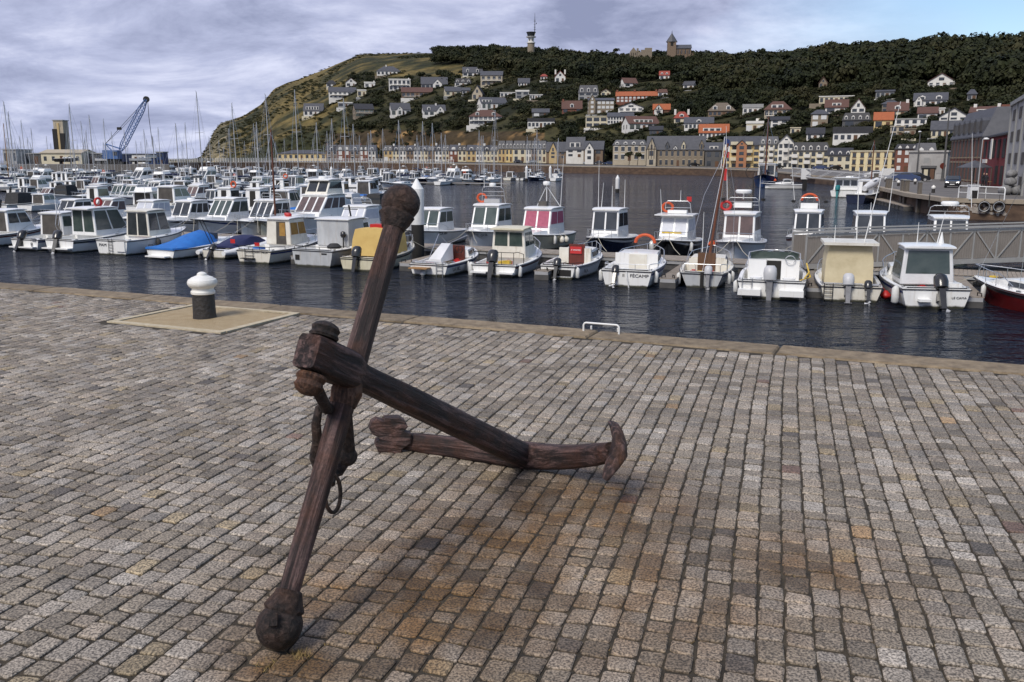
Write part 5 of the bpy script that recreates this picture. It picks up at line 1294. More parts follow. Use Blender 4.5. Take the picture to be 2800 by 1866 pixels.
for px, lb in FING:
    p_ = rowpt(px + 22, 1.2); az = BAZ
    t = thing('finger_pontoon', lb, 'pontoon', (p_.x, p_.y, WZ), math.pi / 2 - az, 'finger pontoons of the near row')
    MB().box(0, 6.0, -.3, .3, .22, .36).build('frame', MAT['alu'], t)
    MB().box(.0, 1.5, -.32, .32, -.2, .22).build('float', MAT['pontoon_float'], t)
    MB().box(3.4, 4.8, -.32, .32, -.2, .22).build('float', MAT['pontoon_float'], t)
    pl = MB(); x = 0
    while x < 6: pl.box(x + .006, x + .144, -.34, .34, .36, .39); x += .15
    tag(pl.build('planks', MAT['pontoon_deck'], t), kind='stuff')
    for yy in (.25, -.25): MB().tube([(.1, yy, .39), (.1, yy, .5), (.3, yy * .6, .5), (.3, yy * .6, .39)], .02, 5).build('cleat', MAT['dark'], t)
def pile(px, off, r, top, sleeve, lb, hd=0):
    p_ = rowpt(px, off)
    t = thing('mooring_pile', lb, 'pile', p_)
    MB().lathe([(.001, -2), (r, -2), (r, sleeve), (.001, sleeve)], 16).build('shaft', MAT['dark'], t, smooth=40)
    mb = MB(); mb.lathe([(r + .02, sleeve - .02), (r + .025, sleeve), (r + .025, top), (r * .8, top + .12), (.05, top + .50), (.001, top + .53)], 16); mb.build('sleeve', MAT['white_paint'], t, smooth=30)
pile(1138, 6.2, .33, 3.55, 1.75, 'white-sleeved steel pile with pointed cap beside the anchor ball')
pile(1690, 100, .3, 2.2, .6, 'slim white-topped pile standing alone in the open basin')
for i, (px, off, lb) in enumerate(((1248, 150, 'white pile behind the right-hand far pontoon boats'), (1505, 165, 'white pile near the right tip of the marina'), (1440, 158, 'white pile among the yachts at the right end'), (520, 114, 'white pile among the middle rows, left'), (905, 118, 'white pile among the middle rows, centre'))):
    pile(px, off, .3, 3.2, .8, lb)

gl, gr = at(2180, 728, -2.3), at(2830, 716, -1.55)
gl = at(2182, 724, -2.25); gr = gl + Vector((12.6, .9, .30))
gd = gr - gl; GL = math.hypot(gd.x, gd.y)
t = thing('gangway', 'long grey metal gangway with panelled truss sides above the pontoon', 'gangway', gl, math.atan2(gd.y, gd.x))
sl = gd.z / GL
def gp(x, y, z): return Vector((x, y, z + x * sl))
PM('gang_panel', (.18, .16, .14), .7, (.24, .215, .19), 1.2, bump=.2); PM('gang_rail', (.42, .41, .39), .5, (.33, .32, .30), 3, metal=.3)
nb = 12; GH = 1.32
for si, y in enumerate((-.75, .75)):
    sg = -1 if y < 0 else 1
    MB().bar(gp(0, y, GH), gp(GL, y, GH), .10, .10).build('handrail', MAT['gang_rail'], t)
    MB().bar(gp(0, y + sg * .12, GH + .13), gp(GL, y + sg * .12, GH + .13), .06, .06).build('handrail', MAT['gang_rail'], t)
    MB().bar(gp(0, y, .0), gp(GL, y, .0), .12, .2).build('bottom_chord', MAT['gang_rail'], t)
    for i in range(nb + 1): MB().bar(gp(GL * i / nb, y, .1), gp(GL * i / nb, y, GH), .05, .07).build('post', MAT['gang_rail'], t)
    for i in range(0, nb, 1):
        a_, b2 = (.1, GH) if i % 2 == 0 else (GH, .1)
        MB().bar(gp(GL * i / nb + .05, y + sg * .03, a_), gp(GL * (i + 1) / nb - .05, y + sg * .03, b2), .04, .055).build('diagonal', MAT['gang_rail'], t)
    for i in range(nb):
        mb = MB(); x0, x1 = GL * i / nb + .04, GL * (i + 1) / nb - .04; n = 9
        for k in range(n):
            xa, xb = lerp(x0, x1, k / n), lerp(x0, x1, (k + .93) / n); z0_, z1_ = .12, GH - .1
            mb.hexa([gp(xa, y - .015 * sg - .01, z0_), gp(xb, y - .015 * sg - .01, z0_), gp(xb, y - .015 * sg + .01, z0_), gp(xa, y - .015 * sg + .01, z0_)], [gp(xa, y - .015 * sg - .01, z1_), gp(xb, y - .015 * sg - .01, z1_), gp(xb, y - .015 * sg + .01, z1_), gp(xa, y - .015 * sg + .01, z1_)])
        tag(mb.build('slat_panel', MAT['gang_panel'], t), kind='stuff')
MB().hexa([gp(0, -.7, -.05), gp(GL, -.7, -.05), gp(GL, .7, -.05), gp(0, .7, -.05)], [gp(0, -.7, .03), gp(GL, -.7, .03), gp(GL, .7, .03), gp(0, .7, .03)]).build('walkway', MAT['gang_panel'], t)
MB().box(4.5, 12.6, -.5, .5, -.75, -.25).build('float_block', MAT['pontoon_float'], t)
# ================================================================== BUILDINGS
def WM(k, c, c2, **kw): PM(k, c, .85, c2, kw.pop('ns', .6), .9, **kw)
WM('w_white', (.78, .76, .71), (.60, .58, .53)); WM('w_cream', (.66, .60, .44), (.54, .48, .34)); WM('w_yellow', (.68, .53, .27), (.58, .44, .21)); WM('w_ochre', (.54, .40, .20), (.44, .33, .17))
WM('w_paleyellow', (.74, .63, .38), (.64, .54, .31)); WM('w_beige', (.46, .40, .30), (.36, .31, .23)); WM('w_brick', (.15, .055, .038), (.21, .085, .055), ns=2.5); WM('w_brown', (.16, .11, .075), (.22, .16, .11), ns=2); WM('w_stone', (.27, .22, .155), (.19, .155, .115), ns=2)
WM('w_grey', (.36, .36, .35), (.26, .26, .25)); WM('w_dark', (.07, .07, .072), (.11, .11, .11)); WM('w_redshop', (.20, .018, .020), (.14, .014, .016)); WM('w_orange', (.40, .19, .10), (.33, .15, .08)); WM('w_plaster', (.46, .45, .43), (.27, .26, .25), ns=.35)
PM('r_slate', (.050, .052, .060), .6, (.082, .083, .092), 1.2, bump=.4, bscale=6); PM('r_dark', (.020, .020, .024), .65, (.038, .038, .042), 1.2, bump=.4); PM('r_brown', (.085, .042, .032), .8, (.12, .06, .045), 1.5, bump=.4, bscale=6)
PM('r_red', (.30, .060, .040), .8, (.22, .045, .03), 1.5, bump=.4, bscale=6); PM('r_orange', (.38, .11, .040), .8, (.28, .08, .03), 1.5, bump=.4, bscale=6); PM('r_thatch', (.12, .095, .07), .95, (.17, .14, .11), 2, bump=.6)
PM('timber', (.05, .035, .025), .8)
PM('shutter', (.62, .62, .60), .6)
UNIT = MB().box(-.5, .5, -.5, .5, -.5, .5)
UM = {}
def ubox(name, m, parent, x0, x1, y0, y1, z0, z1):
    if m not in UM: UM[m] = UNIT.mesh('unit_' + m, MAT[m])
    o = bpy.data.objects.new(name, UM[m]); o.location = ((x0 + x1) / 2, (y0 + y1) / 2, (z0 + z1) / 2); o.scale = (abs(x1 - x0), abs(y1 - y0), abs(z1 - z0))
    return link(o, parent)
def gable_roof(W, D, z, h, ov=.35, th=.22, ax='x', y0=0.0, x0=None):
    """two slabs; ridge along ax; front wall at y = y0"""
    mb = MB(); x0 = -W / 2 if x0 is None else x0
    if ax == 'x':
        k = h / (D / 2); yf, yr, yb = y0 - ov, y0 + D / 2, y0 + D + ov
        pr = [(yf, z - k * ov), (yr, z + h), (yb, z - k * ov), (yb, z - k * ov + th), (yr, z + h + th * 1.1), (yf, z - k * ov + th)]
        mb.prism([(x0 - ov, y, zz) for y, zz in pr], (W + 2 * ov, 0, 0))
    else:
        k = h / (W / 2); xa, xm, xb = x0 - ov, x0 + W / 2, x0 + W + ov
        pr = [(xa, z - k * ov), (xm, z + h), (xb, z - k * ov), (xb, z - k * ov + th), (xm, z + h + th * 1.1), (xa, z - k * ov + th)]
        mb.prism([(x, y0 - ov, zz) for x, zz in pr], (0, D + 2 * ov, 0))
    return mb
def gable_body(W, D, z0, z1, h, ax='x', y0=0.0, x0=None):
    x0 = -W / 2 if x0 is None else x0; mb = MB(); x1, y1 = x0 + W, y0 + D
    if ax == 'x': mb.prism([(x0, y0, z0), (x0, y1, z0), (x0, y1, z1), (x0, (y0 + y1) / 2, z1 + h), (x0, y0, z1)], (W, 0, 0))
    elif ax == 'y': mb.prism([(x0, y0, z0), (x1, y0, z0), (x1, y0, z1), ((x0 + x1) / 2, y0, z1 + h), (x0, y0, z1)], (0, D, 0))
    else: mb.box(x0, x1, y0, y1, z0, z1)
    return mb
def hip_roof(W, D, z, h, ov=.4, ridge=.4, cap=None):
    mb = MB(); x, y0, y1 = W / 2 + ov, -ov, D + ov; r = W / 2 * ridge; ym = D / 2; d = .15 if cap is None else cap
    v = [(-x, y0, z), (x, y0, z), (x, y1, z), (-x, y1, z), (-r, ym - d, z + h), (r, ym - d, z + h), (r, ym + d, z + h), (-r, ym + d, z + h), (-x, y0, z - .18), (x, y0, z - .18), (x, y1, z - .18), (-x, y1, z - .18)]
    mb.add(v, [(0, 1, 5, 4), (1, 2, 6, 5), (2, 3, 7, 6), (3, 0, 4, 7), (4, 5, 6, 7), (8, 9, 1, 0), (9, 10, 2, 1), (10, 11, 3, 2), (11, 8, 0, 3), (11, 10, 9, 8)]); return mb
HG = 'houses on the hillside'
def build_house(label, loc, rz, W, D, hw, hr, kind='g', wall='w_white', roof='r_slate', nx=3, ny=1, name='house', cat='house', group=None, chim=(), dorm=0, wing=None, balcony=False, band=None, door=True, found=5.0, win='glass', wfrac=.5, wh=.55, surround=None, timber=False, tower=None, side=True, garage=False, dmat='w_white'):
    t = thing(name, label, cat, loc, rz, group)
    if group == HG: wfrac, wh = RND.uniform(.5, .78), RND.uniform(.5, .72)
    ax = {'g': 'x', 'f': 'y'}.get(kind, 'b')
    gable_body(W, D, -found, hw, hr, ax).build('wall', MAT[wall], t)
    rf = None
    if kind == 'g': rf = gable_roof(W, D, hw, hr).build('roof', MAT[roof], t)
    elif kind == 'f': rf = gable_roof(W, D, hw, hr, ax='y').build('roof', MAT[roof], t)
    elif kind == 'h': rf = hip_roof(W, D, hw, hr).build('roof', MAT[roof], t)
    elif kind == 'm': rf = hip_roof(W, D, hw, hr, .25, .86, D * .36).build('roof', MAT[roof], t)
    else: rf = MB().box(-W / 2 - .2, W / 2 + .2, -.25, D + .2, hw, hw + max(.25, hr)).build('roof', MAT[roof], t)
    st = hw / max(ny, 1)
    skip = wing
    for j in range(ny):
        zc = st * (j + .5)
        for i in range(nx):
            xc = -W / 2 + W * (i + .5) / nx
            if wing and abs(xc - (-W / 2 + W * wing[0])) < W * wing[1] / 2: continue
            w, h = W / nx * wfrac, st * wh
            if door and j == 0 and i == nx // 2:
                ubox('door', 'wood_brown', t, xc - min(.6, w / 2), xc + min(.6, w / 2), -.05, .05, 0, st * .75); continue
            if garage and j == 0:
                ubox('garage_door', 'shutter', t, xc - w * .8, xc + w * .8, -.05, .05, 0, st * .75); continue
            ubox('window', win, t, xc - w / 2, xc + w / 2, -.06, .06, zc - h / 2, zc + h / 2)
            if surround: 
                ubox('sill', surround, t, xc - w * .6, xc + w * .6, -.14, .0, zc - h / 2 - .22, zc - h / 2 - .02); ubox('lintel', surround, t, xc - w * .6, xc + w * .6, -.09, .0, zc + h / 2 + .02, zc + h / 2 + .28)
    if side:
        for j in range(ny):
            for q in (.3, .7):
                for sg in (-1, 1): ubox('window', win, t, sg * W / 2 - .05, sg * W / 2 + .05, D * q - .5, D * q + .5, st * (j + .5) - st * wh / 2, st * (j + .5) + st * wh / 2)
    if kind == 'f' and hr > 1.6: ubox('window', win, t, -W * .1, W * .1, -.06, .06, hw + hr * .12, hw + hr * .5)
    for cx in chim: ubox('chimney', 'w_brick' if wall in ('w_brick', 'w_brown', 'w_stone') else 'w_white', rf, -W / 2 + W * cx - .45, -W / 2 + W * cx + .45, D * .42, D * .6, hw + hr * .5, hw + hr + 1.0)
    if dorm:
        for i in range(dorm):
            xc = -W / 2 + W * (i + .5) / dorm; zb = hw + hr * .12; zt = hw + hr * .62; yd = D * .04 if kind != 'm' else -.1; w = min(W / dorm * .45, 1.9)
            dm = gable_body(w, D * .35, zb, zt - .35, .45, 'y', yd, xc - w / 2).build('dormer', MAT[dmat], rf)
            ubox('dormer_window', win, rf, xc - w * .33, xc + w * .33, yd - .06, yd + .04, zb + .15, zt - .4)
    if band:      # long dormer strip
        a_, b2 = band; zb, zt = hw + hr * .15, hw + hr * .55
        xa, xb = -W / 2 + W * a_, -W / 2 + W * b2
        ubox('dormer', 'w_white', rf, xa, xb, D * .06, D * .4, zb, zt)
        n = max(2, int((xb - xa) / 1.8))
        for i in range(n): ubox('dormer_window', win, rf, lerp(xa, xb, (i + .18) / n), lerp(xa, xb, (i + .82) / n), D * .06 - .06, D * .06 + .02, zb + .2, zt - .2)
    if wing:
        fx, fw, fh, wm = wing; ww = W * fw; x0 = -W / 2 + W * fx - ww / 2
        wg = gable_body(ww, D * .6, -found, hw * 1.0, hr * fh, 'y', -D * .18, x0).build('gable_wing', MAT[wm], t)
        gable_roof(ww, D * .6, hw, hr * fh, .25, .2, 'y', -D * .18, x0).build('wing_roof', MAT[roof], wg)
        for j in range(ny): ubox('wing_window', win, wg, x0 + ww * .28, x0 + ww * .72, -D * .18 - .06, -D * .18 + .06, st * (j + .25), st * (j + .8))
        ubox('wing_window', win, wg, x0 + ww * .4, x0 + ww * .6, -D * .18 - .06, -D * .18 + .06, hw + .1, hw + hr * fh * .4)
        if timber:
            for q in (.2, .5, .8): ubox('timber', 'timber', wg, x0 + ww * q - .09, x0 + ww * q + .09, -D * .18 - .09, -D * .18 - .02, hw * .45, hw + hr * fh * (.3 if q != .5 else .8))
            ubox('timber', 'timber', wg, x0, x0 + ww, -D * .18 - .09, -D * .18 - .02, hw - .12, hw + .12)
    if group == HG and RND.random() < .55:
        ubox('garden_wall', RND.choice(('w_white', 'w_stone', 'w_grey', 'w_cream')), t, -W * RND.uniform(.5, .8), W * RND.uniform(.5, .8), -4.2, -3.9, -4, RND.uniform(-.9, -.2))
    if balcony:
        zb = st * (ny - 1) if ny > 1 else st * .1
        bl = ubox('balcony', 'w_white', t, -W * .42, W * .42, -1.4, 0, zb - .18, zb)
        mb = MB(); mb.bar((-W * .42, -1.38, zb + .95), (W * .42, -1.38, zb + .95), .1)
        n = max(4, int(W * .84 / .9))
        for i in range(n + 1): mb.bar((lerp(-W * .42, W * .42, i / n), -1.38, zb), (lerp(-W * .42, W * .42, i / n), -1.38, zb + .95), .07)
        mb.build('balcony_rail', MAT['white_paint'], t)
    return t
ZOOM = {'A': (540, 130, 3.922), 'B': (1050, 130, 3.922), 'C': (1600, 130, 3.922), 'D': (2150, 130, 3.62)}
BOXES = []        # picture boxes of the houses, so that trees leave them in view
def zpx(z, x, y): a_, b2, s = ZOOM[z]; return a_ + x / s, b2 + y / s
HG = 'houses on the hillside'
def hill_house(z, x0, x1, yb, ye, yr, kind, wall, roof, label, rot=0, group=HG, **k):
    (pa, pb), (pc, _) = zpx(z, x0, yb), zpx(z, x1, yb); pe, pr = zpx(z, 0, ye)[1], zpx(z, 0, yr)[1]
    p_ = hill_hit((pa + pc) / 2, pb); d = proj(p_)[2]
    W = (pc - pa) * d / FPX; hw = max(2.3, (pb - pe) * d / FPX); hr = max(.3, (pe - pr) * d / FPX)
    D = k.pop('D', max(6.0, min(11.0, W * .7))); u = p_.x / p_.y
    rz = -math.atan(u) + math.radians(rot)
    W = max(2.5, (W - D * abs(math.sin(math.radians(rot)))) / math.cos(math.radians(rot)))
    nx = k.pop('nx', max(2, int(W / 3.0))); ny = k.pop('ny', max(1, round(hw / 3.0)))
    BOXES.append((pa - 3, pc + 3, pr - 2, pb + 3, p_.y))
    return build_house(label, p_, rz, W, D, hw, hr, kind, wall, roof, nx, ny, group=group, **k)
H = hill_house
H('A', 1925, 2175, 300, 255, 200, 'h', 'w_white', 'r_slate', 'wide white villa with hipped slate roof, topmost on the tan meadow', chim=(.4,))
H('A', 1385, 1490, 425, 392, 355, 'h', 'w_white', 'r_dark', 'small white cottage with dark hipped roof, leftmost on the upper slope')
H('A', 1592, 1705, 428, 378, 335, 'f', 'w_white', 'r_brown', 'white gable-fronted cottage beside the small dark-roofed cottage on the upper slope', nx=2)
H('A', 1790, 1905, 435, 385, 372, 'flat', 'w_white', 'w_white', 'white flat-roofed house with a chimney and veranda on the upper slope', balcony=True, chim=(.9,))
H('A', 2055, 2285, 462, 352, 342, 'flat', 'w_white', 'w_white', 'large white modern flat-roofed house with stacked terraces', balcony=True, chim=(.92,), nx=5)
H('A', 1412, 1700, 548, 480, 430, 'g', 'w_white', 'r_slate', 'long white house with grey roof and glazed verandas behind a tall mast', balcony=True, ny=2)
H('A', 1715, 1810, 532, 470, 458, 'flat', 'w_cream', 'w_white', 'small cream flat-roofed annexe right of the veranda house')
H('A', 1130, 1355, 735, 682, 605, 'g', 'w_white', 'r_slate', 'broad grey-roofed house with lit roof windows, lowest on the left slope', rot=-8, band=(.12, .8))
H('A', 1510, 1685, 642, 600, 590, 'flat', 'w_grey', 'w_white', 'low grey flat-roofed house with a white roof edge')
H('A', 1680, 1905, 752, 668, 612, 'g', 'w_stone', 'r_dark', 'stone house with dark roof and long white balcony', rot=10, balcony=True, ny=2)
H('A', 2070, 2295, 738, 668, 600, 'g', 'w_white', 'r_slate', 'white house with split slate roof above the scarp, left of its twin', rot=8, wing=(.42, .3, .5, 'w_white'))
H('B', 400, 680, 442, 395, 320, 'g', 'w_grey', 'r_slate', 'large slate-roofed villa with a pointed front gable', wing=(.62, .34, .62, 'w_white'), nx=6)
H('B', 190, 520, 538, 482, 430, 'g', 'w_brown', 'r_brown', 'long brown chalet with rusty roof below the white modern house', balcony=True, nx=7)
H('B', 415, 672, 740, 685, 620, 'g', 'w_white', 'r_slate', 'white house with slate mansard and broad white gable above the sandy scarp', rot=6, wing=(.74, .34, .75, 'w_white'), chim=(.6,), dorm=2)
H('B', 845, 1055, 312, 272, 212, 'g', 'w_white', 'r_slate', 'slate-roofed house right of the tan meadow, edge of the wood', dorm=2)
H('B', 760, 935, 415, 382, 338, 'm', 'w_white', 'r_dark', 'small white house with dark mansard below the wood edge', dorm=3)
H('B', 1030, 1275, 415, 305, 258, 'g', 'w_beige', 'r_slate', 'tall beige modern house with grey roof and deep loggias', rot=-4, balcony=True, ny=2, nx=4)
H('B', 650, 835, 520, 472, 425, 'g', 'w_cream', 'r_slate', 'cream cottage with grey roof left of the steep dark gable', rot=8)
H('B', 930, 1068, 560, 500, 415, 'f', 'w_beige', 'r_dark', 'narrow house with steep dark gable and one white window', rot=-15, nx=2)
H('B', 836, 922, 500, 480, 452, 'g', 'w_grey', 'r_slate', 'low grey outbuilding beside the steep dark gable', nx=2)
H('B', 1020, 1345, 665, 602, 540, 'g', 'w_white', 'r_slate', 'slate-roofed house with stone gable wall on its right end', rot=14, band=(.05, .42), nx=5)
H('B', 915, 1262, 830, 745, 672, 'h', 'w_white', 'r_brown', 'brown hipped-roof villa with white pillared veranda behind the tall mast', balcony=True, dorm=2, chim=(.3,), nx=7, ny=2)
H('B', 1440, 1560, 420, 388, 342, 'g', 'w_white', 'r_slate', 'little white glazed pavilion on the upper slope', nx=4)
H('B', 1245, 1410, 530, 500, 494, 'flat', 'w_white', 'w_white', 'low white wing of the flat-roofed terrace house', nx=4)
H('B', 1412, 1555, 548, 480, 462, 'flat', 'w_grey', 'w_white', 'grey-white flat-roofed modern house with upper glazed storey', ny=2)
H('B', 1562, 1700, 560, 532, 526, 'flat', 'w_white', 'w_white', 'long low white garden wall house right of the modern terrace', nx=5)
H('B', 1680, 1750, 355, 312, 285, 'h', 'w_white', 'r_red', 'tiny white summer house with red hipped roof', nx=2)
H('B', 1832, 1945, 382, 318, 258, 'f', 'w_white', 'r_red', 'white red-roofed villa with two chimneys below the wood', chim=(.05, .95), nx=2)
H('B', 1590, 1770, 748, 700, 662, 'g', 'w_dark', 'r_slate', 'dark-fronted house with white porthole windows', dorm=0, win='shutter')
H('B', 1540, 1828, 866, 800, 765, 'flat', 'w_white', 'r_dark', 'wide modern house with dark roof and white glazed front', nx=7)
H('B', 1910, 2120, 705, 682, 602, 'g', 'w_brick', 'r_brown', 'house that is mostly a broad red-brown roof with one dormer', dorm=1, chim=(.05,))
H('B', 2085, 2298, 562, 490, 412, 'm', 'w_grey', 'r_slate', 'tall grey-blue house with stacked glazed mansard', dorm=3, ny=2)
H('C', 30, 312, 716, 575, 548, 'g', 'w_stone', 'r_slate', 'big stone manor with three storeys and twin pointed gables', wing=(.14, .25, 2.2, 'w_stone'), nx=6, ny=3, win='shutter', rot=3)
H('C', 168, 272, 530, 502, 470, 'f', 'w_cream', 'r_brown', 'small timbered gable just above the stone manor', nx=2)
H('C', 332, 768, 592, 526, 476, 'g', 'w_brick', 'r_orange', 'long brick terrace with weathered orange roof', nx=10, ny=2, win='shutter', chim=(.02, .45, .98))
H('C', 395, 584, 430, 385, 332, 'g', 'w_white', 'r_brown', 'white house with brown roof standing alone in a clearing of the wood', rot=22)
H('C', 796, 900, 352, 300, 256, 'g', 'w_white', 'r_red', 'narrow white house with red roof high in the wood', dorm=2)
H('C', 1036, 1175, 452, 430, 392, 'g', 'w_white', 'r_slate', 'grey-roofed house half sunk in the trees right of the clearing', rot=-14)
H('C', 780, 880, 535, 492, 456, 'm', 'w_white', 'r_brown', 'small white house with brown mansard at the end of the brick terrace')
H('C', 355, 622, 728, 650, 602, 'f', 'w_white', 'r_dark', 'white house with a black pointed roof below the brick terrace', nx=4, balcony=True, ny=2)
H('C', 730, 905, 722, 672, 616, 'g', 'w_brick', 'r_orange', 'timbered gable cottage with bright orange roof', wing=(.32, .5, .9, 'w_white'), timber=True)
H('C', 955, 1110, 818, 768, 700, 'h', 'w_cream', 'r_red', 'cream cottage with bright red half-hipped roof', dorm=1, chim=(.05, .95))
H('C', 5, 235, 866, 750, 745, 'flat', 'w_cream', 'w_cream', 'cream cube-shaped modern house with six dark windows', nx=3, ny=2, wfrac=.5, wh=.75, door=False)
H('C', 240, 515, 822, 748, 706, 'g', 'w_white', 'r_slate', 'long half-timbered white house with grey roof behind the cream cube', nx=9, ny=2)
H('C', 430, 832, 890, 822, 745, 'g', 'w_white', 'r_brown', 'large white house with brown roof and tall white end gable', rot=18, band=(.2, .8), nx=5)
H('C', 690, 828, 952, 890, 852, 'g', 'w_dark', 'r_dark', 'black glass-fronted annexe below the white end gable', nx=4)
H('C', 1065, 1368, 882, 815, 755, 'g', 'w_white', 'r_slate', 'low white house with long slate roof above the quay manor', nx=7, dorm=1)
H('C', 1225, 1530, 978, 936, 850, 'g', 'w_white', 'r_orange', 'white house with big orange roof and a strip of dormer windows', band=(.12, .75), nx=7)
H('C', 1322, 1600, 742, 690, 602, 'h', 'w_brown', 'r_thatch', 'thatched grey-brown cottage with rounded eaves', dorm=2, nx=6)
H('C', 1692, 1900, 712, 660, 622, 'flat', 'w_white', 'w_grey', 'white modern box house with wide upper windows under the trees', nx=4)
H('C', 1925, 2198, 742, 668, 580, 'h', 'w_beige', 'r_brown', 'large beige villa with red-brown hipped roof and white dormer', band=(.25, .7), nx=6, balcony=True)
H('C', 1728, 1905, 902, 822, 795, 'flat', 'w_cream', 'w_white', 'cream garage house with a tall white chimney', chim=(.62,), garage=True, nx=3)
H('C', 1992, 2178, 852, 782, 748, 'g', 'w_white', 'r_dark', 'white house with dark fascia below the red-brown villa', ny=2)
H('D', 332, 655, 552, 490, 484, 'flat', 'w_cream', 'w_white', 'long cream flat-roofed house below the wood', nx=7)
H('D', 388, 598, 655, 622, 552, 'g', 'w_white', 'r_brown', 'white house with dark brown roof and wide white dormer', band=(.3, .7))
H('D', 640, 770, 692, 605, 518, 'f', 'w_white', 'r_brown', 'tall narrow gabled house with brick upper floor and white base', nx=2, ny=2)
H('D', 245, 402, 792, 664, 620, 'h', 'w_stone', 'r_slate', 'square grey stone house with hipped slate roof and white windows', nx=2, ny=2, win='shutter')
H('D', 560, 820, 792, 768, 696, 'm', 'w_dark', 'r_dark', 'black slate-clad house with white mansard windows', dorm=4)
H('D', 470, 830, 932, 850, 790, 'flat', 'w_white', 'r_dark', 'modern house with a black rounded roof and framed glass front', nx=6)
H('D', 870, 1040, 812, 722, 652, 'g', 'w_yellow', 'r_orange', 'yellow house with a vivid orange roof', nx=2, ny=1, dorm=0)
H('D', 1002, 1190, 692, 640, 562, 'g', 'w_cream', 'r_brown', 'cream house with steep brown roof above the yellow house', dorm=1, chim=(.95,))
H('D', 950, 1104, 642, 562, 526, 'h', 'w_stone', 'r_slate', 'stone house with flat slate roof behind the steep brown roof', nx=3, ny=2)
H('D', 1272, 1570, 592, 532, 462, 'g', 'w_white', 'r_slate', 'wide slate-roofed villa high on the right of the hill', dorm=2, nx=6, wing=(.15, .2, .6, 'w_white'))
H('D', 1408, 1650, 402, 352, 276, 'f', 'w_white', 'r_brown', 'white A-frame villa on a broad deck, highest on the right', balcony=True, nx=4)
H('D', 1306, 1480, 722, 662, 606, 'g', 'w_white', 'r_brown', 'white house with dark brown roof left of the white terrace house', ny=1)
H('D', 1522, 1780, 762, 690, 608, 'f', 'w_white', 'r_dark', 'white gabled house with a big white terrace wall', nx=3, ny=2)
H('D', 1480, 1560, 682, 652, 642, 'flat', 'w_white', 'w_white', 'tiny white box house between two gables', nx=2)
H('D', 1812, 2110, 745, 645, 592, 'g', 'w_white', 'r_brown', 'long white house with brown roof and two white chimneys at right', chim=(.12, .88), band=(.2, .75), rot=-6)
H('D', 1442, 1700, 892, 822, 742, 'g', 'w_cream', 'r_slate', 'cream house with a wide slate roof and roof windows behind the brick row', nx=5)
H('D', 1082, 1368, 812, 720, 710, 'flat', 'w_white', 'w_grey', 'white cube house with large panes right of the yellow house', nx=4, ny=2)
H('D', 1030, 1160, 892, 792, 786, 'flat', 'w_beige', 'w_beige', 'beige flat-roofed house with loggias above the lawn', nx=2, ny=2)
H('D', 1166, 1272, 892, 850, 842, 'flat', 'w_stone', 'w_stone', 'stone garage beside the beige flat-roofed house', garage=True, nx=2)
H('D', 202, 365, 925, 862, 808, 'g', 'w_white', 'r_dark', 'white house with dark roof just above the apartment block', nx=3)
H('D', 1792, 1872, 532, 492, 442, 'h', 'w_grey', 'r_slate', 'small pavilion with pointed slate roof among the right-hand trees', nx=2)
H('D', 40, 135, 866, 822, 818, 'flat', 'w_cream', 'w_cream', 'plain cream box house with one window', nx=2)
H('D', 890, 1058, 502, 474, 458, 'g', 'w_grey', 'r_slate', 'pale low house below the wood at right', nx=4)
H('D', 322, 400, 412, 352, 300, 'f', 'w_stone', 'r_brown', 'stone gable peeping out of the dense wood', nx=2)

# ---- the quay row -------------------------------------------------------------
QG = 'terraced houses along the far quay'
def quay_house(z, x0, x1, yb, ye, yr, kind, wall, roof, label, dY=0, group=QG, name='house', cat='house', **k):
    (pa, pb), (pc, _) = zpx(z, x0, yb), zpx(z, x1, yb); pe, pr = zpx(z, 0, ye)[1], zpx(z, 0, yr)[1]
    u = U((pa + pc) / 2, pb); Y = basY(u) * .985 + dY; q = atY((pa + pc) / 2, pb, Y); d = proj(q)[2]
    W = (pc - pa) * d / FPX; hw = (pb - pe) * d / FPX; hr = max(.3, (pe - pr) * d / FPX)
    ub, ua = U(pc, pb), U(pa, pb); yb2, ya = basY(ub), basY(ua)
    slope = math.atan2((yb2 - ya), (ub * yb2 - ua * ya)) if k.pop('follow', True) else 0
    slope *= .35
    rz = -math.atan(u) * .6 + slope * .4
    nx = k.pop('nx', max(2, int(W / 2.6))); ny = k.pop('ny', max(2, round(hw / 3.1)))
    BOXES.append((pa - 2, pc + 2, pr - 2, pb + 3, Y))
    return build_house(label, q, rz, W / math.cos(min(.5, abs(rz + math.atan(u)))) * .995, k.pop('D', 8.5), hw, hr, kind, wall, roof, nx, ny, name=name, cat=cat, group=group, side=False, found=6, surround=k.pop('surround', None), **k)
Q = quay_house
t = Q('A', 862, 1375, 1206, 1140, 1102, 'h', 'w_yellow', 'r_slate', 'long yellow station building with arched windows on the promenade', nx=9, ny=1, name='station_building', cat='building', group=None, dY=-10)
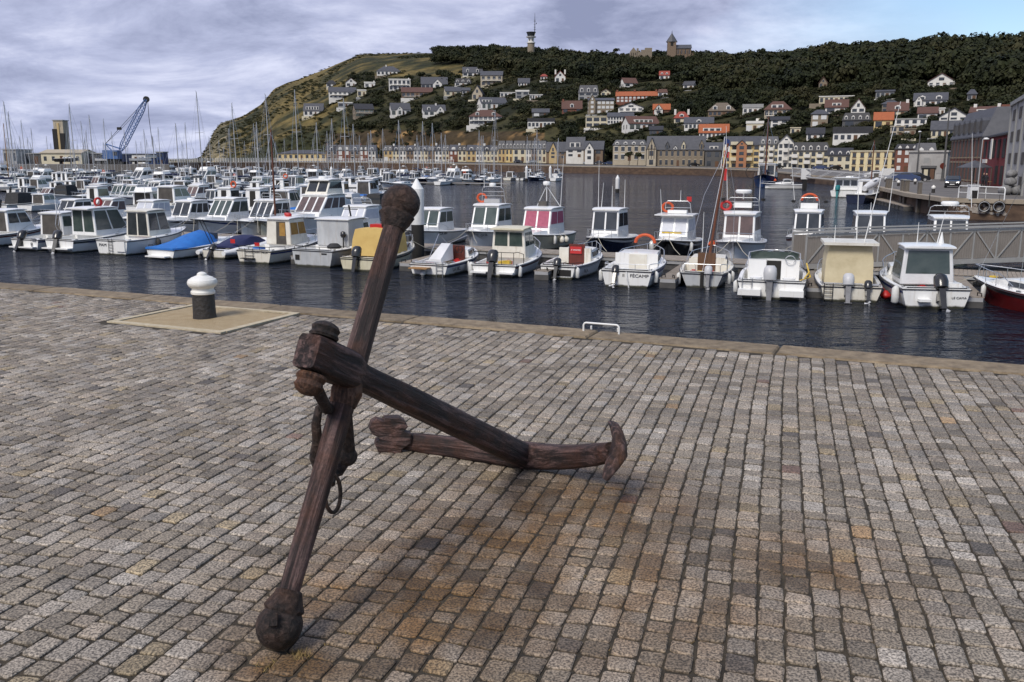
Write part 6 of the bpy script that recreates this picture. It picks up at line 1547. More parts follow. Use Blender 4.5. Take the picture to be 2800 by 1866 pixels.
ROW = [('A', 1380, 1500, 'w_brown', 'brown end house next to the yellow station'), ('A', 1500, 1640, 'w_brick', 'first dark brick house of the row, from the left'), ('A', 1640, 1740, 'w_brown', 'second dark brick house of the row, from the left'), ('A', 1740, 1830, 'w_brick', 'third dark brick house, beside the first white one'), ('A', 1830, 1910, 'w_white', 'first white house of the row, after the dark brick ones'),
       ('B', 0, 92, 'w_ochre', 'orange-yellow terraced house with a wide garage door'), ('B', 94, 166, 'w_cream', 'pale yellow terraced house beside the orange-yellow one'), ('B', 168, 240, 'w_white', 'white terraced house left of the pinkish brick one'), ('B', 242, 318, 'w_brown', 'pinkish brick terraced house between two white ones'), ('B', 320, 400, 'w_white', 'white terraced house with tall shutters'), ('B', 402, 470, 'w_cream', 'cream terraced house left of the brown brick one'), ('B', 472, 545, 'w_brown', 'brown brick terraced house with a dark roof'), ('B', 547, 625, 'w_white', 'white terraced house right of the brown brick one'), ('B', 627, 700, 'w_cream', 'cream terraced house with a thin mast before it'), ('B', 702, 790, 'w_brick', 'dark brick terraced house with one round dormer'), ('B', 792, 885, 'w_cream', 'cream terraced house with a round white dormer'), ('B', 887, 985, 'w_ochre', 'ochre terraced house in the middle of the row'), ('B', 987, 1060, 'w_white', 'white terraced house with slate-hung upper floor'), ('B', 1062, 1140, 'w_cream', 'cream terraced house with three round dormers'), ('B', 1142, 1222, 'w_cream', 'cream terraced house with three dormers, right of its twin')]
for i, (z, x0, x1, wl_, lab) in enumerate(ROW):
    Q(z, x0, x1, 1216, 1108, 1050 + (i * 37 % 12), 'm' if i % 2 else 'g', wl_, 'r_slate' if i % 3 else 'r_dark', lab, dorm=2 if i % 2 else 1, surround='w_white' if i < 5 else None, win='glass' if wl_ != 'w_brick' else 'shutter', chim=(.05,) if i % 3 == 0 else (), garage=(i == 5), wh=.6)
ROW2 = [('B', 1224, 1300, 'w_ochre', 'tall ochre house where the row steps up'), ('B', 1302, 1380, 'w_yellow', 'tall yellow house in the stepped-up row'), ('B', 1382, 1520, 'w_cream', 'tall wide cream house with dormers in the stepped-up row'), ('B', 1522, 1580, 'w_white', 'slim tall white house in the stepped-up row'), ('B', 1582, 1645, 'w_brown', 'slim tall brown house in the stepped-up row'), ('B', 1647, 1740, 'w_cream', 'tall cream house ending the stepped-up row')]
for i, (z, x0, x1, wl_, lab) in enumerate(ROW2):
    Q(z, x0, x1, 1226, 1092, 1006, 'm', wl_, 'r_slate', lab, dorm=2 if i != 2 else 4, ny=2, wh=.62)
Q('B', 1742, 1950, 1196, 1118, 1022, 'g', 'w_brown', 'r_slate', 'brick house with ochre gable and timber fence in front', wing=(.35, .4, .95, 'w_ochre'))
Q('B', 1952, 2140, 1178, 1092, 970, 'g', 'w_white', 'r_slate', 'slate-roofed house with a modern glazed attic on the quay', band=(.2, .8))
Q('B', 2142, 2345, 1216, 1095, 1012, 'g', 'w_brown', 'r_slate', 'dark house with a white glass conservatory on the quay', wing=(.3, .45, .8, 'w_white'))
Q('C', 296, 650, 1216, 1050, 996, 'm', 'w_beige', 'r_slate', 'cream stone mansion with four oval dormers on the quay', dorm=4, nx=5, ny=2, surround='w_white', win='glass')
t = Q('C', 656, 1265, 1282, 1095, 962, 'g', 'w_stone', 'r_slate', 'huge stone guild house with steep slate roof and pointed gables', nx=10, ny=2, wing=(.09, .16, .85, 'w_beige'), timber=True, surround='w_beige', name='guild_house', cat='building', group=None, wfrac=.42)
# further pointed dormers of the guild house
rf = [c for c in t.children if c.name.startswith('roof')][0]; W_ = 0
xs = [v.co.x for v in rf.data.vertices]; W_ = max(xs) - min(xs) - .7; zs = [v.co.z for v in rf.data.vertices]; z_e, z_r = min(zs), max(zs)
for fx, fh, mm in ((.36, .55, 'w_dark'), (.64, .62, 'w_cream'), (.95, .66, 'w_stone'), (.5, .3, 'w_white')):
    w = W_ * .065; x = -W_ / 2 + W_ * fx
    dm = gable_body(w, 3.5, z_e, z_e + (z_r - z_e) * fh * .6, (z_r - z_e) * fh * .45, 'y', -.25, x - w / 2).build('dormer', MAT[mm], rf); gable_roof(w, 3.5, z_e + (z_r - z_e) * fh * .6, (z_r - z_e) * fh * .45, .2, .15, 'y', -.25, x - w / 2).build('dormer_roof', MAT['r_slate'], rf)
    ubox('dormer_window', 'glass', rf, x - w * .25, x + w * .25, -.32, -.2, z_e + .5, z_e + (z_r - z_e) * fh * .6)
Q('C', 1282, 1450, 1292, 1105, 1030, 'g', 'w_dark', 'r_slate', 'slate-clad house with white bay windows between guild house and apartments', band=(.25, .8), ny=2)
def apartments(z, x0, x1, yb, ye, yr, wall, roof, label, ny, nx, kind='m', wing=None, bal='w_white', **k):
    t = Q(z, x0, x1, yb, ye, yr, kind, wall, roof, label, nx=nx, ny=ny, wing=wing, name='apartment_block', cat='building', group='apartment blocks on the quay', wh=.62, wfrac=.62, door=False, **k)
    wb_ = [c for c in t.children if c.name.startswith('wall')][0]; xs = [v.co.x for v in wb_.data.vertices]; W = max(xs) - min(xs); hw = [v.co.z for v in wb_.data.vertices]; hw = max(hw)
    st = hw / ny
    for j in range(1, ny):
        for i in range(nx):
            xc = -W / 2 + W * (i + .5) / nx
            if wing and abs(xc - (-W / 2 + W * wing[0])) < W * wing[1] / 2: continue
            if (i + nx) % 2: continue
            ubox('balcony', bal, t, xc - W / nx * .5, xc + W / nx * .5, -1.3, 0, st * j - .1, st * j + .95)
    return t
apartments('C', 1480, 1860, 1296, 1052, 966, 'w_yellow', 'r_slate', 'yellow apartment block with a brick-orange centre gable', 4, 5, 'g', (.5, .28, .55, 'w_orange'), 'w_cream')
apartments('C', 1862, 2058, 1296, 1045, 962, 'w_cream', 'r_slate', 'cream apartment block with slate attic behind the blue trawler mast', 4, 4, 'm', dorm=3)
apartments('C', 2060, 2220, 1296, 1030, 950, 'w_white', 'r_slate', 'white apartment gable with a pointed roof and yellow base', 4, 3, 'f')
apartments('D', 52, 405, 1212, 1030, 945, 'w_cream', 'r_dark', 'cream apartment block with a dark slate attic and stacked balconies', 3, 6, 'm', dorm=5)
Q('D', 408, 632, 1216, 1072, 1005, 'g', 'w_cream', 'r_dark', 'cream house with dark roof and three small dormers left of the yellow block', dorm=3, nx=3)
Q('D', 636, 1075, 1240, 1036, 1030, 'flat', 'w_paleyellow', 'w_cream', 'plain yellow flat-roofed block with window boxes', nx=6, ny=3, name='apartment_block', cat='building', group=None, dY=-12, surround='w_brown', wfrac=.45)
Q('D', 1078, 1278, 1232, 1010, 962, 'm', 'w_brick', 'r_dark', 'dark red-brick house with white attic windows right of the yellow block', dorm=3, nx=3, ny=3, win='shutter', dY=-14)
Q('D', 1275, 1460, 1240, 1075, 952, 'm', 'w_brick', 'r_slate', 'brick shop house with rounded slate mansard behind the derelict walls', dorm=2, nx=4, ny=2, dY=-22, win='shutter')
# ---- street on the right: facades that run towards the camera -----------------
def street_block(label, pf, pn, hw, hr, D, kind, wall, roof, nx, ny, name='town_house', dZ=0, **k):
    a_, b2 = at(*pf, -1.1), at(*pn, -1.1); d = b2 - a_; W = math.hypot(d.x, d.y); mid = (a_ + b2) / 2
    return build_house(label, mid, math.atan2(d.y, d.x), W, D, hw, hr, kind, wall, roof, nx, ny, name=name, cat='building', found=3, side=False, **k), W
def D2(x, y): return zpx('D', x, y)
t, W = street_block('long brown brick building with arched openings and slate mansard on the right street', D2(1600, 1316), D2(1905, 1352), 6.6, 4.0, 12, 'm', 'w_brick', 'r_slate', 9, 2, dorm=6, dmat='r_slate', win='interior', wfrac=.55, wh=.72, surround='w_stone', door=False, chim=(.35,))
t, W = street_block('derelict grey plaster building with a dark shopfront', (2380 + 590 / 5.8825, 380 + 652 / 5.8825), (2380 + 1205 / 5.8825, 380 + 661 / 5.8825), 4.6, .3, 5, 'flat', 'w_plaster', 'w_plaster', 3, 1, name='derelict_building', win='w_plaster', door=False)
ubox('shopfront', 'dark', t, -W * .12, W * .22, -.15, .05, .1, 1.9); ubox('shop_sign', 'w_dark', t, -W * .15, W * .25, -.3, .0, 1.95, 2.35); ubox('shop_door', 'wood_brown', t, W * .10, W * .21, -.2, .0, 0, 1.8); ubox('posters', 'w_cream', t, -W * .06, W * .04, -.18, .0, .4, 1.7); ubox('bricked_window', 'w_grey', t, -W * .1, W * .05, -.08, 0, 2.8, 3.7)
t, W = street_block('dark red shop building with tall windows on the right street', D2(1915, 1356), D2(2140, 1405), 6.2, 1.6, 12, 'g', 'w_redshop', 'r_dark', 5, 2, win='dark', wfrac=.5, wh=.7)
ubox('hanging_banner', 'w_white', t, W * .18, W * .24, -.9, -.8, 3.4, 5.8); ubox('shop_sign', 'w_white', t, -W * .42, -W * .25, -.2, 0, 2.9, 3.4)
t, W = street_block('pale grey-white building at the right picture edge', D2(2150, 1408), D2(2420, 1500), 9.2, .4, 14, 'flat', 'w_plaster', 'w_grey', 4, 4, win='interior', wfrac=.35, wh=.5, door=False)
for i in range(5): ubox('pilaster', 'w_grey', t, -W / 2 + W * i / 4 - .18, -W / 2 + W * i / 4 + .18, -.15, 0, 0, 9.2)

# ---- church, ruins and signal tower on the crest ------------------------------
def crest(px, py, f=1.62): u = U(px, py); return atY(px, py, basY(u) * f)
p_ = crest(1855, 155); d = proj(p_)[2]; m_ = d / FPX
t = thing('chapel', 'stone chapel with a pointed spire on the hilltop', 'chapel', p_, -.1)
tw = 23 * m_
MB().box(-30 * m_, -30 * m_ + tw, 0, tw, -8, 40 * m_).build('tower', MAT['w_brown'], t)
sp = MB(); x0 = -30 * m_; sp.lathe([(tw * .70, 39 * m_), (tw * .62, 42 * m_), (tw * .28, 54 * m_), (tw * .05, 62 * m_), (.05, 70 * m_)], 8, (x0 + tw / 2, tw / 2, 0)); sp.build('spire', MAT['r_slate'], t)
ubox('belfry_opening', 'dark', t, x0 + tw * .35, x0 + tw * .65, -.1, .1, 28 * m_, 36 * m_)
gable_body(41 * m_, 8, -8, 22 * m_, 10 * m_, 'x', 1, -30 * m_ + tw).build('nave', MAT['w_brown'], t)
gable_roof(41 * m_, 8, 22 * m_, 10 * m_, .4, .3, 'x', 1, -30 * m_ + tw).build('nave_roof', MAT['r_slate'], t)
MB().box(-30 * m_ + tw + 41 * m_ + .05, -30 * m_ + tw + 53 * m_, 2, 8, -8, 10 * m_).build('apse', MAT['w_brown'], t)
for i in range(4):
    xw = -30 * m_ + tw + (6 + 10 * i) * m_
    ubox('window', 'glass', t, xw - 1.4 * m_, xw + 1.4 * m_, .9, 1.1, 7 * m_, 18 * m_); ubox('buttress', 'w_brown', t, xw + 3.6 * m_, xw + 5.0 * m_, .2, 1.0, -8, 18 * m_)
BOXES.append((1820, 1912, 90, 156, p_.y))
p_ = crest(1750, 154); m_ = proj(p_)[2] / FPX
t = thing('chapel_ruin', 'roofless stone ruin with a lone gable left of the chapel', 'ruin', p_)
gable_body(18 * m_, 3, -8, 12 * m_, 11 * m_, 'y', 0, -27 * m_).build('gable', MAT['w_stone'], t)
for k_ in (-23, -18, -13): ubox('opening', 'dark', t, (k_ - .8) * m_, (k_ + .8) * m_, -.1, .1, 3 * m_, 9 * m_)
mb = MB(); mb.box(-8.9 * m_, 4 * m_, .5, 2.5, -8, 11 * m_); mb.box(-8 * m_, -4 * m_, .4, 2.6, 11 * m_, 21 * m_); mb.box(4.01 * m_, 14 * m_, .6, 2.4, -8, 17 * m_); mb.box(14.01 * m_, 33 * m_, .5, 2.5, -8, 22 * m_); mb.build('wall', MAT['w_stone'], t)
BOXES.append((1718, 1782, 128, 156, p_.y))
p_ = crest(1452, 144, 1.66); m_ = proj(p_)[2] / FPX
t = thing('signal_tower', 'white signal tower with round lookout and antenna mast on the hilltop', 'tower', p_)
MB().lathe([(.01, -8), (10 * m_, -8), (9.6 * m_, 26 * m_), (.01, 26 * m_)], 14).build('shaft', MAT['w_stone'], t)
MB().lathe([(11.5 * m_, 24 * m_), (11.5 * m_, 26.5 * m_), (8 * m_, 26.6 * m_), (8 * m_, 38 * m_), (13 * m_, 39 * m_), (14 * m_, 41 * m_), (8 * m_, 41.5 * m_), (8.5 * m_, 42 * m_)], 16).build('gallery', MAT['w_white'], t)
MB().lathe([(9 * m_, 41.6 * m_), (12 * m_, 51 * m_), (.1, 51.5 * m_)], 16).build('lookout_glass', MAT['glass'], t)
MB().lathe([(.1, 51.2 * m_), (13 * m_, 51.3 * m_), (13 * m_, 53 * m_), (.1, 54 * m_)], 16).build('roof', MAT['r_dark'], t)
for k_ in (-4, 3): ubox('window', 'dark', t, (k_ - 1.2) * m_, (k_ + 1.2) * m_, -8.4 * m_, -7 * m_, 30 * m_, 35 * m_)
mb = MB(); x = 10 * m_
mb.tube([(x, 0, 50 * m_), (x, 0, 84 * m_), (x, 0, 103 * m_)], [1.1 * m_, .7 * m_, .3 * m_], 5)
for zz in (60, 66, 72, 80, 84): mb.tube([(x - 3 * m_, 0, zz * m_), (x + 3 * m_, 0, zz * m_)], .5 * m_, 4)
mb.tube([(x + 4 * m_, 0, 74 * m_), (x + 4 * m_, 0, 77 * m_)], 1.2 * m_, 6); mb.build('antenna_mast', MAT['dark'], t)
BOXES.append((1436, 1468, 40, 142, p_.y))

# ---- boatyard, crane and tower at the left ------------------------------------
yd = MB(); ya, yb_ = 262, 345
pts = [Vector((U(-150) * ya, ya, .9)), Vector((U(462) * ya, ya, .9)), Vector((U(462) * yb_, yb_, .9)), Vector((U(-150) * yb_, yb_, .9))]
yd.hexa([p_ - Vector((0, 0, 6)) for p_ in pts], pts); PM('yard', (.17, .16, .15), .9, (.12, .11, .10), .3)
tag(yd.build('boatyard_quay', MAT['yard']), 'stone boatyard quay at the far left', 'quay', kind='structure')
def yard_block(label, px0, px1, ytop, Y, wall, name='workshop', cat='building', depth=10, kind='flat', roof='w_grey', hr=.3, nx=4, ny=1, **k):
    a_, b2 = U(px0), U(px1); W = (b2 - a_) * Y; d = Y * 1.02; h = (448 - ytop) * d / FPX
    return build_house(label, Vector(((a_ + b2) / 2 * Y, Y, .9)), 0, W, depth, h, hr, kind, wall, roof, nx, ny, name=name, cat=cat, found=.5, side=False, **k)
yard_block('yellow workshop with a shallow gable at the foot of the harbour tower', 113, 224, 420, 300, 'w_cream', kind='g', roof='w_beige', hr=1.0, nx=5, wfrac=.35, wh=.4)
yard_block('dark low shed right of the yellow workshop', 224, 278, 422, 305, 'w_dark', nx=3)
yard_block('blue corrugated shed under the crane', 279, 326, 424, 296, 'blue_hull', nx=2)
yard_block('white open-fronted shed with a dark roof line', 330, 398, 424, 310, 'w_white', roof='r_dark', nx=4)
yard_block('grey shed at the left picture edge', 10, 46, 412, 300, 'w_grey', nx=3)
yard_block('grey wall block left of the yellow workshop', 60, 112, 422, 305, 'w_dark', nx=2)
yard_block('dark blue upright container tower right of the white shed', 428, 447, 418, 285, 'blue_hull', name='container_stack', cat='container', depth=4, nx=2, ny=2)
yard_block('low blue container beside the blue tower', 405, 427, 432, 286, 'blue_hull', name='container', cat='container', depth=4, nx=2)
t = yard_block('tall concrete harbour tower with dark louvred box', 155, 181, 338, 320, 'w_beige', name='harbour_tower', cat='tower', depth=4, nx=2, ny=5, wfrac=.0001, door=False)
W = 26 * 326 / FPX; ubox('louvre', 'dark', t, -W * .5 - .3, -W * .12, -.4, .2, 4.5, 12); ubox('louvre', 'dark', t, W * .12, W * .5 + .3, -.4, .2, 3.5, 10.5); ubox('stair', 'w_ochre', t, -W * .1, W * .1, -.3, .1, 0, 14)
# crane
Yc = 275; dc = Yc * 1.02
def CX(px, py, dy=0): return atY(px, py, Yc + dy)
co = CX(315, 447); co.z = .9
t = thing('crane', 'blue lattice-boom harbour crane in the boatyard', 'crane', co)
PM('crane_blue', (.05, .12, .30), .5, (.08, .15, .32), 2)
foot, tip = CX(330, 412) - co, CX(400, 272) - co
ax_ = (tip - foot).normalized(); sd = Vector((-ax_.z, 0, ax_.x)); yv = Vector((0, 1, 0)); mb = MB(); nb = 16
def corner(q, i): 
    w = interp(q, [(0, .35), (.12, .75), (.8, .75), (1, .25)]); s1, s2 = ((1, 1), (1, -1), (-1, -1), (-1, 1))[i]
    return foot.lerp(tip, q) + sd * s1 * w + yv * s2 * w
for i in range(4): mb.tube([corner(k / nb, i) for k in range(nb + 1)], .13, 4)
for k in range(nb):
    for i in range(4): mb.bar(corner(k / nb, i), corner((k + 1) / nb, (i + 1) % 4), .09)
mb.build('boom', MAT['crane_blue'], t)
MB().lathe([(.001, -.3), (.9, -.3), (.9, .3), (.001, .3)], 12, tip, Matrix.Rotation(math.pi / 2, 3, 'X')).build('boom_head', MAT['dark'], t)
mb = MB(); aft = CX(288, 394) - co
mb.tube([foot + Vector((0, 0, .5)), aft], .2, 5); mb.tube([CX(290, 432) - co, aft], .2, 5); mb.tube([CX(318, 425) - co, aft], .16, 5); mb.build('gantry', MAT['crane_blue'], t)
mid = CX(326, 352) - co
mb = MB(); mb.tube([tip, mid, aft], .08, 4); mb.tube([tip + Vector((.2, 0, -.6)), mid + Vector((.2, 0, -.5)), aft], .06, 4); mb.tube([tip + Vector((.4, 0, 0)), CX(407, 320) - co, CX(418, 404) - co], .09, 4); mb.build('cable', MAT['dark'], t)
ubox('pulley_block', 'dark', t, mid.x - .6, mid.x + .6, mid.y - .3, mid.y + .3, mid.z - .4, mid.z + .4)
h0 = CX(305, 410) - co
MB().box(-2.9, 1.6, -1.6, 1.6, 1.6, 4.2).build('cab', MAT['crane_blue'], t); MB().box(-1.8, 1.5, -1.4, 1.4, .8, 1.6).build('turntable', MAT['dark'], t)
for yy in (-1.5, 1.5): MB().box(-3.2, 3.2, yy - .35, yy + .35, 0, .8).build('track', MAT['dark'], t)
ubox('cab_window', 'glass', t, .2, 1.5, -1.66, -1.55, 2.6, 3.8)
# boats standing ashore
for i, (px, lab) in enumerate(((262, 'white hull laid up ashore before the dark shed'), (355, 'white yacht hull laid up ashore before the white shed'), (150, 'dark hull laid up ashore before the yellow workshop'))):
    q = Vector((U(px) * 280, 280, 1.9)); b = Boat('boat_ashore', lab, 'boat', q, deg(80), 7, 2.4, .8, 1.2, hull='gel' if i < 2 else 'black_hull', group='boats laid up ashore'); b.trunk(2.5, 5, .4, .8, 2)
    mb = MB(); mb.box(1.5, 1.8, -.9, .9, -1, -.1); mb.box(4.5, 4.8, -.6, .6, -1, -.1); mb.build('cradle', MAT['dark'], b.t)
# ================================================================== VEGETATION
def leaf_material(name, cols):
    m = bpy.data.materials.new(name); m.use_nodes = True
    nt = m.node_tree; b = nt.nodes['Principled BSDF']; N = nt.nodes.new; L = nt.links.new
    b.inputs['Roughness'].default_value = .7; b.inputs['Specular IOR Level'].default_value = .15
    geo = N('ShaderNodeNewGeometry'); n = N('ShaderNodeTexNoise'); n.inputs['Scale'].default_value = .055; n.inputs['Detail'].default_value = 3
    L(geo.outputs['Position'], n.inputs['Vector'])
    r = N('ShaderNodeValToRGB'); r.color_ramp.elements[0].position = .32; r.color_ramp.elements[0].color = (*cols[0], 1); r.color_ramp.elements[1].position = .68; r.color_ramp.elements[1].color = (*cols[2], 1)
    e_ = r.color_ramp.elements.new(.5); e_.color = (*cols[1], 1)
    L(n.outputs['Fac'], r.inputs['Fac'])
    hs = N('ShaderNodeHueSaturation'); mr = N('ShaderNodeMapRange'); mr.inputs['To Min'].default_value = .65; mr.inputs['To Max'].default_value = 1.4
    L(geo.outputs['Random Per Island'], mr.inputs['Value']); L(mr.outputs[0], hs.inputs['Value']); L(r.outputs[0], hs.inputs['Color']); L(hs.outputs[0], b.inputs['Base Color'])
    return m
MAT['leaf'] = leaf_material('woodland_leaves', ((.010, .014, .006), (.022, .026, .010), (.036, .034, .014)))
MAT['leaf_scrub'] = leaf_material('scrub_leaves', ((.018, .021, .008), (.034, .036, .013), (.065, .055, .018)))
PM('bark', (.06, .05, .04), .9, (.10, .085, .07), 3)
rt = np.random.default_rng(4)
def crown_proto(n, seed, flat=.8, ls=1.0):
    """leaf clumps spread over a lumpy crown of radius 1: arrays of quad corners (n,4,3)"""
    r = np.random.default_rng(seed)
    lob = r.normal(size=(9, 3)); lob /= np.linalg.norm(lob, axis=1)[:, None]; lob[:, 2] = np.abs(lob[:, 2]) * .9 - .1; lob *= .52
    lr = r.uniform(.38, .62, 9)
    k = r.integers(0, 9, n); d = r.normal(size=(n, 3)); d /= np.linalg.norm(d, axis=1)[:, None]
    d[:, 2] = np.where(d[:, 2] < -.35, -d[:, 2], d[:, 2])
    c = lob[k] + d * (lr[k] * r.uniform(.75, 1.05, n))[:, None]; c[:, 2] *= flat; c[:, 2] += .55
    nn = d + r.normal(size=(n, 3)) * .28; nn /= np.linalg.norm(nn, axis=1)[:, None]
    a_ = np.cross(nn, r.normal(size=(n, 3))); a_ /= np.linalg.norm(a_, axis=1)[:, None]; b2 = np.cross(nn, a_)
    s = r.uniform(.10, .20, n)[:, None] * ls; s2 = s * r.uniform(.55, 1.0, n)[:, None]
    return np.stack([c - a_ * s - b2 * s2 * .4, c + a_ * s * .3 - b2 * s2, c + a_ * s + b2 * s2 * .5, c - a_ * s * .4 + b2 * s2], 1).astype(np.float32)
CROWNS = [crown_proto(110, 10 + i) for i in range(6)]
BIG = [crown_proto(380, 40 + i, ls=.62) for i in range(6)]
def mesh_from_quads(name, q, m):
    q = q.reshape(-1, 3); nq = len(q) // 4; me = bpy.data.meshes.new(name)
    me.vertices.add(len(q)); me.vertices.foreach_set('co', q.ravel().astype(np.float32))
    me.loops.add(nq * 4); me.loops.foreach_set('vertex_index', np.arange(nq * 4, dtype=np.int32))
    me.polygons.add(nq); me.polygons.foreach_set('loop_start', np.arange(0, nq * 4, 4, dtype=np.int32))
    me.materials.append(m); me.update(calc_edges=True); return me
def place(crown, p_, rx, rz_, a_):
    c, s = math.cos(a_), math.sin(a_); q = crown.copy(); x, y = q[..., 0].copy(), q[..., 1].copy()
    q[..., 0] = (x * c - y * s) * rx + p_[0]; q[..., 1] = (x * s + y * c) * rx + p_[1]; q[..., 2] = q[..., 2] * rz_ + p_[2]
    return q
def clear(px, py, hpx, wpx, Y, m=2):
    for (x0, x1, y0, y1, Yh) in BOXES:
        if px + wpx > x0 + m and px - wpx < x1 - m and py > y0 and py - hpx < y1 - m and Y < Yh + 6: return False
    return True
wood, scrub = [], []
rw = random.Random(8); nt_ = 0; tries = 0
while nt_ < 5600 and tries < 60000:
    tries += 1
    u = rw.uniform(U(540), U(2900)); g = rw.uniform(.03, .98); Y = basY(u) * (1 + g); X = u * Y; z = tz(X, Y)
    px, py, d = proj((X, Y, z)); dx, dy = px / 1.19, py / 1.19
    if px < 0 or px > 2950: continue
    dens = noise.noise(Vector((X * .012, Y * .012, 5.0)))
    if is_meadow(dx, dy):
        if dens < -.02 or rw.random() < .2: continue
        r_, h_ = rw.uniform(1.2, 2.6), rw.uniform(1.0, 1.8); tgt = scrub
    else:
        upper = py < interp(px, [(1200, 200), (1500, 205), (1650, 235), (1900, 250), (2100, 260), (2400, 240), (2800, 260)])
        if upper and rw.random() < .55: continue
        if upper: r_ = rw.uniform(4.2, 8.6); h_ = r_ * rw.uniform(.95, 1.25)
        else:
            r_, h_ = rw.uniform(1.5, 4.2), 0; h_ = r_ * rw.uniform(.8, 1.25)
        if .035 < g < .10 and 760 < dx < 1250:
            if dens > -.1: continue
            r_, h_ = r_ * .6, h_ * .6
        tgt = wood
    if g > .80: h_ *= .72
    wpx, hpx = r_ * FPX / d, h_ * 1.5 * FPX / d
    ok = clear(px, py, hpx, wpx, Y)
    if not ok:
        r_, h_ = r_ * .45, h_ * .4; wpx, hpx = r_ * FPX / d, h_ * 1.5 * FPX / d
        if not clear(px, py, hpx, wpx, Y): continue
    tgt.append(place((BIG if r_ > 4 else CROWNS)[rw.randrange(6)], (X, Y, z - h_ * .1), r_, h_, rw.uniform(0, 6.28))); nt_ += 1
# the wood runs up to the chapel, the ruin and the signal tower
for (xa, xb, top, f) in ((1705, 1925, 151, 1.60), (1425, 1480, 140, 1.64)):
    px = xa
    while px < xb:
        u = U(px, top); Y = basY(u) * f; X = u * Y; zt = atY(px, top + rw.uniform(-3, 5), Y).z; zb_ = min(tz(X, Y) - 1, zt - 3)
        wood.append(place(BIG[rw.randrange(6)], (X, Y, zb_), rw.uniform(3.0, 4.6), (zt - zb_) / 1.25, rw.uniform(0, 6.28))); px += rw.uniform(5, 9)
# hedges at the foot of the hillside houses
for (x0, x1, y0, y1, Yh) in BOXES:
    n = int((x1 - x0) / 3) + 3
    for i in range(n):
        px = lerp(x0 - 6, x1 + 6, (i + rw.random()) / n); p_ = Vector((U(px, y1) * Yh, Yh, 0)) if Yh else None
        Y = Yh - rw.uniform(1.5, 5.0); X = U(px, y1) * Y
        if Y / basY(X / Y) < 1.02: continue
        r_ = rw.uniform(.9, 2.2); wood.append(place(CROWNS[rw.randrange(6)][:90], (X, Y, tz(X, Y) - .3), r_, rw.uniform(.8, 1.7), rw.uniform(0, 6.28)))
o = bpy.data.objects.new('woodland', mesh_from_quads('woodland', np.concatenate(wood), MAT['leaf'])); tag(link(o), 'dark dense woodland covering the hillside between and above the houses', 'woodland', kind='stuff')
o = bpy.data.objects.new('scrub', mesh_from_quads('scrub', np.concatenate(scrub), MAT['leaf_scrub'])); tag(link(o), 'patches of dark scrub on the grassy headland slope', 'scrub', kind='stuff')
# single trees that stand out
def tree(label, p_, h, r_, crown_m='leaf', seed=0):
    t = thing('tree', label, 'tree', p_, 0, 'single trees that stand out')
    mb = MB(); mb.tube([(0, 0, -1), (.05 * h, 0, h * .3), (.02 * h, .02 * h, h * .62)], [h * .035, h * .026, h * .01], 7)
    rr = random.Random(seed)
    for k in range(5):
        a_ = 6.28 * k / 5 + rr.uniform(-.4, .4); z0 = h * rr.uniform(.25, .45); mb.tube([(.04 * h, 0, z0), (math.cos(a_) * r_ * .35, math.sin(a_) * r_ * .35, z0 + h * .16), (math.cos(a_) * r_ * .65, math.sin(a_) * r_ * .65, z0 + h * .27)], [h * .016, h * .010, h * .005], 5)
    mb.build('trunk', MAT['bark'], t)
    q = place(crown_proto(520, 100 + seed, ls=.7), (0, 0, h * .28), r_, h * .52, seed)
    link(bpy.data.objects.new('crown', mesh_from_quads('crown', q, MAT[crown_m])), t)
for i, (px, py, hp, lab) in enumerate(((2080, 160, 22, 'round tree standing clear on the skyline right of the chapel'), (2112, 158, 12, 'small round tree on the skyline further right'), (1685, 152, 16, 'round bush-like tree on the skyline left of the ruin'), (1660, 153, 10, 'small skyline tree left of the round one'))):
    p_ = crest(px, py, 1.75); m_ = proj(p_)[2] / FPX; tree(lab, p_, hp * m_ * 1.3, hp * m_ * .62, seed=i)
for i, (z, x, y, hp, lab) in enumerate((('C', 470, 1235, 26, 'dark tree in front of the cream stone mansion'), ('C', 560, 1235, 24, 'second dark tree in front of the cream stone mansion'), ('D', 2020 - 1045, 880, 22, 'dark conifer-like tree beside the beige flat-roofed house'))):
    px, py = zpx(z, x, y)
    if z == 'D': p_ = hill_hit(px, py)
    else: u = U(px, py); p_ = atY(px, py, basY(u) * .95)
    m_ = proj(p_)[2] / FPX; tree(lab, p_, hp * m_ * 1.25, hp * m_ * .5, seed=20 + i)
# ================================================================== RIGHT-HAND QUAY AND ITS THINGS
def DZ(x, y): return zpx('D', x, y)
def Z5(x, y): return 2150 + x / 3.62, 450 + y / 3.62
def Z6(x, y): return 2380 + x / 5.8825, 380 + y / 5.8825
QZ = -1.1
def onquay(px, py): return at(px, py, QZ)
